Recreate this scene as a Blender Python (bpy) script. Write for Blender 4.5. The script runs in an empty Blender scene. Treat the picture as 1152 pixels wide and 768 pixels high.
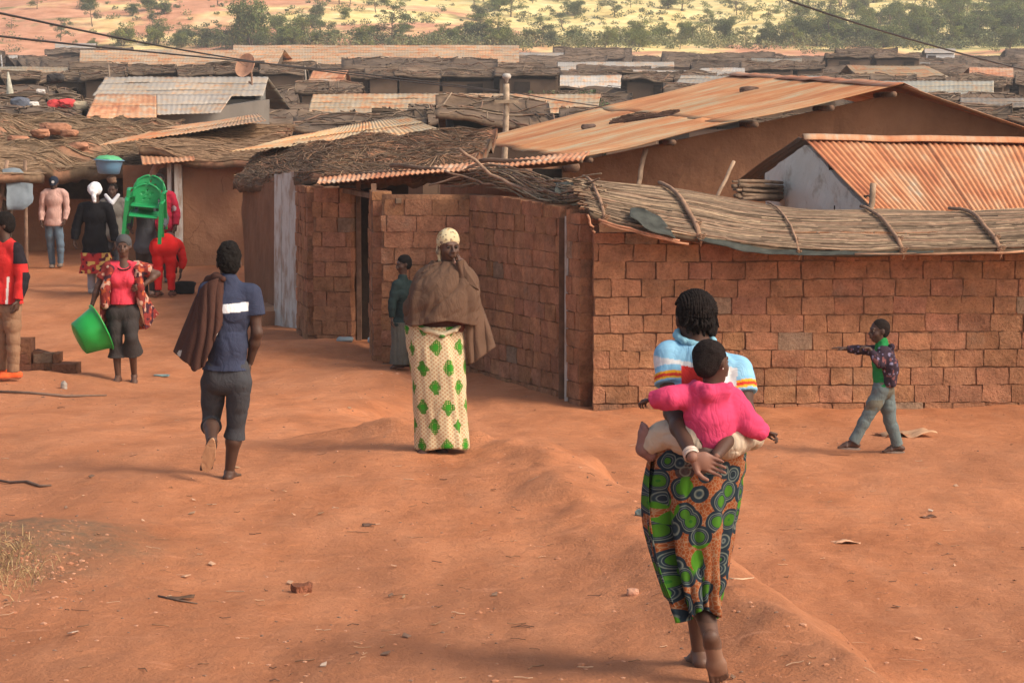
import bpy, bmesh, math, random, time
import numpy as np
from mathutils import Vector, Matrix
random.seed(7); RNG = np.random.default_rng(7)
scene = bpy.context.scene
COL = scene.collection
R = math.radians
# ------------------------------------------------------------------ camera
CAMZ, FPX = 2.35, 2600.0
TH = math.atan(234 / FPX)
cd = bpy.data.cameras.new('camera'); cam = bpy.data.objects.new('camera', cd); COL.objects.link(cam)
cam.location = (0, 0, CAMZ); cam.rotation_euler = (math.pi / 2 - TH, 0, 0)
cd.sensor_width = 36; cd.lens = FPX / 1152 * 36; cd.clip_start = 0.1; cd.clip_end = 5000
scene.camera = cam
CTH, STH = math.cos(TH), math.sin(TH)
def P(px, py, D):
    """point seen at pixel (px,py) of the 1152x768 photograph, at distance D along the street"""
    u = (px - 576) / FPX; v = -(py - 384) / FPX
    dy = CTH + v * STH; dz = -STH + v * CTH
    t = D / dy
    return np.array([u * t, D, CAMZ + dz * t])
# ------------------------------------------------------------------ noise
_prm = RNG.permutation(256).astype(np.int64); _tab = RNG.random(256)
def _h(i, j, k): return _tab[_prm[(_prm[(_prm[i & 255] + j) & 255] + k) & 255]]
def vnoise(p):
    p = np.asarray(p, float); i = np.floor(p).astype(np.int64); f = p - i; f = f * f * (3 - 2 * f)
    x, y, z = i[..., 0], i[..., 1], i[..., 2]; fx, fy, fz = f[..., 0], f[..., 1], f[..., 2]
    def l(a, b, t): return a + (b - a) * t
    return l(l(l(_h(x, y, z), _h(x+1, y, z), fx), l(_h(x, y+1, z), _h(x+1, y+1, z), fx), fy),
             l(l(_h(x, y, z+1), _h(x+1, y, z+1), fx), l(_h(x, y+1, z+1), _h(x+1, y+1, z+1), fx), fy), fz) * 2 - 1
def fbm(p, o=3):
    p = np.asarray(p, float); s = 0; a = 1.0
    for k in range(o): s = s + a * vnoise(p * 2 ** k + 17.3 * k); a *= .5
    return s
def sst(t): t = np.clip(t, 0, 1); return t * t * (3 - 2 * t)
# ------------------------------------------------------------------ terrain
_yk = [-80, 0, 14, 17.4, 19, 25, 33, 42, 60, 100, 150, 200, 260, 320, 450, 700, 1100]
_zk = [0, 0, 0, 0, -.12, -.38, -.33, -.1, .3, 1.9, 4.2, 6.6, 9.2, 14.5, 32, 68, 95]
def ground_z(x, y):
    x = np.asarray(x, float); y = np.asarray(y, float)
    d = .25 + .06 * np.abs(y); b = 0
    for q in (-1, -.5, 0, .5, 1): b = b + np.interp(y + q * d * np.where(y < 30, .25, 1), _yk, _zk)
    b = b / 5
    xb = np.interp(y, [5, 9.9, 11.5, 13.7, 15.5, 17.2, 18.2, 21], [1.75, 1.50, 1.25, .86, .42, .2, -1.0, -1.6])
    n1 = fbm(np.stack([x * 1.1, y * .6, 0 * x], -1), 3); n2 = fbm(np.stack([x * 3.1, y * 1.6, 0 * x + 5], -1), 3)
    s = sst((x - xb + .22 * n1 + .13 * n2) / .75 - .08)
    tr = np.interp(y, [0, 24, 33, 42, 1200], [-.5, -.5, -.33, -.1, -.1])
    near = y < 42
    z = np.where(near, b + (tr - b) * s, b)
    e = np.exp(-((x - xb + .2) / .38) ** 2) * (y < 18.2) * sst((y - 7) / 3)
    z = z + .10 * e * (1 + .5 * n2)
    z = z + .16 * np.exp(-((x + 2.75) / .7) ** 2 - ((y - 12.9) / .7) ** 2)
    z = z + .14 * np.exp(-((x + 1.6) / .8) ** 2 - ((y - 25.3) / .7) ** 2) + .12 * np.exp(-((x + 2.6) / .9) ** 2 - ((y - 29) / .9) ** 2)
    z = z + .16 * np.exp(-((x + 5.3) / .9) ** 2 - ((y - 24.3) / 1.6) ** 2)
    w = np.clip((y + 2) / 6, 0, 1)
    z = z + w * (.028 * n1 + .012 * n2 * (.4 + s * (1 - s) * 10))
    n3 = fbm(np.stack([x * 5.5, y * 3.5, 0 * x + 11], -1), 2); z = z + np.where(y < 30, w * (.010 * n3 + .05 * np.minimum(np.abs(n2), .25) * s * (1 - s) * 4 * (y < 19)), 0)
    far = sst((y - 70) / 120)
    z = z + far * (.7 * fbm(np.stack([x / 22, y / 22, 0 * x + 9], -1), 3)) + sst((y - 260) / 100) * 3.0 * fbm(np.stack([x / 70, y / 60, 0 * x + 2], -1), 3)
    return z
def gz(x, y): return float(ground_z(np.array([x]), np.array([y]))[0])
_ts = np.concatenate([np.linspace(6, 60, 330), np.linspace(60, 900, 500)[1:]])
def hit(px, py):
    a = P(px, py, 1.0); dx, dz = a[0], a[2] - CAMZ
    zz = CAMZ + dz * _ts - ground_z(dx * _ts, _ts)
    k = np.argmax(zz < 0)
    if zz[k] >= 0: return None
    y0, y1, a0, a1 = _ts[k-1], _ts[k], zz[k-1], zz[k]
    y = y0 + (y1 - y0) * a0 / (a0 - a1)
    return np.array([dx * y, y, gz(dx * y, y)])
# ------------------------------------------------------------------ objects
def link(o): COL.objects.link(o); return o
def tag(o, label=None, cat=None, group=None, kind=None):
    if label: o['label'] = label
    if cat: o['category'] = cat
    if group: o['group'] = group
    if kind: o['kind'] = kind
    return o
def empty(name, loc, label, cat, group=None):
    o = bpy.data.objects.new(name, None); link(o); o.location = Vector(loc); o.empty_display_size = .2
    return tag(o, label, cat, group)
def mesh(name, V, F, mat=None, parent=None, smooth=True, col=None, uv=None, world=False):
    """F: (M,k) array or a list of arrays"""
    V = np.asarray(V, np.float32)
    Fs = F if isinstance(F, list) else [F]
    Fs = [np.asarray(f, np.int32) for f in Fs if len(f)]
    me = bpy.data.meshes.new(name)
    nl = sum(f.size for f in Fs); nf = sum(len(f) for f in Fs)
    me.vertices.add(len(V)); me.vertices.foreach_set('co', V.ravel())
    me.loops.add(nl); lv = np.concatenate([f.ravel() for f in Fs]); me.loops.foreach_set('vertex_index', lv)
    me.polygons.add(nf); sizes = np.concatenate([np.full(len(f), f.shape[1], np.int32) for f in Fs])
    me.polygons.foreach_set('loop_start', np.concatenate([[0], np.cumsum(sizes)[:-1]]).astype(np.int32))
    me.polygons.foreach_set('use_smooth', np.full(nf, smooth))
    if uv is not None:
        l = me.uv_layers.new(name='UVMap'); uv = np.asarray(uv, np.float32)
        l.data.foreach_set('uv', (uv if len(uv) == nl and len(uv) != len(V) else uv[lv]).ravel())
    if col is not None:
        c = np.ones((len(V), 4), np.float32); c[:, :3] = col
        a = me.color_attributes.new('Col', 'FLOAT_COLOR', 'POINT'); a.data.foreach_set('color', c.ravel())
    me.update(calc_edges=True); me.validate()
    if mat: me.materials.append(mat)
    o = bpy.data.objects.new(name, me); link(o)
    if parent is not None:
        o.parent = parent
        if world: o.location = -Vector(parent.location)
    return o
class MB:
    """collects pieces of one mesh"""
    def __init__(s): s.V = []; s.F = {}; s.C = []; s.U = []; s.n = 0
    def add(s, V, F, c=None, uv=None):
        V = np.asarray(V, float).reshape(-1, 3)
        for f in (F if isinstance(F, list) else [F]):
            f = np.atleast_2d(np.asarray(f)) if len(f) else f
            if len(f): s.F.setdefault(f.shape[1], []).append(f + s.n)
        s.V.append(V); s.n += len(V)
        s.C.append(np.ones((len(V), 3)) * (np.asarray(c) if c is not None else 1.0))
        s.U.append(np.zeros((len(V), 2)) if uv is None else uv)
    def box(s, c, size, rot=None, col=None, taper=None):
        q = np.array([[i, j, k] for i in (-.5, .5) for j in (-.5, .5) for k in (-.5, .5)]) * np.asarray(size)
        if taper: q[q[:, 2] > 0, :2] *= taper
        if rot is not None: q = q @ np.array(rot).T
        s.add(q + np.asarray(c), [[0, 1, 3, 2], [4, 6, 7, 5], [0, 4, 5, 1], [2, 3, 7, 6], [0, 2, 6, 4], [1, 5, 7, 3]], col)
    def beam(s, a, b, w, t, up=(0, 0, 1), col=None):
        a = np.asarray(a, float); b = np.asarray(b, float); d = b - a; L = np.linalg.norm(d); d /= L
        x = np.cross(d, up); x /= np.linalg.norm(x) + 1e-9; z = np.cross(x, d)
        s.box((a + b) / 2, (w, L, t), np.stack([x, d, z], 1), col)
    def tube(s, pts, r, sides=6, col=None, caps=True):
        pts = np.asarray(pts, float); n = len(pts); r = np.ones(n) * r
        T = np.gradient(pts, axis=0); T /= np.linalg.norm(T, axis=1)[:, None] + 1e-9
        ref = np.array([0, 0, 1.]) if abs(T[0, 2]) < .9 else np.array([1., 0, 0])
        X = np.cross(T, ref); X /= np.linalg.norm(X, axis=1)[:, None] + 1e-9; Y = np.cross(T, X)
        a = np.arange(sides) * 2 * math.pi / sides
        V = pts[:, None] + r[:, None, None] * (np.cos(a)[None, :, None] * X[:, None] + np.sin(a)[None, :, None] * Y[:, None])
        i = np.arange(n - 1)[:, None] * sides; j = np.arange(sides)[None]; j2 = (j + 1) % sides
        F = np.stack([i + j, i + j2, i + sides + j2, i + sides + j], -1).reshape(-1, 4)
        Fs = [F]
        if caps: Fs += [np.arange(sides)[None, ::-1], np.arange(sides)[None] + (n - 1) * sides]
        s.add(V.reshape(-1, 3), Fs, col)
    def build(s, name, mat, parent=None, smooth=False, world=False, noise=0, nscale=5):
        V = np.concatenate(s.V)
        if noise: V = V + noise * np.stack([fbm(V * nscale + o, 2) for o in (0, 31, 67)], -1)
        return mesh(name, V, [np.concatenate(f) for f in s.F.values()], mat, parent, smooth, np.concatenate(s.C), np.concatenate(s.U), world)
def grid(nu, nv):
    i = np.arange(nu - 1)[:, None] * nv; j = np.arange(nv - 1)[None]
    return np.stack([i + j, i + nv + j, i + nv + j + 1, i + j + 1], -1).reshape(-1, 4)
def lathe(prof, n=32, ax=None):
    prof = np.asarray(prof, float); a = np.arange(n) * 2 * math.pi / n; m = len(prof)
    V = np.stack([prof[:, 0][:, None] * np.cos(a), prof[:, 0][:, None] * np.sin(a), prof[:, 1][:, None] + 0 * a], -1).reshape(-1, 3)
    i = np.arange(m - 1)[:, None] * n; j = np.arange(n)[None]; j2 = (j + 1) % n
    return V, np.stack([i + j, i + j2, i + n + j2, i + n + j], -1).reshape(-1, 4)
def copy_tree(o, parent=None):
    c = o.copy(); COL.objects.link(c)
    if parent is not None: c.parent = parent
    for ch in list(o.children): copy_tree(ch, c)
    return c
# ------------------------------------------------------------------ materials
class N:
    def __init__(s, name, rough=.9, spec=.2):
        s.m = bpy.data.materials.new(name); s.m.use_nodes = True; s.t = s.m.node_tree; s.n = s.t.nodes
        s.b = s.n['Principled BSDF']; s.b.inputs['Roughness'].default_value = rough; s.b.inputs['Specular IOR Level'].default_value = spec
    def nd(s, typ, ins=None, **kw):
        x = s.n.new(typ)
        for k, v in kw.items(): setattr(x, k, v)
        for k, v in (ins or {}).items():
            if isinstance(v, bpy.types.NodeSocket): s.t.links.new(v, x.inputs[k])
            else:
                if isinstance(v, (tuple, list)) and len(v) == 3 and x.inputs[k].type == 'RGBA': v = (*v, 1)
                x.inputs[k].default_value = v
        return x
    def coord(s, kind='Object', scale=(1, 1, 1), rot=(0, 0, 0), loc=(0, 0, 0)):
        c = s.nd('ShaderNodeTexCoord')
        return s.nd('ShaderNodeMapping', {'Vector': c.outputs[kind], 'Scale': scale, 'Rotation': rot, 'Location': loc}).outputs[0]
    def noise(s, v, sc, det=4, rough=.55, dist=0):
        return s.nd('ShaderNodeTexNoise', {'Vector': v, 'Scale': sc, 'Detail': det, 'Roughness': rough, 'Distortion': dist}).outputs['Fac']
    def ramp(s, f, pts, interp='LINEAR'):
        x = s.nd('ShaderNodeValToRGB', {'Fac': f}); r = x.color_ramp; r.interpolation = interp
        while len(r.elements) < len(pts): r.elements.new(.5)
        for e, (p, c) in zip(r.elements, pts):
            e.position = p; e.color = (*c, 1) if not isinstance(c, (int, float)) else (c, c, c, 1)
        return x.outputs['Color']
    def mix(s, f, a, b, mode='MIX'):
        x = s.n.new('ShaderNodeMix'); x.data_type = 'RGBA'; x.blend_type = mode
        for k, v in ((0, f), (6, a), (7, b)):
            if isinstance(v, bpy.types.NodeSocket): s.t.links.new(v, x.inputs[k])
            else: x.inputs[k].default_value = (*v, 1) if isinstance(v, (tuple, list)) else v
        return x.outputs[2]
    def math(s, op, a, b=0, c=0):
        x = s.n.new('ShaderNodeMath'); x.operation = op
        for k, v in ((0, a), (1, b), (2, c)):
            if isinstance(v, bpy.types.NodeSocket): s.t.links.new(v, x.inputs[k])
            else: x.inputs[k].default_value = v
        return x.outputs[0]
    def attr(s): return s.nd('ShaderNodeVertexColor', layer_name='Col').outputs['Color']
    def color(s, c):
        if isinstance(c, bpy.types.NodeSocket): s.t.links.new(c, s.b.inputs['Base Color'])
        else: s.b.inputs['Base Color'].default_value = (*c, 1)
        return s
    def bump(s, h, strength=.5, dist=.01):
        b = s.nd('ShaderNodeBump', {'Height': h, 'Strength': strength, 'Distance': dist})
        s.t.links.new(b.outputs[0], s.b.inputs['Normal']); return s
def attr_mat(name, base=(1, 1, 1), rough=.9, var=.25, nsc=6, bump=.3, bsc=60, bd=.004, spec=.15, space='Object'):
    """vertex colour (the true colour of the surface) times base, with mottling"""
    k = N(name, rough, spec); v = k.coord(space)
    f = k.ramp(k.noise(v, nsc, 5), [(.3, 1 - var), (.7, 1 + var)])
    k.color(k.mix(1.0, k.mix(1.0, k.attr(), base, 'MULTIPLY'), f, 'MULTIPLY'))
    if bump: k.bump(k.noise(v, bsc, 4), bump, bd)
    return k.m
def flat_mat(name, base, **kw):
    k = N(name, kw.get('rough', .9), kw.get('spec', .15)); v = k.coord('Object')
    var = kw.get('var', .2); f = k.ramp(k.noise(v, kw.get('nsc', 6), 5), [(.3, 1 - var), (.7, 1 + var)])
    k.color(k.mix(1.0, base, f, 'MULTIPLY'))
    if kw.get('bump', .3): k.bump(k.noise(v, kw.get('bsc', 60), 4), kw.get('bump', .3), kw.get('bd', .004))
    return k.m
M = {}
# ------------------------------------------------------------------ ground sheet
def make_ground():
    ys = np.concatenate([np.linspace(-60, 5, 24)[:-1], np.linspace(5, 9, 40)[:-1], np.linspace(9, 30, 420)[:-1], np.geomspace(30, 1100, 360)])
    u = np.linspace(-1, 1, 420); u = np.sign(u) * (np.abs(u) * .55 + .45 * np.abs(u) ** 3)
    hw = 7.5 + .62 * np.clip(ys, 0, None) + np.clip(-ys, 0, None) + np.clip(ys - 60, 0, None) * .4
    X = u[:, None] * hw[None]; Y = ys[None] + 0 * X
    V = np.stack([X, Y, ground_z(X, Y)], -1).reshape(-1, 3)
    k = N('red_earth', .95, .1); c = k.coord('Object')
    st = k.coord('Object', scale=(1, .45, 1))
    big = k.noise(st, .35, 4); mid = k.noise(st, 1.6, 6, .6); fine = k.noise(c, 22, 6, .65)
    col = k.ramp(mid, [(.32, (.36, .13, .055)), (.5, (.49, .188, .084)), (.68, (.58, .24, .115))])
    col = k.mix(k.ramp(big, [(.42, 0), (.62, .55)]), col, (.36, .15, .075))
    g = k.nd('ShaderNodeSeparateXYZ', {'Vector': c})
    near = k.nd('ShaderNodeMapRange', {'Value': g.outputs[1], 'From Min': 9.5, 'From Max': 17.5, 'To Min': .75, 'To Max': 0}).outputs[0]
    col = k.mix(k.math('MULTIPLY', near, k.ramp(k.noise(st, .9, 5), [(.3, .35), (.62, 1)])), col, (.27, .115, .06))
    tr = k.noise(k.coord('Object', scale=(1, .25, 1)), 5, 5, .6)   # trodden, dusty patches
    col = k.mix(k.ramp(tr, [(.5, 0), (.75, .5)]), col, (.42, .19, .10))
    col = k.mix(k.ramp(fine, [(.2, .5), (.42, 0)]), col, (.18, .08, .045))
    col = k.mix(k.ramp(fine, [(.62, 0), (.8, .45)]), col, (.56, .27, .15))
    dm = k.nd('ShaderNodeVectorMath', {0: c, 1: (-2.9, 12.7, .1)}, operation='DISTANCE').outputs['Value']     # old rubbish heap of ash and straw
    col = k.mix(k.math('MULTIPLY', k.ramp(k.math('ADD', k.math('MULTIPLY', dm, .5), k.math('MULTIPLY', k.noise(c, 2.5, 5, .6), .6)), [(.55, 1), (.9, 0)]), k.ramp(k.noise(c, 14, 5, .7), [(.35, 1), (.65, .45)])), col, (.16, .105, .065))
    sk_ = k.noise(k.coord('Object', scale=(.5, 1.6, 1)), 6, 6, .7)
    col = k.mix(k.ramp(sk_, [(.52, 0), (.68, .5)]), col, (.30, .13, .066)); col = k.mix(k.ramp(sk_, [(.30, .45), (.42, 0)]), col, (.60, .27, .15))
    # village soil and hillside: bare red soil, straw grass, hill colours brightened for stronger sunlight there
    hs = k.coord('Object', scale=(1, 1, 1))
    hn = k.noise(hs, .035, 5, .6, .6); hn2 = k.noise(hs, .3, 5, .7)
    straw = k.ramp(hn2, [(.25, (.50, .33, .12)), (.45, (.86, .66, .26)), (.72, (.96, .86, .50))])
    soil = k.ramp(hn2, [(.3, (.48, .20, .10)), (.7, (.80, .42, .26))])
    lx = k.nd('ShaderNodeMapRange', {'Value': g.outputs[0], 'From Min': -75, 'From Max': 10, 'To Min': .17, 'To Max': -.12}).outputs[0]
    ly = k.nd('ShaderNodeMapRange', {'Value': g.outputs[1], 'From Min': 290, 'From Max': 400, 'To Min': .12, 'To Max': -.10}).outputs[0]
    hm = k.math('ADD', k.math('ADD', hn, lx), ly)
    hill = k.mix(k.ramp(hm, [(.5, 0), (.6, 1)]), straw, soil)
    grn = k.nd('ShaderNodeMapRange', {'Value': g.outputs[0], 'From Min': 40, 'From Max': 95, 'To Min': 0, 'To Max': .22}).outputs[0]
    hill = k.mix(k.ramp(k.math('ADD', k.noise(hs, .11, 5, .65), grn), [(.58, 0), (.68, .8)]), hill, (.13, .17, .055))
    vm = k.nd('ShaderNodeMapRange', {'Value': g.outputs[1], 'From Min': 55, 'From Max': 75}).outputs[0]
    hmk = k.nd('ShaderNodeMapRange', {'Value': k.math('ADD', g.outputs[1], k.math('MULTIPLY', hn, 40)), 'From Min': 280, 'From Max': 300}).outputs[0]
    vil = k.ramp(k.noise(hs, .4, 5), [(.35, (.17, .10, .065)), (.65, (.34, .18, .11))])
    col = k.mix(vm, col, vil); col = k.mix(hmk, col, hill)
    k.color(col)
    h = k.math('ADD', k.math('MULTIPLY', k.noise(c, 9, 8, .62), 1.0), k.math('MULTIPLY', k.noise(c, 60, 4, .6), .35))
    k.bump(h, .6, .05)
    tag(mesh('ground', V, grid(len(u), len(ys)), k.m), kind='structure')
make_ground()
# ------------------------------------------------------------------ loose bits on the ground
def scatter_litter():
    mb = MB(); rr = random.Random(3)
    for i in range(330):
        py = 440 + 328 * rr.random() ** .8; px = rr.uniform(-150, 1300)
        if 640 < px and py < 480: continue
        h = hit(px, py)
        if h is None or h[1] > 32: continue
        L = rr.uniform(.015, .09) * (1.6 if rr.random() < .12 else 1); a = rr.gauss(0, .7)
        d = np.array([math.cos(a), math.sin(a), 0]); pts = []
        for t in (-.5, -.15, .2, .5):
            q = h[:2] + d[:2] * L * t + np.array([rr.gauss(0, .006), rr.gauss(0, .006)])
            pts.append([q[0], q[1], gz(q[0], q[1]) + .004 + rr.random() * .008])
        cc = rr.choice([(.22, .12, .07), (.46, .27, .16), (.17, .09, .06), (.52, .33, .21), (.3, .16, .09)])
        mb.tube(pts, rr.uniform(.001, .003), 4, cc)
    for i in range(70):   # leaves and scraps
        py = 440 + 328 * rr.random(); px = rr.uniform(-150, 1300); h = hit(px, py)
        if h is None or h[1] > 30 or (640 < px and py < 480): continue
        s = rr.uniform(.008, .028); a = rr.random() * 6.3
        c, sn = math.cos(a) * s, math.sin(a) * s
        z = h[2] + .008
        cc = rr.choice([(.5, .30, .19), (.15, .09, .06), (.45, .34, .26), (.35, .22, .13), (.2, .12, .08)])
        V = [[h[0] - c, h[1] - sn, z], [h[0] + sn, h[1] - c, z + .01 * rr.random()], [h[0] + c, h[1] + sn, z + .012], [h[0] - sn * .7, h[1] + c * .8, z + .004]]
        V += [[x, y, q - .004] for x, y, q in V]
        mb.add(V, [[0, 1, 2, 3], [7, 6, 5, 4], [0, 4, 5, 1], [1, 5, 6, 2], [2, 6, 7, 3], [3, 7, 4, 0]], cc)
    o = mb.build('litter', attr_mat('litter', nsc=3)); tag(o, 'small twigs, straws and leaf scraps strewn over the red earth', 'litter', kind='stuff')
    # clods and pebbles
    mb = MB(); cube = np.array([[i, j, k] for i in (-1, 1) for j in (-1, 1) for k in (-1, 1)], float)
    ico = bpy.data.meshes.new('t')
    bm = bmesh.new(); bmesh.ops.create_icosphere(bm, subdivisions=1, radius=1); bm.verts.ensure_lookup_table()
    IV = np.array([v.co[:] for v in bm.verts]); IF = np.array([[v.index for v in f.verts] for f in bm.faces]); bm.free()
    for i in range(1500):
        py = 415 + 353 * rr.random(); px = rr.uniform(-150, 1300)
        if i < 300: px, py = rr.gauss(40, 42), rr.gauss(640, 26)
        elif i < 430: px, py = rr.gauss(400, 55), rr.gauss(425, 16)
        elif i < 520: px, py = rr.gauss(45, 40), rr.gauss(445, 8)
        h = hit(px, py)
        if h is None or h[1] > 31: continue
        s = rr.uniform(.003, .013) * (1.8 if rr.random() < .06 else 1)
        V = IV * s * np.array([1, .8, .6]) * (1 + .35 * fbm(IV * 1.3 + i, 1))[:, None] + h
        cc = rr.choice([(.45, .2, .11), (.36, .16, .09), (.5, .26, .16), (.22, .13, .09)])
        mb.add(V, IF, cc)
    o = mb.build('gravel', attr_mat('gravel', nsc=20)); tag(o, 'clods and pebbles of red earth scattered on the road', 'pebbles', kind='stuff')
scatter_litter()
# ------------------------------------------------------------------ building materials
def brick_mat(name, space='Object'):
    k = N(name, .95, .1); c = k.coord('Object')
    f = k.mix(1.0, k.ramp(k.noise(c, 7, 6, .65), [(.3, .66), (.7, 1.25)]), k.ramp(k.noise(c, 38, 5, .7), [(.30, .62), (.45, .97), (.7, 1.15)]), 'MULTIPLY'); f2 = k.ramp(k.noise(c, 1.1, 4), [(.35, .78), (.65, 1.12)])
    col = k.mix(1.0, k.mix(1.0, k.attr(), f, 'MULTIPLY'), f2, 'MULTIPLY')
    z = k.nd('ShaderNodeSeparateXYZ', {'Vector': c}).outputs[2]     # rain splash of red earth low on the wall, grey wash in patches
    col = k.mix(k.ramp(k.noise(c, 2.3, 5, .6), [(.58, 0), (.72, .35)]), col, (.30, .22, .16))
    dk = k.noise(k.coord('Object', scale=(1, 1, .35)), 3.2, 5, .65)
    col = k.mix(k.ramp(dk, [(.58, 0), (.78, .35)]), col, (.13, .07, .045))
    k.color(col); k.bump(k.math('ADD', k.noise(c, 28, 7, .65), k.math('MULTIPLY', k.noise(c, 110, 3), .4)), .9, .03)
    return k.m
M['brick'] = brick_mat('adobe_brick')
def mud_mat(name, a, b):
    k = N(name, .95, .1); c = k.coord('Object')
    col = k.ramp(k.noise(c, 1.8, 7, .62), [(.3, a), (.7, b)])
    col = k.mix(k.ramp(k.noise(k.coord('Object', scale=(1, 1, .22)), 3.5, 5, .6), [(.55, 0), (.78, .5)]), col, tuple(x * .55 for x in a))
    v = k.nd('ShaderNodeTexVoronoi', {'Vector': k.mix(.35, c, k.nd('ShaderNodeTexNoise', {'Vector': c, 'Scale': 3.0}).outputs['Color'], 'ADD'), 'Scale': .8}, feature='DISTANCE_TO_EDGE').outputs['Distance']
    col = k.mix(k.math('MULTIPLY', k.ramp(v, [(.0, .5), (.008, 0)]), k.ramp(k.noise(c, .8, 3), [(.55, 0), (.6, 1)])), col, (.10, .05, .03))
    k.color(k.mix(1.0, col, k.attr(), 'MULTIPLY')); k.bump(k.noise(c, 14, 7, .6), .6, .03); return k.m
M['mud'] = mud_mat('mud_plaster', (.235, .115, .062), (.33, .165, .09))
M['mud_pale'] = mud_mat('pale_mud_plaster', (.34, .175, .10), (.42, .23, .14))
def tin_mat(name, rust=.5, tint=(1, 1, 1)):
    """corrugated sheet: UV in metres, u across the corrugation, v down the slope"""
    k = N(name, .75, .3); uv = k.coord('UV')
    st = k.coord('UV', scale=(1, .3, 1)); sh = k.nd('ShaderNodeTexBrick', {'Vector': uv, 'Color1': (0, 0, 0), 'Color2': (1, 1, 1), 'Mortar': (.5, .5, .5), 'Scale': 1, 'Mortar Size': 0.004, 'Brick Width': .76, 'Row Height': 2.4}, offset=.0)
    n = k.noise(st, 4.2, 6, .6); n2 = k.noise(uv, .7, 5, .6); n3 = k.noise(uv, 18, 4)
    f = k.math('ADD', k.math('MULTIPLY', n, .55), k.math('MULTIPLY', n2, .45))
    f = k.math('ADD', f, k.math('MULTIPLY', k.math('SUBTRACT', sh.outputs['Color'], .5), .09))
    f = k.math('ADD', f, (rust - .5) * .35)
    col = k.ramp(f, [(.34, (.40, .37, .33)), (.43, (.46, .36, .26)), (.50, (.50, .27, .15)), (.60, (.46, .185, .085)), (.70, (.33, .115, .055))])
    col = k.mix(k.ramp(n3, [(.6, 0), (.75, .5)]), col, (.22, .09, .05))
    k.color(k.mix(1.0, k.mix(1.0, col, k.attr(), 'MULTIPLY'), tint, 'MULTIPLY')); k.bump(n3, .15, .003); return k.m
M['tin_rust'] = tin_mat('rusty_tin', .62); M['tin_tan'] = tin_mat('tan_tin', .30, (1.0, .93, .82)); M['tin_grey'] = tin_mat('grey_tin', .12, (1, 1, 1))
M['wood'] = attr_mat('old_wood', var=.35, nsc=9); M['reed'] = attr_mat('reed', var=.25, nsc=14, bump=0); M['dark'] = flat_mat('soot_dark', (.03, .02, .016))
k = N('white_lime', .9, .1); c = k.coord('Object')
col = k.mix(k.ramp(k.noise(c, 3.2, 6, .7), [(.54, 0), (.68, .75)]), (.70, .66, .57), (.38, .29, .20))
col = k.mix(k.ramp(k.noise(k.coord('Object', scale=(1, 1, .3)), 7, 6, .7), [(.6, 0), (.7, .6)]), col, (.36, .37, .36)); k.color(col); k.bump(k.noise(c, 20, 5), .4, .015); M['lime'] = k.m
k = N('weathered_paint', .85, .2); c = k.coord('Object', scale=(1, 1, .3))
k.color(k.mix(k.ramp(k.noise(c, 9, 5, .6), [(.45, 0), (.62, .8)]), (.52, .50, .46), (.30, .20, .14))); M['paint_wood'] = k.m
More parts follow.
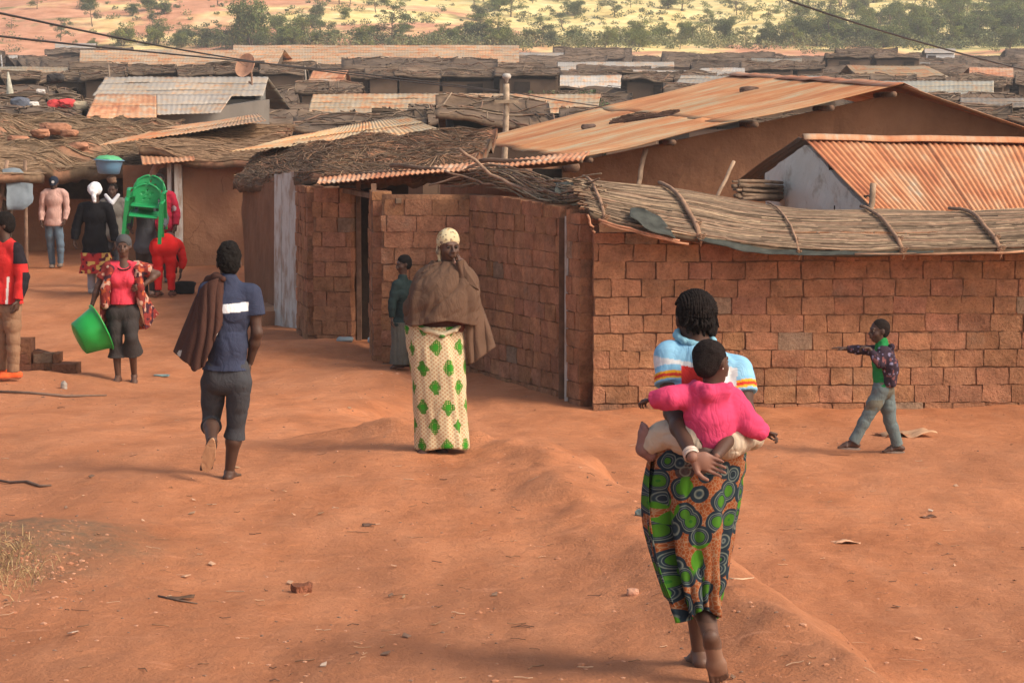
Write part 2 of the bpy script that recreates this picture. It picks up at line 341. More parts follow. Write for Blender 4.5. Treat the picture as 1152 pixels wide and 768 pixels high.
# ------------------------------------------------------------------ builders
def _brick_template():
    # cuboid surface 6x3x3 with rounded edges
    pts = []; faces = []; nx, ny, nz = 6, 2, 4
    def face(f, n1, n2):
        b = len(pts)
        for i in range(n1 + 1):
            for j in range(n2 + 1): pts.append(f(i / n1 * 2 - 1, j / n2 * 2 - 1))
        for i in range(n1):
            for j in range(n2):
                q = b + i * (n2 + 1) + j; faces.append([q, q + n2 + 1, q + n2 + 2, q + 1])
    face(lambda a, c: (a, -1, c), nx, nz); face(lambda a, c: (-a, 1, c), nx, nz)
    face(lambda a, c: (-1, -a, c), ny, nz); face(lambda a, c: (1, a, c), ny, nz); face(lambda a, c: (a, c, 1), nx, ny); face(lambda a, c: (a, -c, -1), nx, ny)
    return np.array(pts), np.array(faces)
BT, BF = _brick_template()
def brick_wall(p0, p1, zt0, zt1, parent, name='wall', th=.22, bl=.345, bh=.185, gap=.009, holes=(), seed=0, tone=(.40, .192, .103), zb=None, rag=0, rough=.009):
    """adobe wall along p0->p1; every brick modelled, all in one mesh; a mud mortar core behind the joints"""
    rr = random.Random(seed); p0 = np.array(p0[:2], float); p1 = np.array(p1[:2], float); L = np.linalg.norm(p1 - p0); d = (p1 - p0) / L; n = np.array([d[1], -d[0]])
    g0, g1 = gz(*p0), gz(*p1); z = (min(g0, g1) if zb is None else zb) - .12; mb = MB(); core = MB(); row = 0
    top = lambda s: zt0 + (zt1 - zt0) * s / L
    def hole(a, b, z0, z1): return any(a < h[1] and b > h[0] and z0 < h[3] and z1 > h[2] for h in holes)
    while z < max(zt0, zt1):
        s = -(row % 2) * bl / 2 + rr.uniform(-.05, .05)
        while s < L:
            l = bl * rr.choice([1, 1, 1, 1.06, .9, .7]); a, b = max(s, 0), min(s + l, L); s += l
            if b - a < .04: continue
            zz1 = min(z + bh, top((a + b) / 2))
            if zz1 - z < .09 or hole(a + .02, b - .02, z + .02, zz1 - .02): continue
            if rag and z + bh > top((a + b) / 2) - bh and rr.random() < rag: continue
            hx, hy, hz = (b - a - gap * rr.uniform(.7, 1.4)) / 2, th / 2 + rr.uniform(-.007, .009), (zz1 - z - gap * rr.uniform(.7, 1.3)) / 2
            q = BT * [hx, hy, hz]; q = q * (1 - .022 * (np.abs(BT[:, [1, 0, 0]]) * np.abs(BT[:, [2, 2, 1]]) > .98) * [.6, .5, 1.6])
            t = rr.uniform(-.018, .018); q = np.stack([q[:, 0] * math.cos(t) - q[:, 2] * math.sin(t), q[:, 1], q[:, 0] * math.sin(t) + q[:, 2] * math.cos(t)], 1)
            o = rr.random() * 50; q = q + rough * np.stack([fbm(q * 9 + o, 2), fbm(q * 9 + o + 9, 2), fbm(q * 9 + o + 20, 2)], -1)
            m = (a + b) / 2; c2 = p0 + d * m
            V = np.stack([c2[0] + q[:, 0] * d[0] + q[:, 1] * n[0], c2[1] + q[:, 0] * d[1] + q[:, 1] * n[1], (z + zz1) / 2 + q[:, 2] + .004 * math.sin(m * 2.3 + row)], 1)
            v = rr.gauss(1, .065); cc = np.array(tone) * v * [1, rr.gauss(1, .025), rr.gauss(1, .035)]
            if rr.random() < .03: cc = np.array([.33, .215, .14]) * rr.uniform(.8, 1.2)
            mb.add(V, BF, cc)
        row += 1; z += bh
    # mortar core, split around holes
    xs = sorted({0, L} | {h[0] for h in holes} | {h[1] for h in holes})
    z0 = (min(g0, g1) if zb is None else zb) - .15
    for a, b in zip(xs[:-1], xs[1:]):
        segs = [(z0, None)]
        for h in holes:
            if h[0] < b - .01 and h[1] > a + .01: segs = [(z0, h[2]), (h[3], None)]
        for (za, zbb) in segs:
            if zbb is not None and zbb - za < .02: continue
            ta = (top(a) - (.22 if rag else .03)) if zbb is None else zbb; tb = (top(b) - (.22 if rag else .03)) if zbb is None else zbb
            if ta <= za: continue
            q = []
            for (s, t) in ((a, ta), (b, tb)):
                for o in (-1, 1):
                    w = p0 + d * (s + (.012 if s == 0 else -.012 if s == L else 0)) + n * o * (th / 2 - .017)
                    q += [[w[0], w[1], za], [w[0], w[1], t]]
            core.add(q, [[0, 1, 3, 2], [4, 6, 7, 5], [0, 4, 5, 1], [2, 3, 7, 6], [1, 5, 7, 3], [0, 2, 6, 4]], np.array(tone) * .82)
    mb.add(np.concatenate(core.V), np.concatenate(core.F[4]), np.concatenate(core.C))
    return mb.build(name, M['brick'], parent, smooth=True, world=True)
def slab_wall(p0, p1, z0, zt0, zt1, mat, parent, name='wall', th=.2, nu=40, nv=20, amp=.02, col=(1, 1, 1), apex=None, zf=None):
    """plastered wall with an uneven face; apex=(s fraction, z) makes a gable"""
    p0 = np.array(p0[:2], float); p1 = np.array(p1[:2], float); L = np.linalg.norm(p1 - p0); d = (p1 - p0) / L; n = np.array([d[1], -d[0]])
    u = np.linspace(0, 1, nu); v = np.linspace(0, 1, nv); mb = MB()
    ztop = np.interp(u, [0, apex[0], 1], [zt0, apex[1], zt1]) if apex else zt0 + (zt1 - zt0) * u
    fr = []
    for o in (1, -1):
        S = u[:, None] + 0 * v[None]; Z = z0 + (ztop[:, None] - z0) * v[None]
        W = p0 + (d * L) * S[..., None] + n * o * th / 2
        q = np.stack([W[..., 0], W[..., 1], Z], -1); a = amp * fbm(q * 1.7, 3) + amp * .4 * fbm(q * 6, 2)
        q[..., 0] += n[0] * a * o; q[..., 1] += n[1] * a * o; fr.append(q.reshape(-1, 3)); mb.add(fr[-1], grid(nu, nv) if o > 0 else grid(nu, nv)[:, ::-1], col)
    top = np.arange(nu) * nv + nv - 1; bot = np.arange(nu) * nv; nn = nu * nv
    F = [np.stack([top[:-1], top[1:], top[1:] + nn, top[:-1] + nn], 1), np.stack([bot[:-1], bot[:-1] + nn, bot[1:] + nn, bot[1:]], 1)]
    e0 = np.arange(nv); e1 = (nu - 1) * nv + np.arange(nv)
    F += [np.stack([e0[:-1], e0[1:], e0[1:] + nn, e0[:-1] + nn], 1), np.stack([e1[:-1], e1[:-1] + nn, e1[1:] + nn, e1[1:]], 1)]
    mb.F[4] += F
    return mb.build(name, mat, parent, smooth=False, world=True)
def tin_roof(a, b, c, d, mat, parent, name='roof', wl=.09, amp=.011, sheet=.76, nv=10, sag=.02, seed=0, per=6, jag=.03, col=(1, 1, 1)):
    """a->b along the ridge, d->c along the eave (quad a,b,c,d); corrugations run from ridge to eave"""
    a, b, c, d = [np.array(x, float) for x in (a, b, c, d)]; rr = np.random.default_rng(seed)
    W = max(np.linalg.norm(b - a), np.linalg.norm(c - d)); H = (np.linalg.norm(d - a) + np.linalg.norm(c - b)) / 2
    nu = max(8, int(W / wl * per)); nw = W / wl
    nn = np.cross(b - a, d - a); nn /= np.linalg.norm(nn)
    if nn[2] < 0: nn = -nn
    ns = int(W / sheet) + 2; rows = max(1, int(round(H / 2.4))); mb = MB()
    for r in range(rows):
        v0, v1 = r / rows, (r + 1) / rows + (0.10 / H if r < rows - 1 else 0)
        u = np.linspace(0, 1, nu); v = np.linspace(v0, v1, nv)
        jo = rr.normal(0, jag, ns); lift = rr.normal(0, .004, ns); tn = 1 + rr.normal(0, .07, ns)
        si = np.clip((u * W / sheet).astype(int), 0, ns - 1)
        vv = v[None] + (v[None] == v1) * jo[si][:, None] / H * (1 if r == rows - 1 else .4)
        U = u[:, None] + 0 * vv
        q = (a + (b - a) * U[..., None]) * (1 - vv[..., None]) + (d + (c - d) * U[..., None]) * vv[..., None]
        dsp = amp * np.sin(U * nw * 2 * math.pi) + lift[si][:, None] + (rows - 1 - r) * .006 + sag * fbm(np.stack([U * W * .5, vv * H * .7, 0 * U + seed], -1), 2)
        q = q + nn * dsp[..., None]
        cc = np.ones((nu, nv, 3)) * tn[si][:, None, None] * np.array(col)
        mb.add(q.reshape(-1, 3), grid(nu, nv), None, np.stack([U * W + seed * 3.3, vv * H], -1).reshape(-1, 2)); mb.C[-1] = cc.reshape(-1, 3)
    o = mb.build(name, mat, parent, smooth=True, world=True)
    s = o.modifiers.new('thickness', 'SOLIDIFY'); s.thickness = .004; s.offset = -1
    return o
def strands(mb, n, fn, r, colfn, sides=4, seg=5):
    for i in range(n):
        pts = fn(i)
        if pts is None: continue
        mb.tube(pts, r(i) if callable(r) else r, sides, colfn(i), caps=False)
def patch(c00, c10, c11, c01):
    c = [np.array(x, float) for x in (c00, c10, c11, c01)]
    return lambda u, v: (c[0] * (1 - u) * (1 - v) + c[1] * u * (1 - v) + c[2] * u * v + c[3] * (1 - u) * v)
def thatch_roof(c00, c10, c11, c01, parent, name='roof', n=500, amp=.06, th=.14, r=.006, length=.9, along=False, tone=(.23, .155, .095), seed=0, nu=40, nv=20, drop=0, warp=None):
    """layer of grass/reeds on the patch c00-c10 (top edge) c01-c11 (eave); strands lie down the slope or along it"""
    rr = random.Random(seed); S = patch(c00, c10, c11, c01)
    def surf(u, v):
        q = S(u[..., None], v[..., None]); a = amp * fbm(q * 1.5 + seed, 3)
        if warp is not None: a = a + warp(u, v)
        q = q.copy(); q[..., 2] += a; return q
    u, v = np.meshgrid(np.linspace(0, 1, nu), np.linspace(0, 1, nv), indexing='ij'); q = surf(u, v)
    mb = MB(); lo = q.copy(); lo[..., 2] -= th; nn = nu * nv
    ee = fbm(q * .8 + seed, 3)[..., None]; cq = np.where(ee > .25, np.array([.33, .165, .095]), np.array(tone) * .9) * (1 + .3 * fbm(q * 3, 2)[..., None])
    mb.add(q.reshape(-1, 3), grid(nu, nv)); mb.C[-1] = cq.reshape(-1, 3); mb.add(lo.reshape(-1, 3), grid(nu, nv)[:, ::-1], np.array(tone) * .5)
    F = []
    for e in (np.arange(nu) * nv, np.arange(nu) * nv + nv - 1, np.arange(nv), (nu - 1) * nv + np.arange(nv)):
        F.append(np.stack([e[:-1], e[1:], e[1:] + nn, e[:-1] + nn], 1))
    mb.F[4] += F
    W = np.linalg.norm(np.array(c10) - np.array(c00)); H = np.linalg.norm(np.array(c01) - np.array(c00))
    def fn(i):
        L = length * rr.uniform(.4, 1.2); u0, v0 = rr.random(), rr.random(); an = rr.gauss(0, .14)
        k = 6; t = np.linspace(-.5, .5, k)
        if along: uu = u0 + t * L / W * math.cos(an); vv = v0 + t * L / H * math.sin(an) * .6
        else: uu = u0 + t * L / W * math.sin(an * 1.6); vv = v0 + t * L / H * math.cos(an)
        ok = (vv > -.02) & (vv < 1.0 + drop / H + .02) & (uu > -.06 * length / W) & (uu < 1 + .06 * length / W)
        if ok.sum() < 3: return None
        p = surf(uu[ok], vv[ok]); p[:, 2] += r * .8 + rr.random() * .02 + np.array([rr.gauss(0, .006) for _ in range(len(p))])
        return p
    def cf(i):
        s = rr.gauss(1, .2); g = rr.random()
        return np.clip((np.array(tone) * (1 - g * .35) + np.array([.34, .24, .15]) * g * .35) * s, .02, .6)
    strands(mb, n, fn, lambda i: r * rr.uniform(.35, .9), cf)
    return mb.build(name, M['reed'], parent, smooth=True, world=True)
def stick(pts, r, col=(.30, .20, .13), sides=7, wob=.01, seed=0):
    pts = np.array(pts, float); rr = np.random.default_rng(seed); t = np.linspace(0, 1, 9); k = np.linspace(0, 1, len(pts))
    q = np.stack([np.interp(t, k, pts[:, i]) for i in range(3)], 1) + rr.normal(0, wob, (9, 3)); return q
def house(name, px, py, D, label, cat='house', group=None):
    p = P(px, py, D); return empty(name, (p[0], D, gz(p[0], D)), label, cat, group)
# ================================================================== A: brick house with the reed roof, right
HA = empty('brick_house', (.85, 23.9, -.5), 'red adobe brick house at the right under a low grey reed roof', 'house')
ac = np.array([.86, 24.0]); al = P(530, 300, 27.35)[:2]
brick_wall((ac[0] - .02, ac[1]), (9.2, 24.35), 1.33, 1.34, HA, 'front_wall', seed=1)
tl = lambda f: 1.56 + (1.67 - 1.56) * f
pa = ac + (al - ac) * .135; pb = ac + (al - ac) * .185
nrm = np.array([(al - ac)[1], -(al - ac)[0]]); nrm /= np.linalg.norm(nrm)
brick_wall(pa, ac - (ac - al) * .034, tl(.1), 1.5, HA, 'side_wall', seed=2, bl=.30)
brick_wall(al, pb, tl(1), tl(.18), HA, 'side_wall', seed=3, bl=.30)
brick_wall((9.2, 24.47), (9.2, 29), 1.5, 1.7, HA, 'side_wall', seed=4)
mb = MB(); f0 = ac + (al - ac) * .155 - nrm * .07; z0 = gz(*f0)
mb.box((f0[0] + .012, f0[1] - .03, z0 + .93), (.08, .05, 2.05), None, (.9, .9, .9)); mb.build('door_post', M['paint_wood'], HA, world=True, noise=.004)
mb = MB(); f0 = ac + (al - ac) * .182 - nrm * .06; mb.box((f0[0] - .01, f0[1] - .02, z0 + .93), (.10, .07, 2.0), None, (.12, .065, .04)); mb.build('door_jamb', M['wood'], HA, world=True, noise=.004)
# reed roof: heights follow the sagging edge seen in the photograph
def edge(pxs, D): return np.array([P(x, y, D) for x, y in pxs])
lowE = edge([(664, 240), (690, 249), (735, 259), (790, 268), (835, 277), (870, 280), (973, 283), (1060, 282), (1152, 279), (1235, 276)], 23.55)
topE = edge([(650, 203), (700, 209), (747, 214), (790, 221), (835, 229), (889, 238), (995, 239), (1060, 240), (1152, 239), (1235, 238)], 25.6)
def reed_surf(u, v):
    k = np.linspace(0, 1, len(lowE)); ux = np.clip(u, -.01, 1.01)
    xs_l = np.interp(ux, [0, 1], [lowE[0, 0], lowE[-1, 0]]); xs_t = np.interp(ux, [0, 1], [topE[0, 0] - .05, topE[-1, 0] - .1])
    l = np.stack([xs_l, 0 * ux + 23.55, np.interp(xs_l, lowE[:, 0], lowE[:, 2])], -1); t = np.stack([xs_t, 0 * ux + 25.6, np.interp(xs_t, topE[:, 0], topE[:, 2])], -1)
    q = t * (1 - v[..., None]) + l * v[..., None]; q[..., 2] += .10 * np.sin(np.clip(v, 0, 1) * math.pi) + .018 * fbm(q * [1.2, 2.5, 1], 3); return q
mb = MB(); nu, nv = 120, 16; u, v = np.meshgrid(np.linspace(0, 1, nu), np.linspace(0, 1, nv), indexing='ij'); q = reed_surf(u, v); lo = q.copy(); lo[..., 2] -= .05; nn = nu * nv
mb.add(q.reshape(-1, 3), grid(nu, nv), (.13, .09, .058)); mb.add(lo.reshape(-1, 3), grid(nu, nv)[:, ::-1], (.10, .07, .045))
for e in (np.arange(nu) * nv, np.arange(nu) * nv + nv - 1, np.arange(nv), (nu - 1) * nv + np.arange(nv)): mb.F[4].append(np.stack([e[:-1], e[1:], e[1:] + nn, e[:-1] + nn], 1))
rr = random.Random(11); Wd = lowE[-1, 0] - lowE[0, 0]
def fn(i):
    L = rr.uniform(.7, 2.6); u0 = rr.uniform(-.06, 1.03); v0 = rr.random() ** .9; k = 9; t = np.linspace(0, 1, k)
    uu = u0 + t * L / Wd; sl = rr.gauss(0, .035); vv = v0 + sl * (t - .5) + .006 * np.sin(t * 9 + i)
    vv = np.clip(vv, 0, 1.0); ok = (uu > -.012) & (uu < 1.01)
    if ok.sum() < 3: return None
    p = reed_surf(uu[ok], vv[ok]); p[:, 2] += .004 + rr.random() * .028; p[:, 0] += (uu[ok] < 0) * rr.uniform(-.12, 0); return p
def cf(i):
    s = rr.gauss(1, .3); return np.clip(np.array(rr.choice([(.25, .175, .115), (.20, .14, .095), (.33, .235, .15), (.16, .11, .075), (.28, .17, .11)])) * s, .02, .6)
strands(mb, 2600, fn, lambda i: rr.uniform(.004, .0085), cf)
roofA = mb.build('roof', M['reed'], HA, smooth=True, world=True)
# poles tied across the reeds
for i, (tx, ty, bx, by, rd) in enumerate([(662, 203, 679, 262, .016), (748, 214, 786, 272, .024), (873, 236, 898, 277, .012), (978, 240, 1014, 282, .02), (1080, 238, 1124, 282, .022)]):
    a, b = P(tx, ty, 25.5), P(bx, by, 23.5); ua = (a[0] - topE[0, 0]) / (topE[-1, 0] - topE[0, 0]); ub = (b[0] - lowE[0, 0]) / Wd
    t = np.linspace(0, 1, 12); p = reed_surf(ua + (ub - ua) * t, t * 1.0); p[:, 2] += .045 + rd; p[-1, 2] -= .06; p[-1, 1] -= .03
    p[:, 0] += .014 * fbm(np.stack([t * 3, 0 * t + i, 0 * t], -1), 2)
    mb = MB(); mb.tube(p, rd * np.linspace(.9, 1.15, 12), 7, (.30, .18, .115))
    for q in (p[-2], p[-1] + [0, 0, .01]):
        for kk in range(4 if rd > .015 else 2):
            an = np.linspace(0, 6.28, 9); mb.tube(np.stack([q[0] + (rd + .012) * np.cos(an) + .01 * kk, q[1] + (rd + .014) * np.sin(an), q[2] + .014 * kk - .03 + .01 * np.sin(an * 2)], 1), .006, 4, (.26, .15, .09))
    mb.tube([p[-1], p[-1] + [.015, -.02, -.05], p[-1] + [.005, -.02, -.10]], [.02 * rd / .02, .015, .006], 5, (.3, .17, .1))
    o = mb.build('roof_pole', M['wood'], HA, smooth=True, world=True)
# thin poles along the eave and black sheet showing below the reeds
for (a, b, c) in [((672, 247), (765, 272), (.42, .2, .12)), ((675, 251), (775, 276), (.38, .19, .11)), ((960, 286), (1152, 284), (.36, .2, .12)), ((668, 262), (661, 243), (.4, .2, .12))]:
    A, B = P(*a, 23.5), P(*b, 23.48); mb = MB(); mb.tube(stick([A, B], 0, seed=3, wob=.006), .013, 6, c); mb.build('eave_pole', M['wood'], HA, smooth=True, world=True)
def sheet(pts_top, pts_bot, Dt, Db, mat, parent, name, nv=8, wr=.02, seed=0, world=True, th=.004):
    T = np.array([P(x, y, Dt) for x, y in pts_top]); B = np.array([P(x, y, Db) for x, y in pts_bot]); n = 40
    s = np.linspace(0, 1, n); iT = np.stack([np.interp(s, np.linspace(0, 1, len(T)), T[:, i]) for i in range(3)], 1); iB = np.stack([np.interp(s, np.linspace(0, 1, len(B)), B[:, i]) for i in range(3)], 1)
    v = np.linspace(0, 1, nv)[None, :, None]; q = iT[:, None] * (1 - v) + iB[:, None] * v
    q = q + wr * np.stack([fbm(q * 5 + seed, 2), fbm(q * 5 + seed + 9, 2), fbm(q * 5 + seed + 19, 2)], -1)
    o = mesh(name, q.reshape(-1, 3), grid(n, nv), mat, parent, True, np.ones((n * nv, 3)), None, world)
    m = o.modifiers.new('thickness', 'SOLIDIFY'); m.thickness = th; return o
M['tarp'] = flat_mat('dark_plastic', (.05, .053, .045), rough=.7, spec=.2, var=.5, nsc=9, bump=0)
sheet([(708, 236), (725, 233), (742, 241)], [(708, 244), (735, 260), (760, 267)], 23.75, 23.45, M['tarp'], HA, 'plastic_sheet', seed=1)
sheet([(785, 262), (835, 270), (870, 277), (975, 281), (1050, 281)], [(785, 269), (835, 283), (870, 286), (975, 287.5), (1050, 284)], 23.6, 23.47, M['tarp'], HA, 'plastic_sheet', nv=5, wr=.012, seed=4)
# tangled branches along the top of the side wall
BB = empty('brushwood_bundle', P(600, 215, 26), 'tangle of bent grey sticks lying along the top of the side wall', 'brushwood')
mb = MB(); rr = random.Random(5)
path = [P(505, 205, 27.8), P(545, 196, 27.2), P(575, 200, 26.6), (P(610, 214, 25.9)), P(640, 222, 25.0), P(672, 214, 24.4)]
for i in range(150):
    a = rr.uniform(0, .75); b = min(1, a + rr.uniform(.2, .5)); t = np.linspace(a, b, 8)
    q = np.stack([np.interp(t, np.linspace(0, 1, 6), [p[j] for p in path]) for j in range(3)], 1)
    off = np.array([rr.gauss(0, .05), rr.gauss(0, .08), rr.gauss(0, .055)]); q = q + off + np.cumsum(np.random.default_rng(i).normal(0, .012, (8, 3)), 0)
    mb.tube(q, rr.uniform(.004, .011), 5, np.array(rr.choice([(.36, .26, .17), (.28, .18, .12), (.2, .13, .09), (.42, .31, .2)])) * rr.uniform(.7, 1.2))
for (pts, rd) in [([P(516, 167, 26.9), P(535, 180, 26.8), P(552, 197, 26.6), P(575, 205, 26.3), P(610, 222, 25.8)], .02), ([P(483, 208, 27.6), P(520, 198, 27.4), P(553, 187, 27)], .012),
                  ([P(500, 192, 27.5), P(530, 201, 27.2), P(562, 209, 26.8)], .012), ([P(645, 219, 25), P(658, 228, 24.6), P(661, 262, 24.2)], .013)]:
    mb.tube(stick(pts, 0, seed=7), rd, 7, (.33, .21, .14))
mb.build('branches', M['wood'], BB, smooth=True, world=True)
o = sheet([(625, 207), (640, 201), (652, 209)], [(622, 216), (640, 222), (650, 219)], 25.6, 24.9, M['tarp'], None, 'plastic_sheet', seed=6, wr=.03); tag(o, 'scrap of dark plastic sheet caught in the brushwood by the corner', 'plastic sheet')
# ================================================================== B: row house with the door recess and thatch
HB = empty('row_house', (-1.6, 28.6, gz(-1.6, 28.6)), 'long adobe row house with a thatched roof, door recess and leaning white board', 'house')
w0 = P(431, 300, 27.4)[:2]; zb = 1.72
brick_wall(w0, P(531, 300, 27.2)[:2], 1.66, 1.66, HB, 'front_wall', seed=21, bl=.36, bh=.195)
w1 = P(425, 300, 28.7)[:2]; brick_wall(w1, w0 + [-.02, .14], 1.66, 1.66, HB, 'return_wall', seed=22, bl=.3)
w2 = P(356, 300, 29.9)[:2]; w3 = P(399, 300, 29.7)[:2]
brick_wall(w2, w3, 1.66, 1.66, HB, 'front_wall', seed=23, bl=.34, bh=.19)
w4 = P(342, 300, 31.4)[:2]; brick_wall(w4, w2 + [-.02, .13], 1.66, 1.66, HB, 'side_wall', seed=24, bl=.3)
w5 = P(318, 300, 33.2)[:2]; w6 = P(281, 300, 36.4)[:2]
slab_wall(w6, w5, -.6, 1.52, 1.66, M['mud'], HB, 'side_wall', col=(.80, .80, .84), amp=.03)
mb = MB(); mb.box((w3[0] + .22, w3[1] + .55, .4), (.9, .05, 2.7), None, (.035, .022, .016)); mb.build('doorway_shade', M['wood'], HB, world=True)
mb = MB()
for (x, y0) in ((w3[0] + .05, w3[1] + .05), (w0[0] - .12, w0[1] + .25)): mb.box((x, y0, .55), (.06, .07, 2.4), None, (.20, .12, .08))
mb.beam([w3[0] - .1, w3[1] - .16, 1.62], [w0[0] + .2, w0[1] - .16, 1.56], .07, .06, col=(.14, .09, .06)); mb.build('door_frame', M['wood'], HB, world=True, noise=.006)
# leaning white board door
mb = MB(); a, b = P(317, 300, 32.5)[:2], P(344, 300, 32.0)[:2]; g = gz(*a); a = a - [.1, .12]; b = b - [.1, .12]
for i in range(3):
    p = a + (b - a) * (i + .5) / 3; mb.beam([p[0], p[1], g - .05], [p[0] + .02, p[1] + .05, 1.78 + .02 * i], .032, .205 if i else .19, up=(b[0] - a[0], b[1] - a[1], 0), col=(1, 1, 1))
mb.build('board_door', M['paint_wood'], HB, world=True, noise=.004)
# doorstep plinth
mb = MB(); c = P(300, 350, 34); mb.box((c[0] + .5, 33.6, gz(c[0] + .5, 33.4)), (1.4, 2.6, .3), Matrix.Rotation(-.75, 3, 'Z'), (1, 1, 1)); mb.build('plinth', M['mud_pale'], HB, world=True, noise=.03, nscale=3)
# roof: thatch slopes, one eave line
e = [P(262, 206, 36.2), P(300, 202, 34.2), P(352, 197, 30.6), P(440, 196, 29.5), P(528, 190, 28.6)]
tp = [P(285, 175, 39), P(330, 166, 38), P(380, 158, 37), P(450, 152, 36), P(560, 150, 34)]
rr = random.Random(9)
def rs(u, v):
    k = np.linspace(0, 1, 5); E = np.stack([np.interp(u, k, [q[i] for q in e]) for i in range(3)], -1); T = np.stack([np.interp(u, k, [q[i] for q in tp]) for i in range(3)], -1)
    q = T * (1 - v[..., None]) + E * v[..., None]; q[..., 2] += .06 * fbm(q * 1.3, 3) + .05 * fbm(q * 4, 2); return q
mb = MB(); nu, nv = 90, 40; u, v = np.meshgrid(np.linspace(0, 1, nu), np.linspace(0, 1, nv), indexing='ij'); q = rs(u, v); lo = q.copy(); lo[..., 2] -= .14; nn = nu * nv
mb.add(q.reshape(-1, 3), grid(nu, nv), (.17, .11, .07)); mb.add(lo.reshape(-1, 3), grid(nu, nv)[:, ::-1], (.10, .07, .045))
for ee in (np.arange(nu) * nv, np.arange(nu) * nv + nv - 1, np.arange(nv), (nu - 1) * nv + np.arange(nv)): mb.F[4].append(np.stack([ee[:-1], ee[1:], ee[1:] + nn, ee[:-1] + nn], 1))
def fn(i):
    L = rr.uniform(.4, 1.5); u0, v0 = rr.random(), (rr.random() if i % 3 else rr.uniform(.85, 1)); t = np.linspace(-.5, .5, 6); an = rr.gauss(0, .5)
    if i % 5 == 0: an += 1.4
    uu = u0 + t * L / 7 * math.cos(an); vv = v0 + t * L / 7 * math.sin(an); ok = (uu > 0) & (uu < 1) & (vv > 0) & (vv < 1.03)
    if ok.sum() < 3: return None
    p = rs(uu[ok], vv[ok]); p[:, 2] += .01 + rr.random() * .04 - (.10 * rr.random() if v0 > .95 else 0)
    return p
strands(mb, 3000, fn, lambda i: rr.uniform(.0025, .0075), lambda i: np.clip(np.array(rr.choice([(.22, .145, .09), (.19, .12, .078), (.25, .165, .10), (.16, .105, .07), (.30, .16, .09)])) * rr.gauss(1, .18), .02, .6))
earth = fbm(q * 1.1 + 3, 3).reshape(-1); mb.C[0] = np.where(earth[:, None] > .02, np.array([[.36, .17, .095]]), np.array([[.20, .13, .085]])) * (1 + .25 * fbm(q * 5, 2).reshape(-1, 1))
mb.build('roof', M['reed'], HB, smooth=True, world=True)
# loose tin on that roof: long strip over the recess and a yellowed sheet further back
o = tin_roof(P(360, 200, 30.8), P(664, 172, 28.2), P(656, 181, 26.3), P(356, 208, 28.9), M['tin_rust'], HB, 'tin_strip', seed=5, nv=6, wl=.085, amp=.009, col=(1.15, 1.15, 1.15), jag=.01)
def tag_top(o, label, cat, group=None): return tag(o, label, cat, group)
tin_roof(P(330, 155, 41), P(456, 131, 43), P(500, 148, 36.5), P(258, 172, 37.5), M['tin_tan'], HB, 'tin_sheet', seed=8, nv=6, wl=.09, amp=.008, col=(1.25, 1.15, .95))
for (a, b) in [((540, 181, 28.3), (655, 183, 26.9)), ((440, 186, 29.5), (545, 196, 27.6)), ((400, 197, 29.9), (640, 185, 27.1))]:
    mb = MB(); mb.tube(stick([P(*a), P(*b)], 0, seed=2), .03, 7, (.17, .11, .075)); mb.build('rafter', M['wood'], HB, smooth=True, world=True)
# ================================================================== C: big gable house
HC = empty('gable_house', (4, 31, -.4), 'large mud plastered house with a broad rusty tin gable roof', 'house')
gl = P(600, 200, 31.2)[:2]; gr_ = P(1290, 200, 31.2)[:2]; ap = P(1014, 102, 31.2)
fr = (ap[0] - gl[0]) / (gr_[0] - gl[0])
ev = P(640, 186, 31.2); zl = ev[2] - (ev[0] - gl[0]) * (ap[2] - ev[2]) / (ap[0] - ev[0])
slab_wall(gl, gr_, -.8, P(600, 192, 31.2)[2], P(1290, 190, 31.2)[2], M['mud'], HC, 'gable_wall', nu=120, nv=40, amp=.03, apex=(fr, ap[2] - .03), col=(1.05, 1.02, 1.0))
slab_wall(gl + [0, .12], P(500, 200, 45)[:2], -.6, 1.85, 2.0, M['mud'], HC, 'side_wall', amp=.03)
A, B, C_, D_ = P(829, 84, 44), P(1017, 97, 30.6), P(646, 178, 30.4), P(524, 160, 42.5)
M['tin_ochre'] = tin_mat('ochre_tin', .56, (1.02, .97, .80)); M['tin_bright'] = tin_mat('bright_rusty_tin', .74)
tin_roof(A, B, C_, D_, M['tin_ochre'], HC, 'roof', seed=12, wl=.10, amp=.006, nv=14, sag=.025, jag=.02)
tin_roof(P(829, 84, 44), B, P(1300, 196, 30.6), P(1120, 150, 44), M['tin_rust'], HC, 'roof', seed=13, wl=.10, amp=.010, nv=14, sag=.02)
# ridge capping
mb = MB(); t = np.linspace(0, 1, 60); rp = A + (B - A) * t[:, None] + [0, 0, .05]; rp[:, 2] += .02 * fbm(rp * 1.5, 2)
dn = (D_ - A) / np.linalg.norm(D_ - A); dn2 = np.array([.9, 0, -.42]); o3 = []
for off in (-1, 0, 1): o3.append(rp + (dn * .22 if off < 0 else dn2 * .22 if off > 0 else 0) + [0, 0, -.0])
q = np.stack(o3, 1); mb.add(q.reshape(-1, 3), grid(60, 3), (.95, .8, .75), np.stack([np.repeat(t * 12, 3), np.tile([0, .2, .4], 60)], 1))
rc = mb.build('ridge_cap', M['tin_rust'], HC, smooth=True, world=True); rc.modifiers.new('t', 'SOLIDIFY').thickness = .006
for f, rd in ((.001, .075), (.05, .035), (.30, .04), (.55, .04), (.78, .04), (.97, .04)):    # purlin ends under the verge
    mb = MB(); p = C_ + (B - C_) * f; mb.tube([p + [0, -.02, -.04 - rd], p + [-.1, .9, -.04 - rd]], rd, 9, (.17, .10, .065)); mb.build('purlin', M['wood'], HC, smooth=True, world=True)
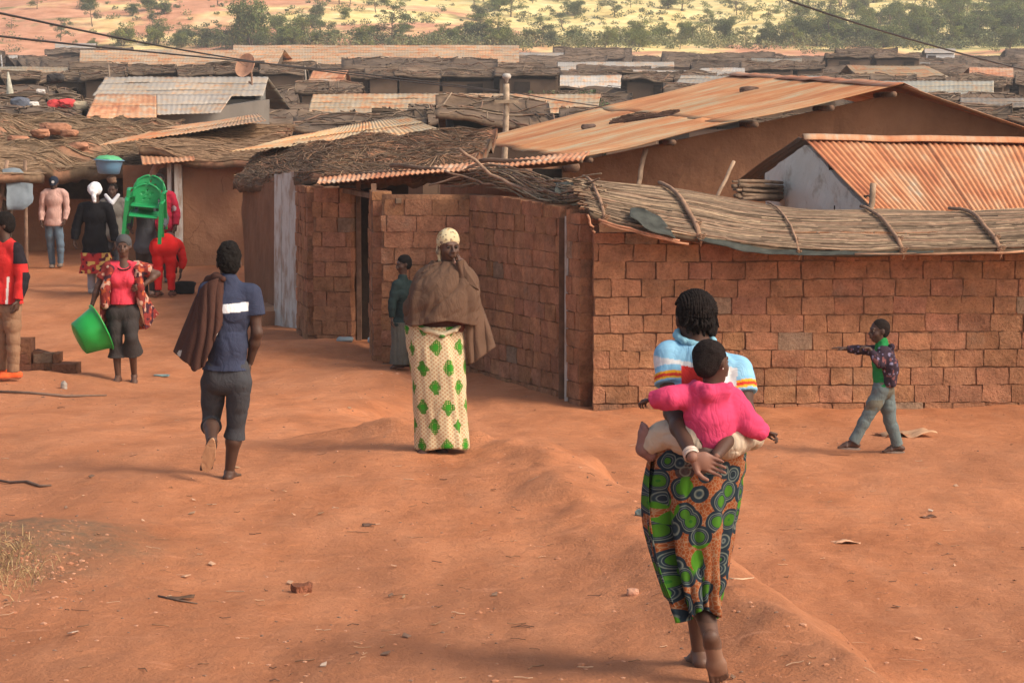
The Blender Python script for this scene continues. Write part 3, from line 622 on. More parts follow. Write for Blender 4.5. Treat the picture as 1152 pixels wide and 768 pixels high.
mb = MB(); a = P(599, 190, 31.05); b = P(632, 206, 31.05); mb.box(((a[0] + b[0]) / 2, 31.08, (a[2] + b[2]) / 2), (b[0] - a[0], .06, a[2] - b[2]), None, (.02, .015, .012)); mb.build('window', M['wood'], HC, world=True)
mb = MB(); mb.box(((a[0] + b[0]) / 2, 31.02, b[2] - .03), (b[0] - a[0] + .2, .1, .05), None, (.22, .14, .09)); mb.build('window_sill', M['wood'], HC, world=True, noise=.005)
# stones and scraps lying on the big roof
def roof_pt(px, py, A=A, B=B, C=C_, D=D_):
    n = np.cross(B - A, D - A); a = P(px, py, 1.0); d = a - [0, 0, CAMZ]; t = ((A - [0, 0, CAMZ]) @ n) / (d @ n); return d * t + [0, 0, CAMZ]
def rock(name, label, cat, c, s, col, seed=0, group=None, mat=None):
    bm = bmesh.new(); bmesh.ops.create_icosphere(bm, subdivisions=3, radius=1)
    V = np.array([v.co[:] for v in bm.verts]); F = np.array([[v.index for v in f.verts] for f in bm.faces]); bm.free()
    V = np.sign(V) * np.abs(V) ** .75; V = V * (1 + .22 * fbm(V * 1.4 + seed * 5, 3))[:, None] * np.array(s)
    o = mesh(name, V, F, mat or M['stone'], None, False, np.ones((len(V), 3)) * col); o.location = Vector(c); tag(o, label, cat, group); return o
M['cloth'] = attr_mat('cloth', var=.15, nsc=8, bump=.3, bsc=25, bd=.01)
M['stone'] = attr_mat('stone', var=.3, nsc=8, bump=.6, bsc=30, bd=.01)
p = roof_pt(843, 105); rock('stone', 'dark stone weighing down the rusty gable roof near its ridge', 'stone', p + [0, 0, .05], (.17, .09, .06), (.14, .09, .07), 1)
p = roof_pt(662, 147); rock('stone', 'dark stone weighing down the lower left of the rusty gable roof', 'stone', p + [0, 0, .05], (.11, .08, .06), (.12, .08, .065), 2)
# pile of old straw on the big roof
q0, q1, q2, q3 = roof_pt(700, 135), roof_pt(765, 128), roof_pt(755, 133), roof_pt(685, 142)
up = np.array([0, 0, .06]); ST = empty('straw_heap', roof_pt(725, 134), 'thin heap of dark old straw lying on the rusty gable roof', 'straw')
thatch_roof(q0 + up, q1 + up, q2 + up, q3 + up, ST, 'straw', n=160, amp=.03, th=.05, length=.5, along=True, tone=(.16, .08, .05), nu=20, nv=10, seed=77)
for i, (a, b) in enumerate([(((726, 168), 30.9), ((718, 208), 30.6)), (((826, 182), 27.6), ((808, 220), 27.4)), (((982, 206), 25.9), ((979, 242), 25.9))]):
    A0, B0 = P(*a[0], a[1]), P(*b[0], b[1]); mb = MB(); B0 = B0 + (B0 - A0) * 1.2
    mb.tube(stick([A0, B0], 0, seed=i + 30, wob=.006), .035 if i != 1 else .022, 8, (.32, .22, .15)); o = mb.build('wooden_pole', M['wood'], None, smooth=True)
    tag(o, ['thin pole standing against the plastered gable wall', 'thin grey stick leaning left of the white wall', 'short thick post poking up before the white house'][i], 'pole')
# ================================================================== D: white house with the rusty roof, right
HD = empty('white_house', (4.4, 28, -.45), 'small limewashed white house with a bright rusty corrugated roof', 'house')
apx = P(903, 155, 28.2); ev0 = P(988, 243, 26.0); rdR = P(1330, 164, 28.6); evR = P(1330, 246, 26.2); bk = P(824, 203, 30.2)
tin_roof(apx, rdR, evR, ev0, M['tin_bright'], HD, 'roof', seed=31, col=(1.2, 1.2, 1.15), wl=.076, amp=.010, nv=10, sag=.012, jag=.02, per=8)
tin_roof(apx + [-.05, .1, .01], rdR + [0, .1, 0], rdR + [0, 2.4, -.8], bk + [.05, .0, .0], M['tin_grey'], HD, 'roof', seed=33, wl=.08, amp=.01, nv=8, col=(.55, .5, .48))
w0 = P(981, 240, 26.5); w1 = P(868, 240, 29.3); dm = (w1 - w0)[:2]
n_ = 60
apz = apx[2] - .05
slab_wall(w1[:2], w0[:2] + [.03, .0], -.6, 1.85, 1.47, M['lime'], HD, 'gable_wall', nu=50, nv=30, amp=.025, apex=(.42, apz - .03), th=.18)
slab_wall(w0[:2] + [.15, .02], (9.5, 26.7), -.6, 1.5, 1.5, M['lime'], HD, 'front_wall', amp=.02)
mb = MB(); t = np.linspace(0, 1, 50); rp = apx + (rdR - apx) * t[:, None] + [0, 0, .055]
q = np.stack([rp + [0, -.16, -.07], rp + [0, -.08, -.01], rp, rp + [0, .16, -.07]], 1); q[:, :, 2] += .012 * fbm(np.stack([t * 9, 0 * t, 0 * t], -1), 2)[:, None]
mb.add(q.reshape(-1, 3), grid(50, 4), (1.1, 1.05, 1), np.stack([np.repeat(t * 9, 4), np.tile([0, .1, .2, .3], 50)], 1)); rc = mb.build('ridge_cap', M['tin_rust'], HD, smooth=True, world=True); rc.modifiers.new('t', 'SOLIDIFY').thickness = .006
for (x, y, s) in [(886, 232, 1), (942, 235, .9), (936, 188, .8), (976, 223, .8)]:
    f = (x - 868) / (981 - 868); p = w1 + (w0 - w1) * f; p = P(x, y, p[1] - .11); mb = MB(); mb.box(p, (.10 * s, .1, .09 * s), None, (.04, .03, .025)); mb.build('vent', M['wood'], HD, world=True)
# stacked poles beside it
SP = empty('pole_stack', P(850, 225, 28), 'stack of weathered poles under the white house eave', 'pole stack'); mb = MB(); rr = random.Random(2)
for i in range(22):
    a = P(830 + rr.uniform(-6, 6), 222 - (i // 5) * 4.5 + rr.uniform(-2, 2), 27.9 + rr.uniform(-.1, .1)); b = P(880, 224 - (i // 5) * 4.2 + rr.uniform(-2, 2), 28.6 + .1 * (i % 5)); mb.tube([a, (a + b) / 2 + [0, 0, rr.gauss(0, .01)], b], rr.uniform(.015, .03), 6, np.array([.27, .18, .12]) * rr.uniform(.6, 1.2))
mb.build('poles', M['wood'], SP, smooth=True, world=True)
# ================================================================== E: left side
HE = empty('mud_house', P(100, 200, 47), 'low brown mud house behind the people at the left, under a sagging grass roof', 'house')
slab_wall(P(-60, 250, 46.5)[:2], P(186, 250, 46.5)[:2], -.5, 1.75, 1.75, M['mud'], HE, 'wall', nu=60, nv=20, col=(.95, .9, .85), amp=.03)
thatch_roof(P(-60, 128, 55), P(205, 140, 54), P(192, 193, 45.2), P(-60, 186, 44.5), HE, 'roof', n=1500, amp=.22, th=.22, r=.014, length=1.8, along=True, tone=(.22, .145, .088), seed=41, nu=70, nv=30)
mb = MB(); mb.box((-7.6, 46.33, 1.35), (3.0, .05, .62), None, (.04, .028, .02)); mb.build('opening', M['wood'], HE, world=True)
for i, (x, y, s) in enumerate([(62, 145, .34), (45, 150, .22), (78, 150, .2), (20, 158, .26), (88, 165, .22), (12, 172, .3)]):
    p = P(x, y, 49 - i * .4); rock('clay_lump', ['big', 'flat', 'small', 'pale', 'loose', 'low'][i] + ' red clay lump on the grass roof ' + ['at its highest point', 'left of the biggest lump', 'right of the biggest lump', 'near the frame edge', 'above the capped man', 'lowest of its heap'][i], 'clay lump', p, (s * .9, s * .7, s * .4), (.36, .17, .10), i + 5, 'clay lumps on the grass roof')
HF = empty('wattle_house', P(240, 200, 43), 'mud walled house with a stepped reed and tin roof above the green chairs', 'house')
slab_wall(P(203, 250, 42.6)[:2], P(300, 250, 42.6)[:2], -.4, 1.8, 1.8, M['mud_pale'], HF, 'wall', nu=50, nv=25, col=(.9, .85, .8), amp=.02)
slab_wall(P(140, 250, 44)[:2], P(176, 250, 44)[:2], -.4, 1.75, 1.75, M['mud'], HF, 'wall', nu=30, nv=20, amp=.02)
mb = MB(); mb.box(P(184, 235, 44.6), (.6, .05, 2.6), None, (.20, .12, .08)); mb.build('door', M['wood'], HF, world=True)
mb = MB(); a = P(202, 300, 42.4); mb.box((a[0], 42.4, .8), (.13, .12, 2.0), None, (.48, .50, .50)); mb.build('door_post', M['paint_wood'], HF, world=True, noise=.01)
mb = MB(); a = P(192, 300, 42.4); mb.box((a[0], 42.45, .8), (.07, .1, 2.0), None, (.7, .7, .7)); mb.build('door_post', M['paint_wood'], HF, world=True, noise=.01)
mb = MB(); mb.tube([P(171, 210, 42.5), P(172, 196, 42.5), P(176, 187, 42.5), P(186, 184, 42.5)], .07, 8, (.34, .20, .14)); mb.build('brace', M['wood'], HF, world=True, smooth=True)
tin_roof(P(180, 146, 47), P(290, 128, 50), P(300, 137, 45), P(110, 164, 44), M['tin_tan'], HF, 'tin_sheet', seed=45, nv=6, wl=.09, amp=.008, col=(1.0, .85, .75))
thatch_roof(P(170, 148, 47), P(330, 140, 47), P(300, 186, 41.8), P(156, 168, 42.5), HF, 'roof', n=800, amp=.10, th=.12, r=.014, length=1.6, along=True, tone=(.24, .145, .085), seed=46, nu=50, nv=24)
tin_roof(P(157, 168, 43), P(218, 172, 43), P(219, 180, 41.7), P(160, 184, 41.7), M['tin_rust'], HF, 'tin_sheet', seed=47, nv=6, wl=.09, amp=.008)
# blue grey sheet hanging at the left edge, with poles behind
M['bluesheet'] = flat_mat('blue_grey_plastic', (.20, .23, .25), rough=.7, var=.3, nsc=3)
HG = empty('awning', P(10, 235, 40), 'faded blue grey plastic awning on sticks at the left edge', 'awning')
thatch_roof(P(-80, 186, 41), P(16, 188, 41), P(12, 262, 40.3), P(-80, 262, 40.3), HG, 'grass_cover', n=260, amp=.10, th=.3, r=.012, length=1.0, tone=(.15, .10, .07), seed=49, nu=24, nv=16)
sheet([(4, 190), (22, 190), (35, 203)], [(9, 237), (24, 237), (37, 228)], 40.0, 39.7, M['bluesheet'], HG, 'plastic_sheet', seed=9, wr=.035)
thatch_roof(P(-80, 158, 43), P(30, 162, 43), P(50, 196, 40), P(-80, 192, 39.5), HG, 'grass_cover', n=420, amp=.12, th=.14, r=.012, length=1.2, along=True, tone=(.28, .18, .11), seed=48, nu=30, nv=16)
for (x, x2, D) in ((-22, -20, 39.8), (28, 30, 40.3), (8, -14, 40.2)):
    mb = MB(); mb.tube([P(x, 180, D), [P(x2, 310, D)[0], D, gz(P(x2, 310, D)[0], D) - .1]], .035, 7, (.25, .16, .11)); mb.build('pole', M['wood'], HG, world=True, smooth=True)
mb = MB(); mb.tube([P(-30, 200, 40), P(10, 226, 40)], .03, 6, (.25, .16, .11)); mb.build('pole', M['wood'], HG, world=True, smooth=True)
# low broken brick wall by the man in the red jacket
LW = empty('broken_wall', hit(60, 425), 'stepped remnant of a low mud brick wall beside the orange shoes', 'wall')
h0 = hit(-30, 432); h1 = hit(90, 428)
y0 = 25.6; X = lambda px: (px - 576) / FPX * y0
g0 = gz(X(60), y0)
brick_wall((X(-80), y0), (X(36), y0), g0 + .40, g0 + .40, LW, 'bricks', th=.3, bl=.36, bh=.11, seed=51, zb=g0, tone=(.27, .115, .065))
brick_wall((X(36), y0), (X(66), y0), g0 + .27, g0 + .2, LW, 'bricks', th=.3, bl=.30, bh=.11, seed=52, zb=g0, tone=(.25, .11, .06))
brick_wall((X(60), y0 - .1), (X(89), y0 - .1), g0 + .13, g0 + .13, LW, 'bricks', th=.36, bl=.26, bh=.11, seed=53, zb=g0, tone=(.25, .11, .06))
# ================================================================== organic surfaces: distance field -> surface nets
def nrmz(v): v = np.asarray(v, float); return v / (np.linalg.norm(v) + 1e-12)
class S:
    def __init__(s, h=.008, k=.02): s.h = h; s.k = k; s.p = []; s.cuts = []; s.disp = None; s.lo = np.full(3, 1e9); s.hi = -s.lo
    def _bb(s, lo, hi): s.lo = np.minimum(s.lo, lo); s.hi = np.maximum(s.hi, hi)
    def cap(s, a, b, ra, rb=None, k=None, flat=None, sub=False, trim=False):
        """tapered capsule; flat=(axis, factor) squeezes it along an axis"""
        a = np.asarray(a, float); b = np.asarray(b, float); rb = ra if rb is None else rb; s.p.append(('c', a, b, ra, rb, s.k if k is None else k, flat, (sub, trim)))
        if not sub: s._bb(np.minimum(a - ra, b - rb), np.maximum(a + ra, b + rb))
        return s
    def chain(s, pts, rs, **kw):
        tr = kw.pop('trim', False)
        for i in range(len(pts) - 1): s.cap(pts[i], pts[i+1], rs[i], rs[i+1], trim=tr and i == len(pts) - 2, **kw)
        return s
    def ell(s, c, r, Rm=None, k=None, sub=False):
        c = np.asarray(c, float); s.p.append(('e', c, np.asarray(r, float), Rm, None, s.k if k is None else k, None, (sub, False)))
        if not sub: s._bb(c - max(r), c + max(r))
        return s
    def cut(s, p, n): s.cuts.append((np.asarray(p, float), nrmz(n))); return s
    def fold(s, amp, scale, seed=0, along=None, low=2.):
        sc = np.diag(np.ones(3) * np.asarray(scale, float))
        if along is not None: d = nrmz(along); h = float(np.max(scale)); sc = h * np.eye(3) - (h - low) * np.outer(d, d)
        s.disp = (amp, sc, seed); return s
    def build(s):
        h = s.h; m = 4 * h; lo = s.lo - m; hi = s.hi + m; n = np.ceil((hi - lo) / h).astype(int) + 1
        D = np.full(n, 9., np.float32); ax = [lo[i] + h * np.arange(n[i]) for i in range(3)]
        for (ty, a, b, ra, rb, k, flat, (sub, trim)) in s.p:
            mg = k + 3 * h + (s.disp[0] * 2 if s.disp else 0)
            if ty == 'c': bl = np.minimum(a - ra, b - rb) - mg; bh = np.maximum(a + ra, b + rb) + mg
            else: bl = a - max(b) - mg; bh = a + max(b) + mg
            i0 = np.clip(((bl - lo) / h).astype(int), 0, n); i1 = np.clip(((bh - lo) / h).astype(int) + 2, 0, n)
            if (i1 <= i0).any(): continue
            sl = tuple(slice(i0[i], i1[i]) for i in range(3)); X, Y, Z = np.meshgrid(*[ax[i][sl[i]].astype(np.float32) for i in range(3)], indexing='ij', sparse=True)
            if ty == 'c':
                ab = b - a; L2 = ab @ ab + 1e-12; px, py, pz = X - a[0], Y - a[1], Z - a[2]
                t = np.clip((px * ab[0] + py * ab[1] + pz * ab[2]) / L2, 0, 1); qx, qy, qz = px - t * ab[0], py - t * ab[1], pz - t * ab[2]
                if flat is not None:
                    f = nrmz(flat[0]); w = (1 / flat[1] - 1) * (qx * f[0] + qy * f[1] + qz * f[2]); qx, qy, qz = qx + w * f[0], qy + w * f[1], qz + w * f[2]
                d = np.sqrt(qx * qx + qy * qy + qz * qz) - (ra + (rb - ra) * t)
                if flat is not None: d = d * (flat[1] * .5 + .5)
                if trim: d = np.maximum(d, (px * ab[0] + py * ab[1] + pz * ab[2]) / np.sqrt(L2) - np.sqrt(L2))
            else:
                Rm = ra; px, py, pz = X - a[0], Y - a[1], Z - a[2]
                if Rm is not None: px, py, pz = [Rm[0, i] * px + Rm[1, i] * py + Rm[2, i] * pz for i in range(3)]
                r = b; k0 = np.sqrt((px / r[0]) ** 2 + (py / r[1]) ** 2 + (pz / r[2]) ** 2); k1 = np.sqrt((px / r[0] ** 2) ** 2 + (py / r[1] ** 2) ** 2 + (pz / r[2] ** 2) ** 2) + 1e-6
                d = k0 * (k0 - 1) / k1
            E = D[sl]
            if sub: hh = np.maximum(k - np.abs(E + d), 0) / k; D[sl] = np.maximum(E, -d) + hh * hh * k * .25
            else: hh = np.maximum(k - np.abs(E - d), 0) / k; D[sl] = np.minimum(E, d) - hh * hh * k * .25
        if s.disp:
            ix = np.argwhere(np.abs(D) < max(3 * h, s.disp[0] * 2.5)); Pn = lo + ix * h; q_ = Pn @ s.disp[1] + s.disp[2] * 7.7; q2 = q_ + .35 * fbm(q_ * .6 + 5, 2)[:, None]; v = s.disp[0] * (.45 * fbm(q_ * .7, 2) - 1.5 * (np.minimum(np.abs(vnoise(q2)), .3) - .3) * -1 * -1 - .25 - .5 * (np.minimum(np.abs(vnoise(q2 * 2.1 + 3)), .25) - .25)); D[tuple(ix.T)] += v.astype(np.float32)
        for (p, nn) in s.cuts:
            X, Y, Z = np.meshgrid(*ax, indexing='ij', sparse=True); D = np.maximum(D, ((X - p[0]) * nn[0] + (Y - p[1]) * nn[1] + (Z - p[2]) * nn[2]).astype(np.float32))
        # surface nets
        sg = D < 0; c = sg[:-1, :-1, :-1].astype(np.int8)
        tot = sum(sg[i:n[0]-1+i, j:n[1]-1+j, l:n[2]-1+l].astype(np.int8) for i in (0, 1) for j in (0, 1) for l in (0, 1))
        ac = np.argwhere((tot > 0) & (tot < 8)); idx = np.full(np.array(n) - 1, -1, np.int64); idx[tuple(ac.T)] = np.arange(len(ac))
        cr = [np.array([i, j, l]) for i in (0, 1) for j in (0, 1) for l in (0, 1)]; val = np.stack([D[tuple((ac + o).T)] for o in cr], 1)
        acc = np.zeros((len(ac), 3)); cnt = np.zeros(len(ac))
        for i in range(8):
            for j in range(i + 1, 8):
                if np.abs(cr[i] - cr[j]).sum() != 1: continue
                a, b = val[:, i], val[:, j]; mk = (a < 0) != (b < 0); t = np.where(mk, a / np.where(mk, a - b, 1), 0)
                acc += mk[:, None] * (cr[i] + t[:, None] * (cr[j] - cr[i])); cnt += mk
        V = lo + h * (ac + acc / cnt[:, None]); F = []
        for axn in range(3):
            u, w = [(1, 2), (2, 0), (0, 1)][axn]; s0 = [slice(None)] * 3; s1 = [slice(None)] * 3; s0[axn] = slice(0, -1); s1[axn] = slice(1, None)
            A, B = sg[tuple(s0)], sg[tuple(s1)]; e = np.argwhere(A != B); e = e[(e[:, u] > 0) & (e[:, w] > 0) & (e[:, u] < n[u] - 1) & (e[:, w] < n[w] - 1)]
            du = np.zeros(3, int); du[u] = 1; dw = np.zeros(3, int); dw[w] = 1
            q = np.stack([idx[tuple((e - du - dw).T)], idx[tuple((e - dw).T)], idx[tuple(e.T)], idx[tuple((e - du).T)]], 1); fl = A[tuple(e.T)]
            q[~fl] = q[~fl][:, ::-1]; F.append(q)
        return V, np.concatenate(F)
def smat(name, base=(1, 1, 1), **kw): M[name] = attr_mat(name, base, **kw); return M[name]
smat('skin', rough=.55, spec=.35, var=.10, nsc=9, bump=.15, bsc=160, bd=.002)
smat('hair', rough=.95, spec=.1, var=.3, nsc=40, bump=.8, bsc=180, bd=.006)
smat('fabric', rough=.92, spec=.1, var=.09, nsc=7, bump=0)
def _fab(m):   # woven cloth: creases plus a fine weave
    k = N.__new__(N); k.m = m; k.t = m.node_tree; k.n = k.t.nodes; k.b = k.n['Principled BSDF']; c = k.coord('Object'); n1 = k.nd('ShaderNodeTexNoise', {'Vector': k.coord('Object', scale=(1, 1, .55)), 'Scale': 11.0, 'Detail': 3, 'Distortion': 1.2}).outputs['Fac']
    cr = k.math('POWER', k.math('MULTIPLY', k.math('ABSOLUTE', k.math('SUBTRACT', n1, .5)), 5.0), .5); k.bump(k.math('ADD', cr, k.math('MULTIPLY', k.noise(c, 260, 2), .12)), .30, .012)
_fab(M['fabric'])
smat('plastic_thing', rough=.38, spec=.5, var=.06, nsc=5, bump=0)
smat('eye', rough=.5, spec=.15, var=0, bump=0)
SK = np.array([.072, .036, .024])
class Person:
    def __init__(s, label, px0, py0, group=None, cat='person', D=None, name='person', z=None, sc=1.0):
        g = hit(px0, py0) if D is None else np.array([P(px0, py0, D)[0], D, 0.0])
        if D is not None: g[2] = P(px0, py0, D)[2] if z is None else z
        s.g = g; s.px0, s.py0 = px0, py0; s.ppm = FPX / g[1] * (CTH) ; s.r = empty(name, g, label, cat, group); s.sc = sc
    def J(s, px, py, dy=0.):
        q = P(px, py, s.g[1] + dy) - s.g; return q
    def add(s, name, sd, mat, col=(1, 1, 1), parent=None, uvc=None, extra=None, smooth=True):
        V, F = sd.build() if isinstance(sd, S) else sd
        for e in (extra or []):
            v2, f2 = e.build() if isinstance(e, S) else e; F = np.concatenate([F, f2 + len(V)]); V = np.concatenate([V, v2])
        c = col(V) if callable(col) else np.ones((len(V), 3)) * np.array(col); uv = None
        if uvc is not None: a = np.arctan2(V[:, 0] - uvc[0], -(V[:, 1] - uvc[1])); uv = np.stack([a * uvc[2], V[:, 2]], 1)
        return mesh(name, V, F, M[mat] if isinstance(mat, str) else mat, parent or s.r, smooth, c, uv)
def frame(f, tilt=0., roll=0.):
    """rows: right, forward, up of a head or trunk that faces f; tilt>0 looks down"""
    f = nrmz([f[0], f[1], 0]); r = np.cross(f, [0, 0, 1.]); f2 = f * math.cos(tilt) - np.array([0, 0, 1]) * math.sin(tilt); u = np.cross(r, f2)
    r2 = r * math.cos(roll) + u * math.sin(roll); u2 = np.cross(r2, f2); return np.stack([r2, f2, u2])
def head(sd, c, Fm, s=1., jaw=1.):
    T = lambda x, y, z: c + s * (np.array([x, y, z]) @ Fm); Rm = Fm.T[[0, 1, 2]] if False else Fm
    Rr = Fm  # rows are axes; ell expects matrix whose row dot local components -> world, so use rows
    E = lambda p, r, k=.015, sub=False: sd.ell(T(*p), np.array(r) * s, _rot(Fm), k=k * s, sub=sub)
    E((0, -.012, .028), (.074, .092, .084)); E((0, .022, -.035), (.056 * jaw, .062, .072), .03); E((0, .052, -.088), (.026 * jaw, .024, .022), .03)
    E((.035, .048, -.03), (.026, .026, .026), .02); E((-.035, .048, -.03), (.026, .026, .026), .02)
    for x in (-1, 1): E((x * .031, .094, .004), (.017, .014, .011), .010, True)
    sd.cap(T(-.034, .074, .022), T(.034, .074, .022), .012 * s, k=.012 * s); sd.cap(T(0, .084, .008), T(0, .104, -.028), .008 * s, .012 * s, k=.008 * s)
    for x in (-1, 1): E((x * .013, .096, -.031), (.009, .010, .008), .005)
    E((0, .080, -.052), (.028, .022, .022), .012); sd.cap(T(-.018, .092, -.054), T(.018, .092, -.054), .0075 * s, k=.004 * s); sd.cap(T(-.015, .091, -.067), T(.015, .091, -.067), .008 * s, k=.004 * s)
    for x in (-1, 1): E((x * .076, -.008, -.008), (.009, .019, .029), .006)
def _rot(Fm): return Fm   # world = local @ Fm ; local = Fm @ world
class _RotFix: pass
def eyes(pr, c, Fm, s=1.):
    for x in (-1, 1):
        p = c + s * (np.array([x * .031, .0755, .003]) @ Fm); bm = bmesh.new(); bmesh.ops.create_uvsphere(bm, u_segments=14, v_segments=10, radius=.0115 * s)
        V = np.array([v.co[:] for v in bm.verts]); T4 = [[v.index for v in f.verts] for f in bm.faces]; bm.free(); q4 = np.array([f for f in T4 if len(f) == 4]); t3 = np.array([f for f in T4 if len(f) == 3])
        d = V @ (np.array([0, 1, 0]) @ Fm); cc = np.where((d > .0115 * s * .62)[:, None], [.015, .01, .008], [.13, .10, .085]); mesh('eye', V + p, [q4, t3], M['eye'], pr.r, True, cc)
def hair(sd, c, Fm, s=1., t=.008, back=0., top=0.):
    T = lambda x, y, z: c + s * (np.array([x, y, z]) @ Fm)
    sd.ell(T(0, -.02, .036 + top * .5), np.array([.076 + t, .090 + t, .084 + t + top]) * s, Fm, k=.02); sd.ell(T(0, -.045, -.012), np.array([.068 + t, .060 + t, .062 + t + back]) * s, Fm, k=.02)
    sd.ell(T(0, .10, -.035), np.array([.085, .075, .085]) * s, Fm, k=.012, sub=True)
    for x in (-1, 1): sd.ell(T(x * .09, .02, -.03), np.array([.025, .04, .045]) * s, Fm, k=.012, sub=True)
def hand(sd, w, d, n, thumb, s=1., curl=.5, spread=.06):
    """w wrist, d finger direction, n palm normal, thumb=+1/-1 side"""
    d = nrmz(d); n = nrmz(np.asarray(n) - np.dot(n, d) * d); t = np.cross(d, n) * thumb
    sd.cap(w, w + d * .05 * s, .027 * s, .036 * s, flat=(n, .5), k=.012 * s); sd.cap(w + d * .05 * s - t * .012 * s, w + d * .078 * s - t * .012 * s, .033 * s, .031 * s, flat=(n, .42), k=.01 * s); sd.cap(w + d * .05 * s + t * .015 * s, w + d * .075 * s + t * .012 * s, .028 * s, .028 * s, flat=(n, .45), k=.01 * s)
    for i, L in enumerate((.070, .079, .074, .058)):
        o = (1.5 - i) * .0195 * s; b = w + d * (.084 - abs(i - 1.2) * .004) * s + t * o; dd = nrmz(d + t * spread * (1.5 - i)); a = curl * (.45 + .12 * i); p = b - dd * .012 * s
        for j, (f, r) in enumerate(((.47, .0092), (.30, .0083), (.24, .0073))):
            di = dd * math.cos(a) + n * math.sin(a); q = p + di * (L * f + (.012 if j == 0 else 0)) * s; sd.cap(p, q, r * s, (r - .0007) * s, k=.003 * s); p = q; a += curl * .75
    b = w + d * .022 * s + t * .024 * s; p1 = b + (d * .55 + t * .75 + n * .25) * .042 * s; p2 = p1 + (d * .85 + t * .35 + n * .35) * .032 * s; p3 = p2 + (d * .95 + t * .05 + n * .3) * .024 * s
    sd.cap(b, p1, .016 * s, .0115 * s, k=.010 * s); sd.cap(p1, p2, .0115 * s, .0098 * s, k=.003 * s); sd.cap(p2, p3, .0098 * s, .0082 * s, k=.003 * s)
def foot(sd, ank, d, up=(0, 0, 1), s=1., toes=True, infl=0.):
    """ank ankle joint, d heel->toe direction (may point down), up sole-to-instep direction"""
    d = nrmz(d); up = nrmz(np.asarray(up, float) - np.dot(up, d) * d); side = np.cross(d, up); h = .062 * s; b = ank - up * h
    hl = b - d * .045 * s + up * .030 * s; sd.cap(ank, hl, (.036 + infl) * s, (.031 + infl) * s, k=.02 * s); sd.cap(hl, b + d * .09 * s + up * .026 * s, (.030 + infl) * s, (.034 + infl) * s, k=.02 * s, flat=(up, .82))
    sd.cap(ank + d * .01 * s, b + d * .10 * s + up * .028 * s, (.034 + infl) * s, (.025 + infl) * s, k=.02 * s); sd.cap(b + d * .09 * s + up * .02 * s - side * .012 * s, b + d * .125 * s + up * .018 * s - side * .01 * s, (.034 + infl) * s, (.028 + infl) * s, k=.015 * s, flat=(up, .6))
    sd.cap(b + d * .09 * s + up * .02 * s + side * .014 * s, b + d * .12 * s + up * .017 * s + side * .016 * s, (.030 + infl) * s, (.024 + infl) * s, k=.015 * s, flat=(up, .6))
    if toes:
        for i, (o, L, r) in enumerate(((-.030, .055, .0125), (-.010, .053, .010), (.007, .047, .0092), (.021, .040, .0085), (.033, .032, .008))):
            sd.cap(b + d * .115 * s + side * o * s + up * .014 * s, b + d * (.115 + L) * s + side * (o * 1.08) * s + up * .010 * s, r * s, r * s * .92, k=.005 * s)
def sole(ank, d, up=(0, 0, 1), s=1., th=.014, w=1.):
    """flat sole of a sandal under a foot"""
    d = nrmz(d); up = nrmz(np.asarray(up, float) - np.dot(up, d) * d); side = np.cross(d, up); b = ank - up * (.062 + th * .6) * s
    t = np.linspace(0, 2 * math.pi, 28, endpoint=False); x = np.cos(t); y = np.sin(t); L = b[None] + d * (.045 + .128 * x[:, None]) * s + side * (y * (.040 + .008 * x) * w)[:, None] * s
    V = np.concatenate([L + up * th * s / 2, L - up * th * s / 2]); n = 28; i = np.arange(n); j = (i + 1) % n
    mb = MB(); mb.add(V, [np.stack([i, i + n, j + n, j], 1), i[None, ::-1], (i + n)[None]]); return mb
def trunk(sd, j, f, s=1., e=0., belly=0., bust=0., k=.05, low=True):
    """torso between the shoulder line and the pelvis; e inflates it for clothes"""
    f = nrmz(f); sl, sr = j['shL'], j['shR']; e = e if e else -.016 * s; k = k if e > 0 else .03; ch = (sl + sr) / 2; pe = j['pel']; wa = j.get('wai', ch * .42 + pe * .58); up = nrmz(ch - pe); r = nrmz(sr - sl)
    sd.cap(sl * .86 + sr * .14 - up * .01, sr * .86 + sl * .14 - up * .01, .056 * s + e, k=k, flat=(f, .95)); c1 = ch - up * .13 * s
    sd.cap(c1 - r * .055 * s, c1 + r * .055 * s, .105 * s + e, k=k, flat=(f, .95)); sd.cap(ch - up * .05 * s, c1, .085 * s + e, .11 * s + e, k=k); sd.cap(c1, wa, .125 * s + e, (.112 + belly) * s + e, k=k, flat=(f, .86))
    
    for q in (sl, sr): sd.cap(ch + up * .045 * s, ch * .3 + q * .7 + up * .006, .040 * s + e * .6, .042 * s + e, k=.025)
    if low: sd.cap(wa, pe, (.115 + belly) * s + e, .125 * s + e, k=k, flat=(f, .9)); sd.cap(pe - r * .06 * s, pe + r * .06 * s, .105 * s + e, k=k)
    if bust:
        for x in (-1, 1): sd.ell(c1 + r * x * .068 * s + f * .085 * s - up * .01, np.array([.062, .05, .06]) * s * bust + e, None, k=.03)
def arm(sd, sh, el, wr, s=1., e=0., to=2., k=.025, ew=None):
    """to: 1 = to the elbow, 2 = to the wrist; fractions stop part way"""
    ew = e if ew is None else ew
    if to <= 1: m = sh + (el - sh) * to; sd.chain([sh, m], [.050 * s + e, .043 * s + ew], k=k, trim=True); return m
    sd.chain([sh, sh * .5 + el * .5, el], [.052 * s + e, .044 * s + e, .036 * s + e], k=k); t = to - 1; m = el + (wr - el) * t; sd.chain([el, el * .65 + wr * .35, m] if t > .4 else [el, m], [.037 * s + e, .037 * s + e, .024 * s + ew] if t > .4 else [.037 * s + e, .034 * s + ew], k=k, trim=e > 0); return m
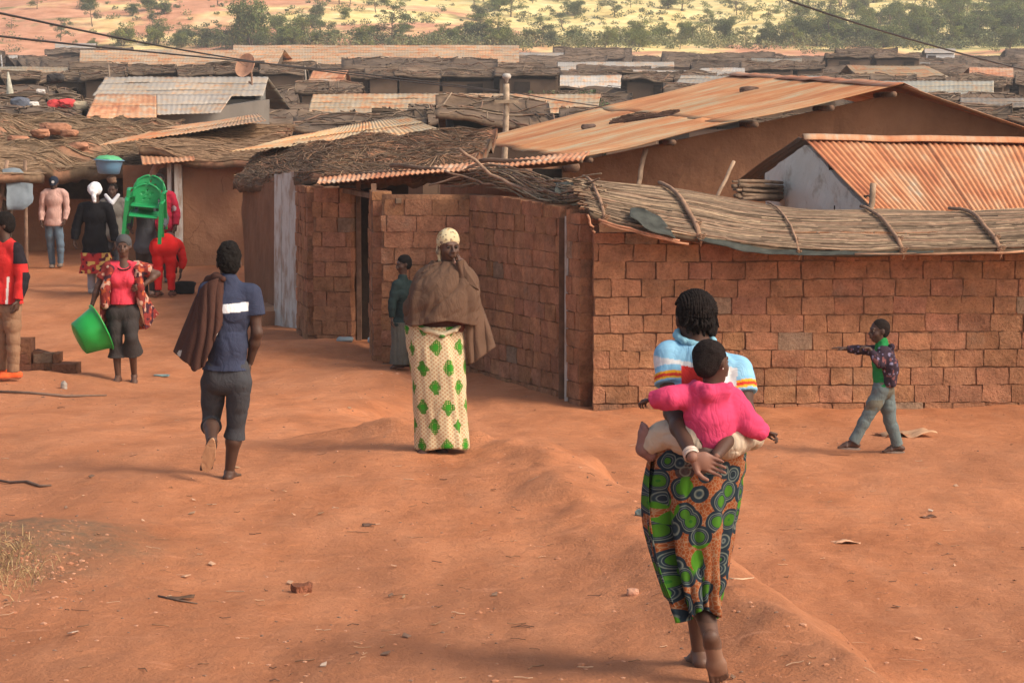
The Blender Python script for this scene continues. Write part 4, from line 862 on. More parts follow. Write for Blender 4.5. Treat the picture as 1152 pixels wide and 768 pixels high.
def leg(sd, hp, kn, an, s=1., e=0., to=2., k=.03, ew=None, calf=None):
    ew = e if ew is None else ew; cb = nrmz(calf) * .018 * s if calf is not None else 0
    if to <= 1: m = hp + (kn - hp) * to; sd.chain([hp, m], [.085 * s + e, .062 * s + ew], k=k); return m
    sd.chain([hp, hp * .5 + kn * .5, kn], [(.085 if e else .070) * s + e, (.072 if e else .064) * s + e, .053 * s + e], k=k); t = to - 1; m = kn + (an - kn) * t
    sd.chain([kn, kn * .7 + an * .3 + cb, m] if t > .4 else [kn, m], [.050 * s + e, .051 * s + e, .032 * s + ew] if t > .4 else [.052 * s + e, .05 * s + ew], k=k, trim=e > 0); return m
def skin(V): return SK * (1 + .0 * V[:, :1])
UP = np.array([0, 0, 1.])
# ================================================================== woman carrying the baby (walking away)
W1 = Person('woman seen from behind in a light blue polo shirt with a baby on her back', 795, 758); J = W1.J; f = np.array([-.08, 1, 0])
j = dict(shL=J(754, 401, .0), shR=J(829, 417, .0), pel=J(783, 522, -.02), wai=J(790, 468, .0)); j['shL'], j['shR'] = j['shL'], j['shR']
hc = J(781, 360, .06); Fh = frame((-.25, 1, 0), .35, -.05)
eL, wL = J(757, 464, -.10), J(779, 514, -.40); eR, wR = J(840, 468, -.08), J(806, 512, -.38)
sd = S(.007, .03); head(sd, hc, Fh); sd.cap(hc - [0, .01, .06], J(786, 392, .0), .052, .062); trunk(sd, j, f)
arm(sd, j['shL'], eL, wL); arm(sd, j['shR'], eR, wR)
kR, aR = J(787, 664, .10), J(801, 722, -.16); kL, aL = J(783, 660, .16), J(787, 735, .18)
leg(sd, J(768, 535, .0), kL, aL, calf=(0, -1, 0)); leg(sd, J(806, 535, .0), kR, aR, calf=(0, -1, 0))
fR = S(.005, .015); foot(fR, aR, (.22, .35, -1), (0, .95, .25)); fL = S(.005, .015); foot(fL, aL, (-.1, 1, -.05))
h1 = S(.0042, .008); hand(h1, wL, (.92, .05, -.36), (-.1, -1, .05), +1, .92, .30, .03); h2 = S(.0042, .008); hand(h2, wR + [0, .05, 0], (-.95, .0, -.25), (.1, -1, -.1), -1, .86, .35)
def c1(V):
    c = np.tile(SK, (len(V), 1)); d = np.linalg.norm((V - (wL + np.array([.07, 0, -.02]))) * [1, 1, 1], axis=1); pl = (d < .10) & (V[:, 1] < wL[1] - .0); c[pl] = [.24, .115, .078]
    so = (np.linalg.norm(V - (aR + np.array([.02, -.0, -.10])), axis=1) < .13) & (V[:, 1] < aR[1] - .015) & (V[:, 2] < aR[2] - .02); c[so] = [.21, .11, .07]; lo = V[:, 2] < .25; c[lo] = c[lo] * .8 + np.array([.26, .13, .08]) * .2; return c
W1.add('body', sd, 'skin', c1, extra=[fR, fL, h1, h2])
sd = S(.006, .02); T = lambda x, y, z: hc + np.array([x, y, z]) @ Fh
sd.ell(T(0, -.018, .030), (.081, .097, .090), Fh); sd.ell(T(-.02, -.06, -.008), (.050, .04, .045), Fh); sd.ell(T(.035, -.055, -.022), (.042, .04, .045), Fh); sd.ell(T(.070, -.03, -.04), (.022, .04, .042), Fh); [sd.cap(T(x_, -.05, -.02), T(x_ * 1.1, -.065, -.075 - .01 * (i_ % 2)), .011, .006, k=.006) for i_, x_ in enumerate((-.045, -.025, -.005, .018, .04, .062))]; sd.ell(T(0, .11, -.04), (.09, .08, .09), Fh, sub=True); sd.fold(.009, (42, 42, 9), 3); W1.add('hair', sd, 'hair', (.014, .011, .010))
mb = MB(); rr = random.Random(4)    # rows of plaits over the scalp, ends hanging at the nape
for i in range(19):
    u = -.93 + i * .1033; th = np.linspace(1.0, 3.75, 34); sc_ = math.sqrt(1 - u * u * .88); jit = .004 * fbm(np.stack([th * 3, 0 * th + i, 0 * th], -1), 2)
    q = np.stack([.083 * u + jit, -.018 + .101 * sc_ * np.cos(th), .030 + .094 * sc_ * np.sin(th)], 1); L = rr.uniform(.015, .05); e_ = q[-1]; q = np.concatenate([q, [e_ + [rr.gauss(0, .006), -.004, -L * .5], e_ + [rr.gauss(0, .012), .002, -L]]])
    w_ = np.array([T(*p_) for p_ in q]); rd = .0068 * (1 + .28 * np.sin(np.arange(len(q)) * 2.4)); rd[-1] = .002; mb.tube(w_, rd, 6, (.016, .012, .011))
mb.build('plaits', M['hair'], W1.r, smooth=True)
# polo shirt
sd = S(.006, .03); trunk(sd, j, f, 1.0, .012, belly=.01, k=.045); e1 = arm(sd, j['shL'], eL, wL, 1.0, .018, .50, k=.02, ew=.026); e2 = arm(sd, j['shR'], eR, wR, 1.0, .018, .52, k=.02, ew=.026)
sd.cap(J(785, 404, -.01), j['wai'], .08, .12, k=.04)
sd.cuts = [(J(786, 508), -UP)]; sd.fold(.013, (9, 9, 6), 1)
dL = nrmz(eL - j['shL']); dR = nrmz(eR - j['shR'])
def c2(V):
    c = np.tile([.24, .48, .66], (len(V), 1)).astype(float); z = V[:, 2]; zz = J(795, 408)[2] - .14 * V[:, 0]
    band = (z < zz) & (z > zz - .24); c[band] = [.62, .62, .62]; red = band & (z < zz - .02) & (z > zz - .16) & (V[:, 0] < J(805, 400)[0]) & (V[:, 0] > J(762, 400)[0]); c[red] = [.62, .04, .035]
    sw = V[:, 0] > J(828, 430)[0]; c[band & sw] = [.26, .50, .68]; nv = (z <= zz - .24); c[nv] = [.62, .05, .04]
    for sh, dd, e, sg_ in ((j['shL'], dL, eL, -1), (j['shR'], dR, eR, 1)):
        xo = (V[:, 0] - J(765 if sg_ < 0 else 826, 400)[0]) * sg_ > 0; t = (V - sh) @ dd; L = np.linalg.norm(e - sh); near = np.linalg.norm(V - sh - t[:, None] * dd, axis=1) < .080; near &= xo; s1 = near & (t > L * .22) ; c[s1] = [.22, .46, .64]
        for a, b, cc in ((.044, .033, (.75, .35, .03)), (.033, .018, (.60, .05, .03)), (.018, .009, (.78, .42, .04))):
            m = near & (t > L * .51 - a) & (t <= L * .51 - b); c[m] = cc
    return c
W1.add('polo_shirt', sd, 'fabric', c2)
sd = S(.005, .012); an = np.linspace(0, 2 * math.pi, 15); cc = J(782, 379, .0)
pts = np.stack([cc[0] + .078 * np.cos(an), cc[1] + .065 * np.sin(an) + .02, cc[2] + .012 * np.cos(an * 1) * -1 + .022 * np.sin(an) - .005], 1); sd.chain(list(pts), [.014] * 15); W1.add('collar', sd, 'fabric', (.20, .40, .50))
for p, dd in ((wL, wL - eL),):
    V, F = lathe([(.029, -.008), (.034, -.004), (.034, .004), (.029, .008)], 20); F = np.concatenate([F, ])
    Rm = Vector(dd).normalized().to_track_quat('Z', 'Y').to_matrix()
    for q in (.0, .02): W1.add('bracelet', (V @ np.array(Rm).T + p - nrmz(dd) * (.012 + q), F), 'plastic_thing', (.55, .42, .34))
# printed wrap
def wrap_print():
    k = N('green_circle_print', .9, .12); uv = k.coord('UV'); wv = k.nd('ShaderNodeMapping', {'Vector': uv, 'Scale': (1, 1, 1)}).outputs[0]
    n0 = k.nd('ShaderNodeTexNoise', {'Vector': uv, 'Scale': 3.0, 'Detail': 2}).outputs['Color']; duv = k.mix(.05, uv, n0, 'ADD')
    cr = k.nd('ShaderNodeTexVoronoi', {'Vector': k.coord('UV', scale=(1, 1, 1)), 'Scale': 62, 'Randomness': .8}, feature='DISTANCE_TO_EDGE').outputs['Distance']
    base = k.ramp(cr, [(.035, (.36, .22, .13)), (.08, (.33, .095, .03)), (.5, (.27, .058, .016))])
    vor = k.nd('ShaderNodeTexVoronoi', {'Vector': duv, 'Scale': 11.5, 'Randomness': .8}); d = vor.outputs['Distance']; idc = vor.outputs['Color']
    cl = k.noise(k.coord('UV', scale=(1.0, .75, 1), loc=(.35, .1, 0)), 4.3, 1, .4)     # where the clusters are
    clp = k.nd('ShaderNodeTexNoise', {'Vector': k.mix(1.0, vor.outputs['Position'], (.35, .1, 0), 'ADD'), 'Scale': 5.2, 'Detail': 1.0}).outputs['Fac']
    inn = k.math('MULTIPLY', k.ramp(clp, [(.40, 0), (.405, 1)]), k.math('LESS_THAN', d, .62))
    rings = k.ramp(d, [(.0, (.03, .16, .02)), (.09, (.03, .16, .02)), (.10, (.075, .22, .02)), (.31, (.06, .19, .02)), (.325, (.02, .03, .045)), (.36, (.025, .04, .06)), (.37, (.20, .24, .22)), (.39, (.03, .05, .07)), (.43, (.025, .045, .06)), (.47, (.22, .25, .21)), (.50, (.02, .035, .05)), (.75, (.03, .045, .06))])
    col = k.mix(inn, base, rings); bl = k.noise(k.coord('UV', scale=(1, .7, 1), loc=(3, 1, 0)), 7, 1); col = k.mix(1.0, k.mix(k.math('MULTIPLY', inn, k.ramp(bl, [(.60, 0), (.61, 1)])), col, (.08, .26, .02)), (.80, .80, .80), 'MULTIPLY')
    k.color(col); k.bump(k.noise(k.coord('Object'), 30, 3), .2, .008); return k.m

def skirt(pr, rings, name, mat, col=(1, 1, 1), n=96, folds=(), wav=.004, uvr=.2, seed=0, th=.004, hem=0, crease=0):
    """rings: (cx, cy, z, rx, ry) from the waist down; folds: (angle, depth, width) deepen with height index"""
    rings = np.array(rings, float); m = 60; t = np.linspace(0, 1, m); k = np.linspace(0, 1, len(rings)); rg_ = np.stack([np.interp(t, k, rings[:, i]) for i in range(5)], 1)
    for _ in range(6): rg_[1:-1] = (rg_[:-2] + rg_[2:] + 2 * rg_[1:-1]) / 4
    a = np.linspace(-math.pi, math.pi, n); A = a[None] + 0 * t[:, None]; Tt = t[:, None] + 0 * A; q = 0
    for (fa, dp, wd, f0) in folds: q = q + dp * np.exp(-(((A - fa - .25 * (Tt - .5) + math.pi) % (2 * math.pi) - math.pi) / wd) ** 2) * np.clip((Tt - f0) * 2.2, 0, 1)
    q = q + wav * fbm(np.stack([np.cos(A) * 3 + seed, np.sin(A) * 3, Tt * 4], -1), 3) * 1.5
    if crease: cn = np.stack([np.sin(A) * 1.1 + seed, Tt * 5.0 + np.sin(A) * 2.2, np.cos(A) * .9], -1); q = q + crease * (1.6 * np.minimum(np.abs(vnoise(cn)), .3) + .7 * np.minimum(np.abs(vnoise(cn * 2.1)), .25) - .35)
    X = rg_[:, 0][:, None] + np.sin(A) * (rg_[:, 3][:, None] + q); Y = rg_[:, 1][:, None] - np.cos(A) * (rg_[:, 4][:, None] + q)
    Z = rg_[:, 2][:, None] + 0 * A + hem * np.sin(A * 3 + 1) * Tt ** 3; V = np.stack([X, Y, Z], -1).reshape(-1, 3); uv = np.stack([A * uvr, Z], -1).reshape(-1, 2)
    o = mesh(name, V, grid(m, n)[:, ::-1], mat, pr.r, True, np.ones((len(V), 3)) * col, uv); sm = o.modifiers.new('thickness', 'SOLIDIFY'); sm.thickness = th; sm.offset = -1; return o
def ring(pr, x0, x1, py, ry, dy=0., pd=0): a, b = pr.J(x0, py, dy), pr.J(x1, py, dy); return ((a[0] + b[0]) / 2, dy, (a[2] + b[2]) / 2, (b[0] - a[0]) / 2, ry)
rg1 = [ring(W1, 739, 838, 494, .155, -.02), ring(W1, 732, 836, 512, .185, -.01), ring(W1, 730, 832, 545, .185, 0), ring(W1, 729, 826, 580, .175, .02), ring(W1, 737, 820, 620, .165, .03), ring(W1, 747, 816, 648, .15, .03), ring(W1, 756, 811, 670, .14, .02), ring(W1, 761, 808, 686, .135, .02)]
skirt(W1, rg1, 'wrap_skirt', wrap_print(), folds=[(-.95, .05, .12, .0), (-.70, -.05, .13, .05), (.62, .03, .12, .35), (.90, -.04, .16, .2), (.12, -.03, .12, .40), (-.15, .022, .14, .5), (-.45, .02, .1, .4), (.4, -.02, .1, .5)], wav=.010, uvr=.20, hem=.03, n=160, crease=.014)
# ================================================================== baby on her back
BY = Person('baby in a bright pink hooded jacket carried on the back of the woman in blue', 795, 758, name='baby', cat='baby'); J = BY.J
BY.r.location = Vector(BY.g + J(800, 495, -.3)); off = J(800, 495, -.3); Jb = lambda x, y, d=0.: BY.J(x, y, d) - off
hb = Jb(801, 408, -.20); Fb = frame((.75, .66, 0), .05, .12)
jb = dict(shL=Jb(778, 444, -.20), shR=Jb(824, 450, -.20), pel=Jb(800, 494, -.24), wai=Jb(801, 476, -.235)); sb = .62
sd = S(.005, .02); head(sd, hb, Fb, .80, 1.1); sd.cap(hb - [0, 0, .05], Jb(801, 438, -.20), .036, .042); trunk(sd, jb, (0, 1, 0), sb, k=.03)
bel, bwl = Jb(755, 447, -.26), Jb(734, 450, -.22); ber, bwr = Jb(842, 476, -.24), Jb(860, 487, -.20)
arm(sd, jb['shL'], bel, bwl, .6); arm(sd, jb['shR'], ber, bwr, .6); kL, aLb = Jb(747, 486, -.12), Jb(724, 508, -.10)
leg(sd, Jb(785, 500, -.22), kL, aLb, .62); leg(sd, Jb(815, 498, -.22), Jb(842, 490, -.02), Jb(846, 500, .12), .62)
h1 = S(.0035, .006); hand(h1, bwr, (1, .1, -.15), (0, -.3, -1), 1, .52, 1.1); h2 = S(.0035, .006); hand(h2, bwl, (-.8, .6, -.1), (0, -.1, -1), 1, .5, 1.0); ft = S(.004, .01); foot(ft, aLb + [0, 0, .01], (-.28, -.1, .9), (-.9, -.2, -.25), .62)
BY.add('body', sd, 'skin', lambda V: np.tile(SK * 1.15, (len(V), 1)), extra=[h1, h2, ft]); eyes(BY, hb, Fb, .80)
sd = S(.004, .015); hair(sd, hb, Fb, .80, .004); sd.fold(.004, (70, 70, 70), 1); BY.add('hair', sd, 'hair', (.018, .013, .012))
sd = S(.0045, .03); trunk(sd, jb, (0, 1, 0), sb, .018, k=.03, low=False); sd.cap(jb['wai'], Jb(800, 489, -.24), .098, .088, flat=((0, 1, 0), .85)); arm(sd, jb['shL'], bel, bwl, .62, .020, 2, ew=.026); arm(sd, jb['shR'], ber, bwr, .62, .020, 1.93, ew=.022)
hd = [Jb(x, y, d) for x, y, d in ((781, 430, -.20), (785, 436, -.26), (797, 441, -.30), (815, 438, -.28), (822, 432, -.22))]; sd.chain(hd, [.012, .026, .032, .026, .012], k=.02); sd.ell(Jb(799, 447, -.275), (.07, .035, .045), k=.03)
sd.fold(.010, (11, 11, 14), 5); BY.add('hooded_jacket', sd, 'fabric', (.62, .06, .145))
sd = S(.0045, .03); sd.cap(Jb(782, 492, -.22), Jb(820, 496, -.22), .072, .068); leg(sd, Jb(785, 500, -.22), kL, aLb, .62, .012, 1.82, ew=.014); leg(sd, Jb(818, 498, -.22), Jb(846, 490, -.02), Jb(846, 500, .12), .62, .012, 1.8); sd.fold(.011, (16, 16, 18), 2)
BY.add('trousers', sd, 'fabric', (.50, .40, .30))
sd = S(.004, .012); foot(sd, aLb + [0, 0, .01], (-.28, -.1, .9), (-.9, -.2, -.25), .68, False, .010); BY.add('shoe', sd, 'fabric', (.26, .14, .12))
V, F = lathe([(.0001, -.004), (.004, 0), (.0001, .004)], 8); BY.add('earring', (V + hb + (np.array([.082, -.006, -.034]) @ Fb) * .8, F), 'plastic_thing', (.8, .75, .7))
# ================================================================== woman in the brown shawl
W2 = Person('woman in a brown shawl, cream headscarf and green patterned wrap on the earth ridge', 497, 508); J = W2.J; f = np.array([.18, -1, 0])
hc = J(505, 277, -.02); Fh = frame((.42, -1, 0), .08, .0); j = dict(shR=J(476, 310), shL=J(528, 311), pel=J(494, 388), wai=J(496, 355))
sd = S(.0065, .03); head(sd, hc, Fh, .98); sd.cap(hc - [0, -.01, .06], J(502, 312, .01), .05, .06); trunk(sd, j, f, 1.0); aR, aL = J(480, 501, .04), J(494, 501, .10); leg(sd, J(482, 400), J(482, 450, -.02), aR); leg(sd, J(505, 400), J(500, 452, -.02), aL)
arm(sd, j['shR'], J(470, 345, -.02), J(492, 350, -.16)); eL, wL = J(523, 336, -.07), J(518, 304, -.085); arm(sd, j['shL'], eL, wL)
h1 = S(.0045, .008); hand(h1, wL, (.05, .15, 1), (-.6, .4, -.1), 1, .84, .55); W2.add('body', sd, 'skin', lambda V: np.where(((V[:, 2] > wL[2] - .03) & (np.linalg.norm(V[:, :2] - wL[:2], axis=1) < .12) & (V[:, 2] < wL[2] + .2) & (np.linalg.norm(V - hc, axis=1) > .15))[:, None], [.25, .12, .085], SK * 1.25), extra=[h1]); eyes(W2, hc, Fh, .98)
T = lambda x, y, z: hc + .98 * (np.array([x, y, z]) @ Fh)
sd = S(.005, .02); sd.ell(T(0, -.02, .045), (.081, .098, .088), Fh); sd.ell(T(0, -.06, -.02), (.072, .06, .078), Fh); sd.chain([T(.078, -.01, .02), T(.080, -.01, -.04), T(.07, .0, -.12)], [.010, .013, .009])
sd.ell(T(0, .115, -.045), (.074, .085, .098), Fh, k=.012, sub=True); sd.fold(.003, (12, 12, 26), 3)
def cs(V):
    c = np.tile([.56, .47, .29], (len(V), 1)); v = vnoise(V * 55) ; c[v > .38] = [.22, .17, .12]; c[vnoise(V * 38 + 9) < -.45] = [.45, .30, .14]; return c
W2.add('headscarf', sd, 'fabric', cs)
SHc = (.118, .069, .046)
def shawl_noise(V): return np.array(SHc) * (1 + .10 * fbm(V * [6, 6, 12], 2))[:, None]
SHAWL_RINGS = [ring(W2, 488, 521, 294, .07, .0), ring(W2, 483, 526, 299, .095, .0), ring(W2, 472, 533, 308, .135, -.01), ring(W2, 465, 537, 320, .165, -.02), ring(W2, 460, 538, 334, .18, -.03), ring(W2, 457, 537, 348, .185, -.03), ring(W2, 456, 534, 362, .185, -.03)]
skirt(W2, SHAWL_RINGS, 'shawl', M['fabric'], SHc, folds=[(.9, .02, .12, 0), (-.9, .015, .12, .1)], wav=.008, n=140, th=.010, crease=.034, hem=.02, seed=3)
# end of the shawl blowing out to the right
CS_PLACE = 1
def cloth_sheet(pr, top, bot, mat, col, name, nu=30, nv=30, wr=.015, seed=0, th=.008, mid=None, ws=6, pleat=None):
    T_ = np.array(top); B_ = np.array(bot); u = np.linspace(0, 1, nu); ip = lambda A: np.stack([np.interp(u, np.linspace(0, 1, len(A)), A[:, i]) for i in range(3)], 1)
    t, b = ip(T_), ip(B_); v = np.linspace(0, 1, nv)[None, :, None]; q = t[:, None] * (1 - v) + b[:, None] * v
    if mid is not None: q = q + 4 * v * (1 - v) * np.array(mid)
    q = q + wr * np.stack([fbm(q * [ws, ws, ws * .3] + seed, 2), 1.6 * fbm(q * [ws, ws, ws * .3] + seed + 9, 2), .3 * fbm(q * ws + seed + 5, 2)], -1)
    if pleat: uu = u[:, None] + .10 * fbm(np.stack([u[:, None] * 2 + 0 * v[..., 0], v[..., 0] * 1.5 + 0 * u[:, None], 0 * v[..., 0] * u[:, None] + seed], -1), 2); q[..., 1] -= pleat[0] * (np.abs(np.sin(uu * pleat[1])) - .5) * (.35 + .65 * v[..., 0])
    V = q.reshape(-1, 3)
    c = col(V) if callable(col) else np.ones((len(V), 3)) * np.array(col); o = mesh(name, V, grid(nu, nv), M[mat] if isinstance(mat, str) else mat, pr.r, True, c, V[:, [0, 2]]); m = o.modifiers.new('thickness', 'SOLIDIFY'); m.thickness = th; m.offset = 0; return o
WP = bpy.data.materials['green_circle_print']; JW = W1.J
cloth_sheet(W1, [JW(733, 510, -.10), JW(731, 510, .02), JW(742, 508, .10)], [JW(757, 682, -.12), JW(746, 668, .0), JW(752, 660, .10)], WP, (1, 1, 1), 'skirt_overlap', wr=.02, seed=2, th=.004, mid=(-.055, 0, 0))
cloth_sheet(W2, [J(519, 340, -.10), J(531, 330, -.06), J(537, 334, .0), J(537, 338, .10)], [J(527, 410, -.06), J(535, 407, -.05), J(549, 398, .0), J(557.5, 390, .06)], 'fabric', shawl_noise, 'shawl_end', wr=.02, seed=3, th=.012, nu=60, pleat=(.035, 9))
cloth_sheet(W2, [J(508, 298, -.12), J(515, 294, -.14), J(522, 292, -.13)], [J(518, 312, -.15), J(528, 318, -.16), J(537, 326, -.12)], 'fabric', shawl_noise, 'shawl_fold', wr=.03, seed=8, th=.022, ws=10)
sd = S(.006, .03); trunk(sd, j, f, 1.0, .022); sd.cap(J(482, 360, -.02), J(510, 360, -.02), .10, k=.04); sd.cuts = [(J(495, 374), -UP), (J(495, 335), UP)]; sd.fold(.009, (5, 5, 26), 7); W2.add('top', sd, 'fabric', (.105, .042, .034))
def leaf_print():
    k = N('green_leaf_print', .9, .12); uv0 = k.coord('UV'); uv = k.mix(.035, uv0, k.nd('ShaderNodeTexNoise', {'Vector': uv0, 'Scale': 5.0, 'Detail': 2}).outputs['Color'], 'ADD'); sep = k.nd('ShaderNodeSeparateXYZ', {'Vector': uv})
    # staggered motifs: cell coordinates
    sx, sz = .17, .145; X = k.math('DIVIDE', sep.outputs[0], sx); Z = k.math('DIVIDE', sep.outputs[1], sz); row = k.math('FLOOR', Z); odd = k.math('FRACT', k.math('MULTIPLY', k.math('ADD', row, 40), .43))
    Xo = k.math('ADD', X, odd); fx = k.math('MULTIPLY', k.math('SUBTRACT', k.math('FRACT', k.math('ADD', Xo, 50)), .5), sx); fz = k.math('MULTIPLY', k.math('SUBTRACT', k.math('FRACT', k.math('ADD', Z, 50)), .5), sz)
    ang = k.math('ARCTAN2', fz, fx); rr_ = k.math('SQRT', k.math('ADD', k.math('MULTIPLY', k.math('MULTIPLY', fx, fx), 1.9), k.math('MULTIPLY', fz, fz)))
    lob = k.math('ADD', .050, k.math('MULTIPLY', k.math('COSINE', k.math('MULTIPLY', ang, 4)), .006)); lob = k.math('ADD', lob, k.math('MULTIPLY', k.math('SUBTRACT', k.noise(uv, 45, 2), .5), .040))
    m = k.math('LESS_THAN', rr_, lob); inner = k.math('LESS_THAN', rr_, .024)
    dots = k.nd('ShaderNodeTexVoronoi', {'Vector': uv, 'Scale': 75, 'Randomness': .25}).outputs['Distance']
    lat = k.nd('ShaderNodeTexVoronoi', {'Vector': k.coord('UV', rot=(0, 0, .785)), 'Scale': 48, 'Randomness': .05}).outputs['Distance']
    base = k.ramp(lat, [(.0, (.40, .22, .12)), (.30, (.50, .31, .18)), (.36, (.58, .48, .30)), (.6, (.60, .51, .33))])
    gr = k.mix(inner, k.ramp(dots, [(.22, (.42, .42, .16)), (.34, (.07, .19, .03))]), (.04, .25, .02)); col = k.mix(m, base, gr); k.color(col); k.bump(k.noise(k.coord('Object'), 30, 3), .2, .008); return k.m
rg2 = [ring(W2, 458, 520, 366, .15, 0), ring(W2, 458, 521, 382, .165, 0), ring(W2, 461, 522, 410, .165, 0), ring(W2, 464, 523, 440, .155, 0), ring(W2, 467, 525, 470, .15, .02), ring(W2, 468, 527, 503, .15, .03)]
skirt(W2, rg2, 'wrap_skirt', leaf_print(), folds=[(.55, .018, .10, 0), (.85, -.02, .15, 0), (-.9, .012, .15, .2), (.1, .008, .2, .5), (-.3, -.008, .15, .3)], wav=.008, uvr=.17, hem=.012, crease=.010)
sd = S(.006, .02); band = [J(x, y, d) for x, y, d in ((459, 368, 0.0), (466, 364, -.10), (480, 371, -.16), (497, 377, -.17), (512, 371, -.14), (520, 364, -.05))]; sd.chain(band, [.014, .018, .019, .018, .016, .012]); sd.fold(.006, (8, 8, 30), 2)
W2.add('waist_roll', sd, 'fabric', lambda V: np.where((vnoise(V * [14, 14, 20]) > .25)[:, None], [.08, .22, .05], [.52, .43, .29]))
for a_, dx in ((aR, -.25), (aL, .3)):
    sd = S(.005, .015); foot(sd, a_, (dx, -1, 0), UP, .98, False, .004); sd.cut(a_ - UP * .012, UP); W2.add('shoe', sd, 'fabric', (.085, .045, .035))
# ================================================================== young man, seen from behind
M1 = Person('young man seen from behind in a navy t-shirt with a white bar', 255, 540); J = M1.J; f = np.array([-.05, 1, 0])
hc = J(257.5, 296, .03); Fh = frame((-.15, 1, 0), .12, 0); j = dict(shL=J(234, 327), shR=J(283, 330), pel=J(254, 425), wai=J(256, 390))
eR, wR = J(289, 374, -.02), J(281, 408, .06); aR = J(258, 531, .1); aLf = J(238, 500, -.22); kR = J(262, 480, .06); kL = J(241, 474, .12); eLm, wLm = J(226, 372, .0), J(236, 345, .22)
sd = S(.0065, .03); head(sd, hc, Fh); sd.cap(hc - [0, .0, .06], J(257, 322, .0), .052, .062); trunk(sd, j, f, 1.0); arm(sd, j['shR'], eR, wR); arm(sd, j['shL'], eLm, wLm); leg(sd, J(240.5, 430, .02), kL + [-.02, 0, 0], aLf, calf=(0, -.6, .4)); leg(sd, J(269, 430, -.02), kR + [.02, 0, 0], aR, calf=(0, -1, 0))
fR = S(.005, .012); foot(fR, aR, (.12, 1, -.02), UP); fL = S(.005, .012); foot(fL, aLf, (-.25, .30, -1), (0, .95, .3)); h1 = S(.0045, .008); hand(h1, wR, (-.2, .3, -1), (-1, 0, 0), -1, .95, .5); h2 = S(.0045, .008); hand(h2, wLm, (.1, .3, 1), (1, 0, 0), 1, .95, .6)
M1.add('body', sd, 'skin', skin, extra=[fR, fL, h1, h2])
sd = S(.005, .015); hair(sd, hc, Fh, 1., .006, 0, .012); sd.ell(hc + np.array([0, -.01, .105]) @ Fh, (.050, .075, .045), Fh, k=.03); sd.fold(.012, (45, 45, 45), 1); M1.add('hair', sd, 'hair', (.012, .010, .009))
sd = S(.006, .03); trunk(sd, j, f, 1.0, .010, k=.04); arm(sd, j['shL'], eLm, wLm, 1.0, .014, .6, ew=.022); arm(sd, j['shR'], eR, wR, 1.0, .014, .55, ew=.024, k=.02); sd.cap(J(257, 318), j['wai'], .075, .115); sd.ell(J(257, 313, .02), (.07, .06, .03), k=.02, sub=True); sd.cut(J(256, 416), (-.02, 0, -1)); sd.fold(.014, (8, 8, 10), 9)
def cm(V):
    c = np.tile([.040, .047, .082], (len(V), 1)); z0 = J(265, 345)[2] - .0 + (V[:, 0] - J(265, 345)[0]) * .09; m = (np.abs(V[:, 2] - z0) < .030) & (V[:, 0] > J(249, 340)[0]) & (V[:, 0] < J(281, 340)[0]) & (V[:, 1] < .03); c[m] = [.80, .80, .80]; return c
M1.add('t_shirt', sd, 'fabric', cm)
sd = S(.005, .012); sd.cap(J(246, 427), J(264, 427), .108, k=.03); sd.cap(J(247, 416), J(264, 416), .102, k=.03); leg(sd, J(240.5, 430, .02), kL + [-.02, 0, 0], aLf, .93, .010, 1.22, ew=.026, k=.010); leg(sd, J(269, 430, -.02), kR + [.02, 0, 0], aR, .93, .010, 1.24, ew=.028, k=.010); sd.fold(.008, (9, 9, 6), 4); M1.add('cropped_trousers', sd, 'fabric', (.052, .052, .058))
for a_, d_, u_, c_ in ((aR, (.12, 1, -.02), UP, (.42, .33, .26)), (aLf, (-.25, .30, -1), (0, .95, .3), (.48, .27, .15))):
    so_ = sole(a_, d_, u_, 1.0, .02, 1.05); so_.C = [np.ones((len(v), 3)) * c_ for v in so_.V]; o = so_.build('sandal', M['fabric'], M1.r); d_ = nrmz(d_); u_ = nrmz(np.array(u_) - np.dot(u_, d_) * d_); sdv = np.cross(d_, u_); mb = MB(); b = a_ - u_ * .062
    t = np.linspace(-1, 1, 9); mb.tube(b + d_ * .075 + sdv * (t * .043)[:, None] + u_ * (.055 * (1 - t ** 2) + .0)[:, None], .006, 5, (.07, .05, .04)); mb.build('strap', M['fabric'], o, smooth=True)
# jacket slung over his left shoulder
JK = Person('dark brown jacket with pale cuffs slung over the left shoulder of the young man', 255, 540, name='jacket', cat='jacket'); J = JK.J; o_ = J(226, 370, -.1); JK.r.location = Vector(JK.g + o_); Jj = lambda x, y, d=0.: JK.J(x, y, d) - o_
def cj(V): c = np.tile([.070, .033, .025], (len(V), 1)); c[np.linalg.norm(V - Jj(200, 397, -.06), axis=1) < .035] = [.5, .45, .38]; return c
cloth_sheet(JK, [Jj(250, 313, -.085), Jj(243, 313, -.10), Jj(234, 317, -.075), Jj(226, 325, -.03), Jj(221, 334, .04)], [Jj(247, 366, -.16), Jj(239, 384, -.18), Jj(228, 413, -.20), Jj(218, 418, -.18), Jj(211, 408, -.13), Jj(203, 403, -.07), Jj(196, 396, .02)], 'fabric', cj, 'jacket_cloth', nu=90, nv=60, wr=.016, seed=3, th=.016, pleat=(.030, 15))
cloth_sheet(JK, [Jj(247, 314, .0), Jj(238, 315, .05), Jj(228, 322, .10), Jj(221, 334, .05)], [Jj(243, 330, .18), Jj(232, 360, .18), Jj(215, 388, .12), Jj(198, 396, .03)], 'fabric', cj, 'jacket_lining', nu=50, nv=40, wr=.014, seed=5, th=.012, pleat=(.02, 12))
sd = S(.006, .02); sd.chain([Jj(251, 314, -.08), Jj(243, 311.5, -.03), Jj(235, 315, .05), Jj(228, 321, .09)], [.022, .028, .028, .022]); sd.fold(.01, 14, 2, along=(1, 0, .2), low=3); JK.add('folded_edge', sd, 'fabric', cj)

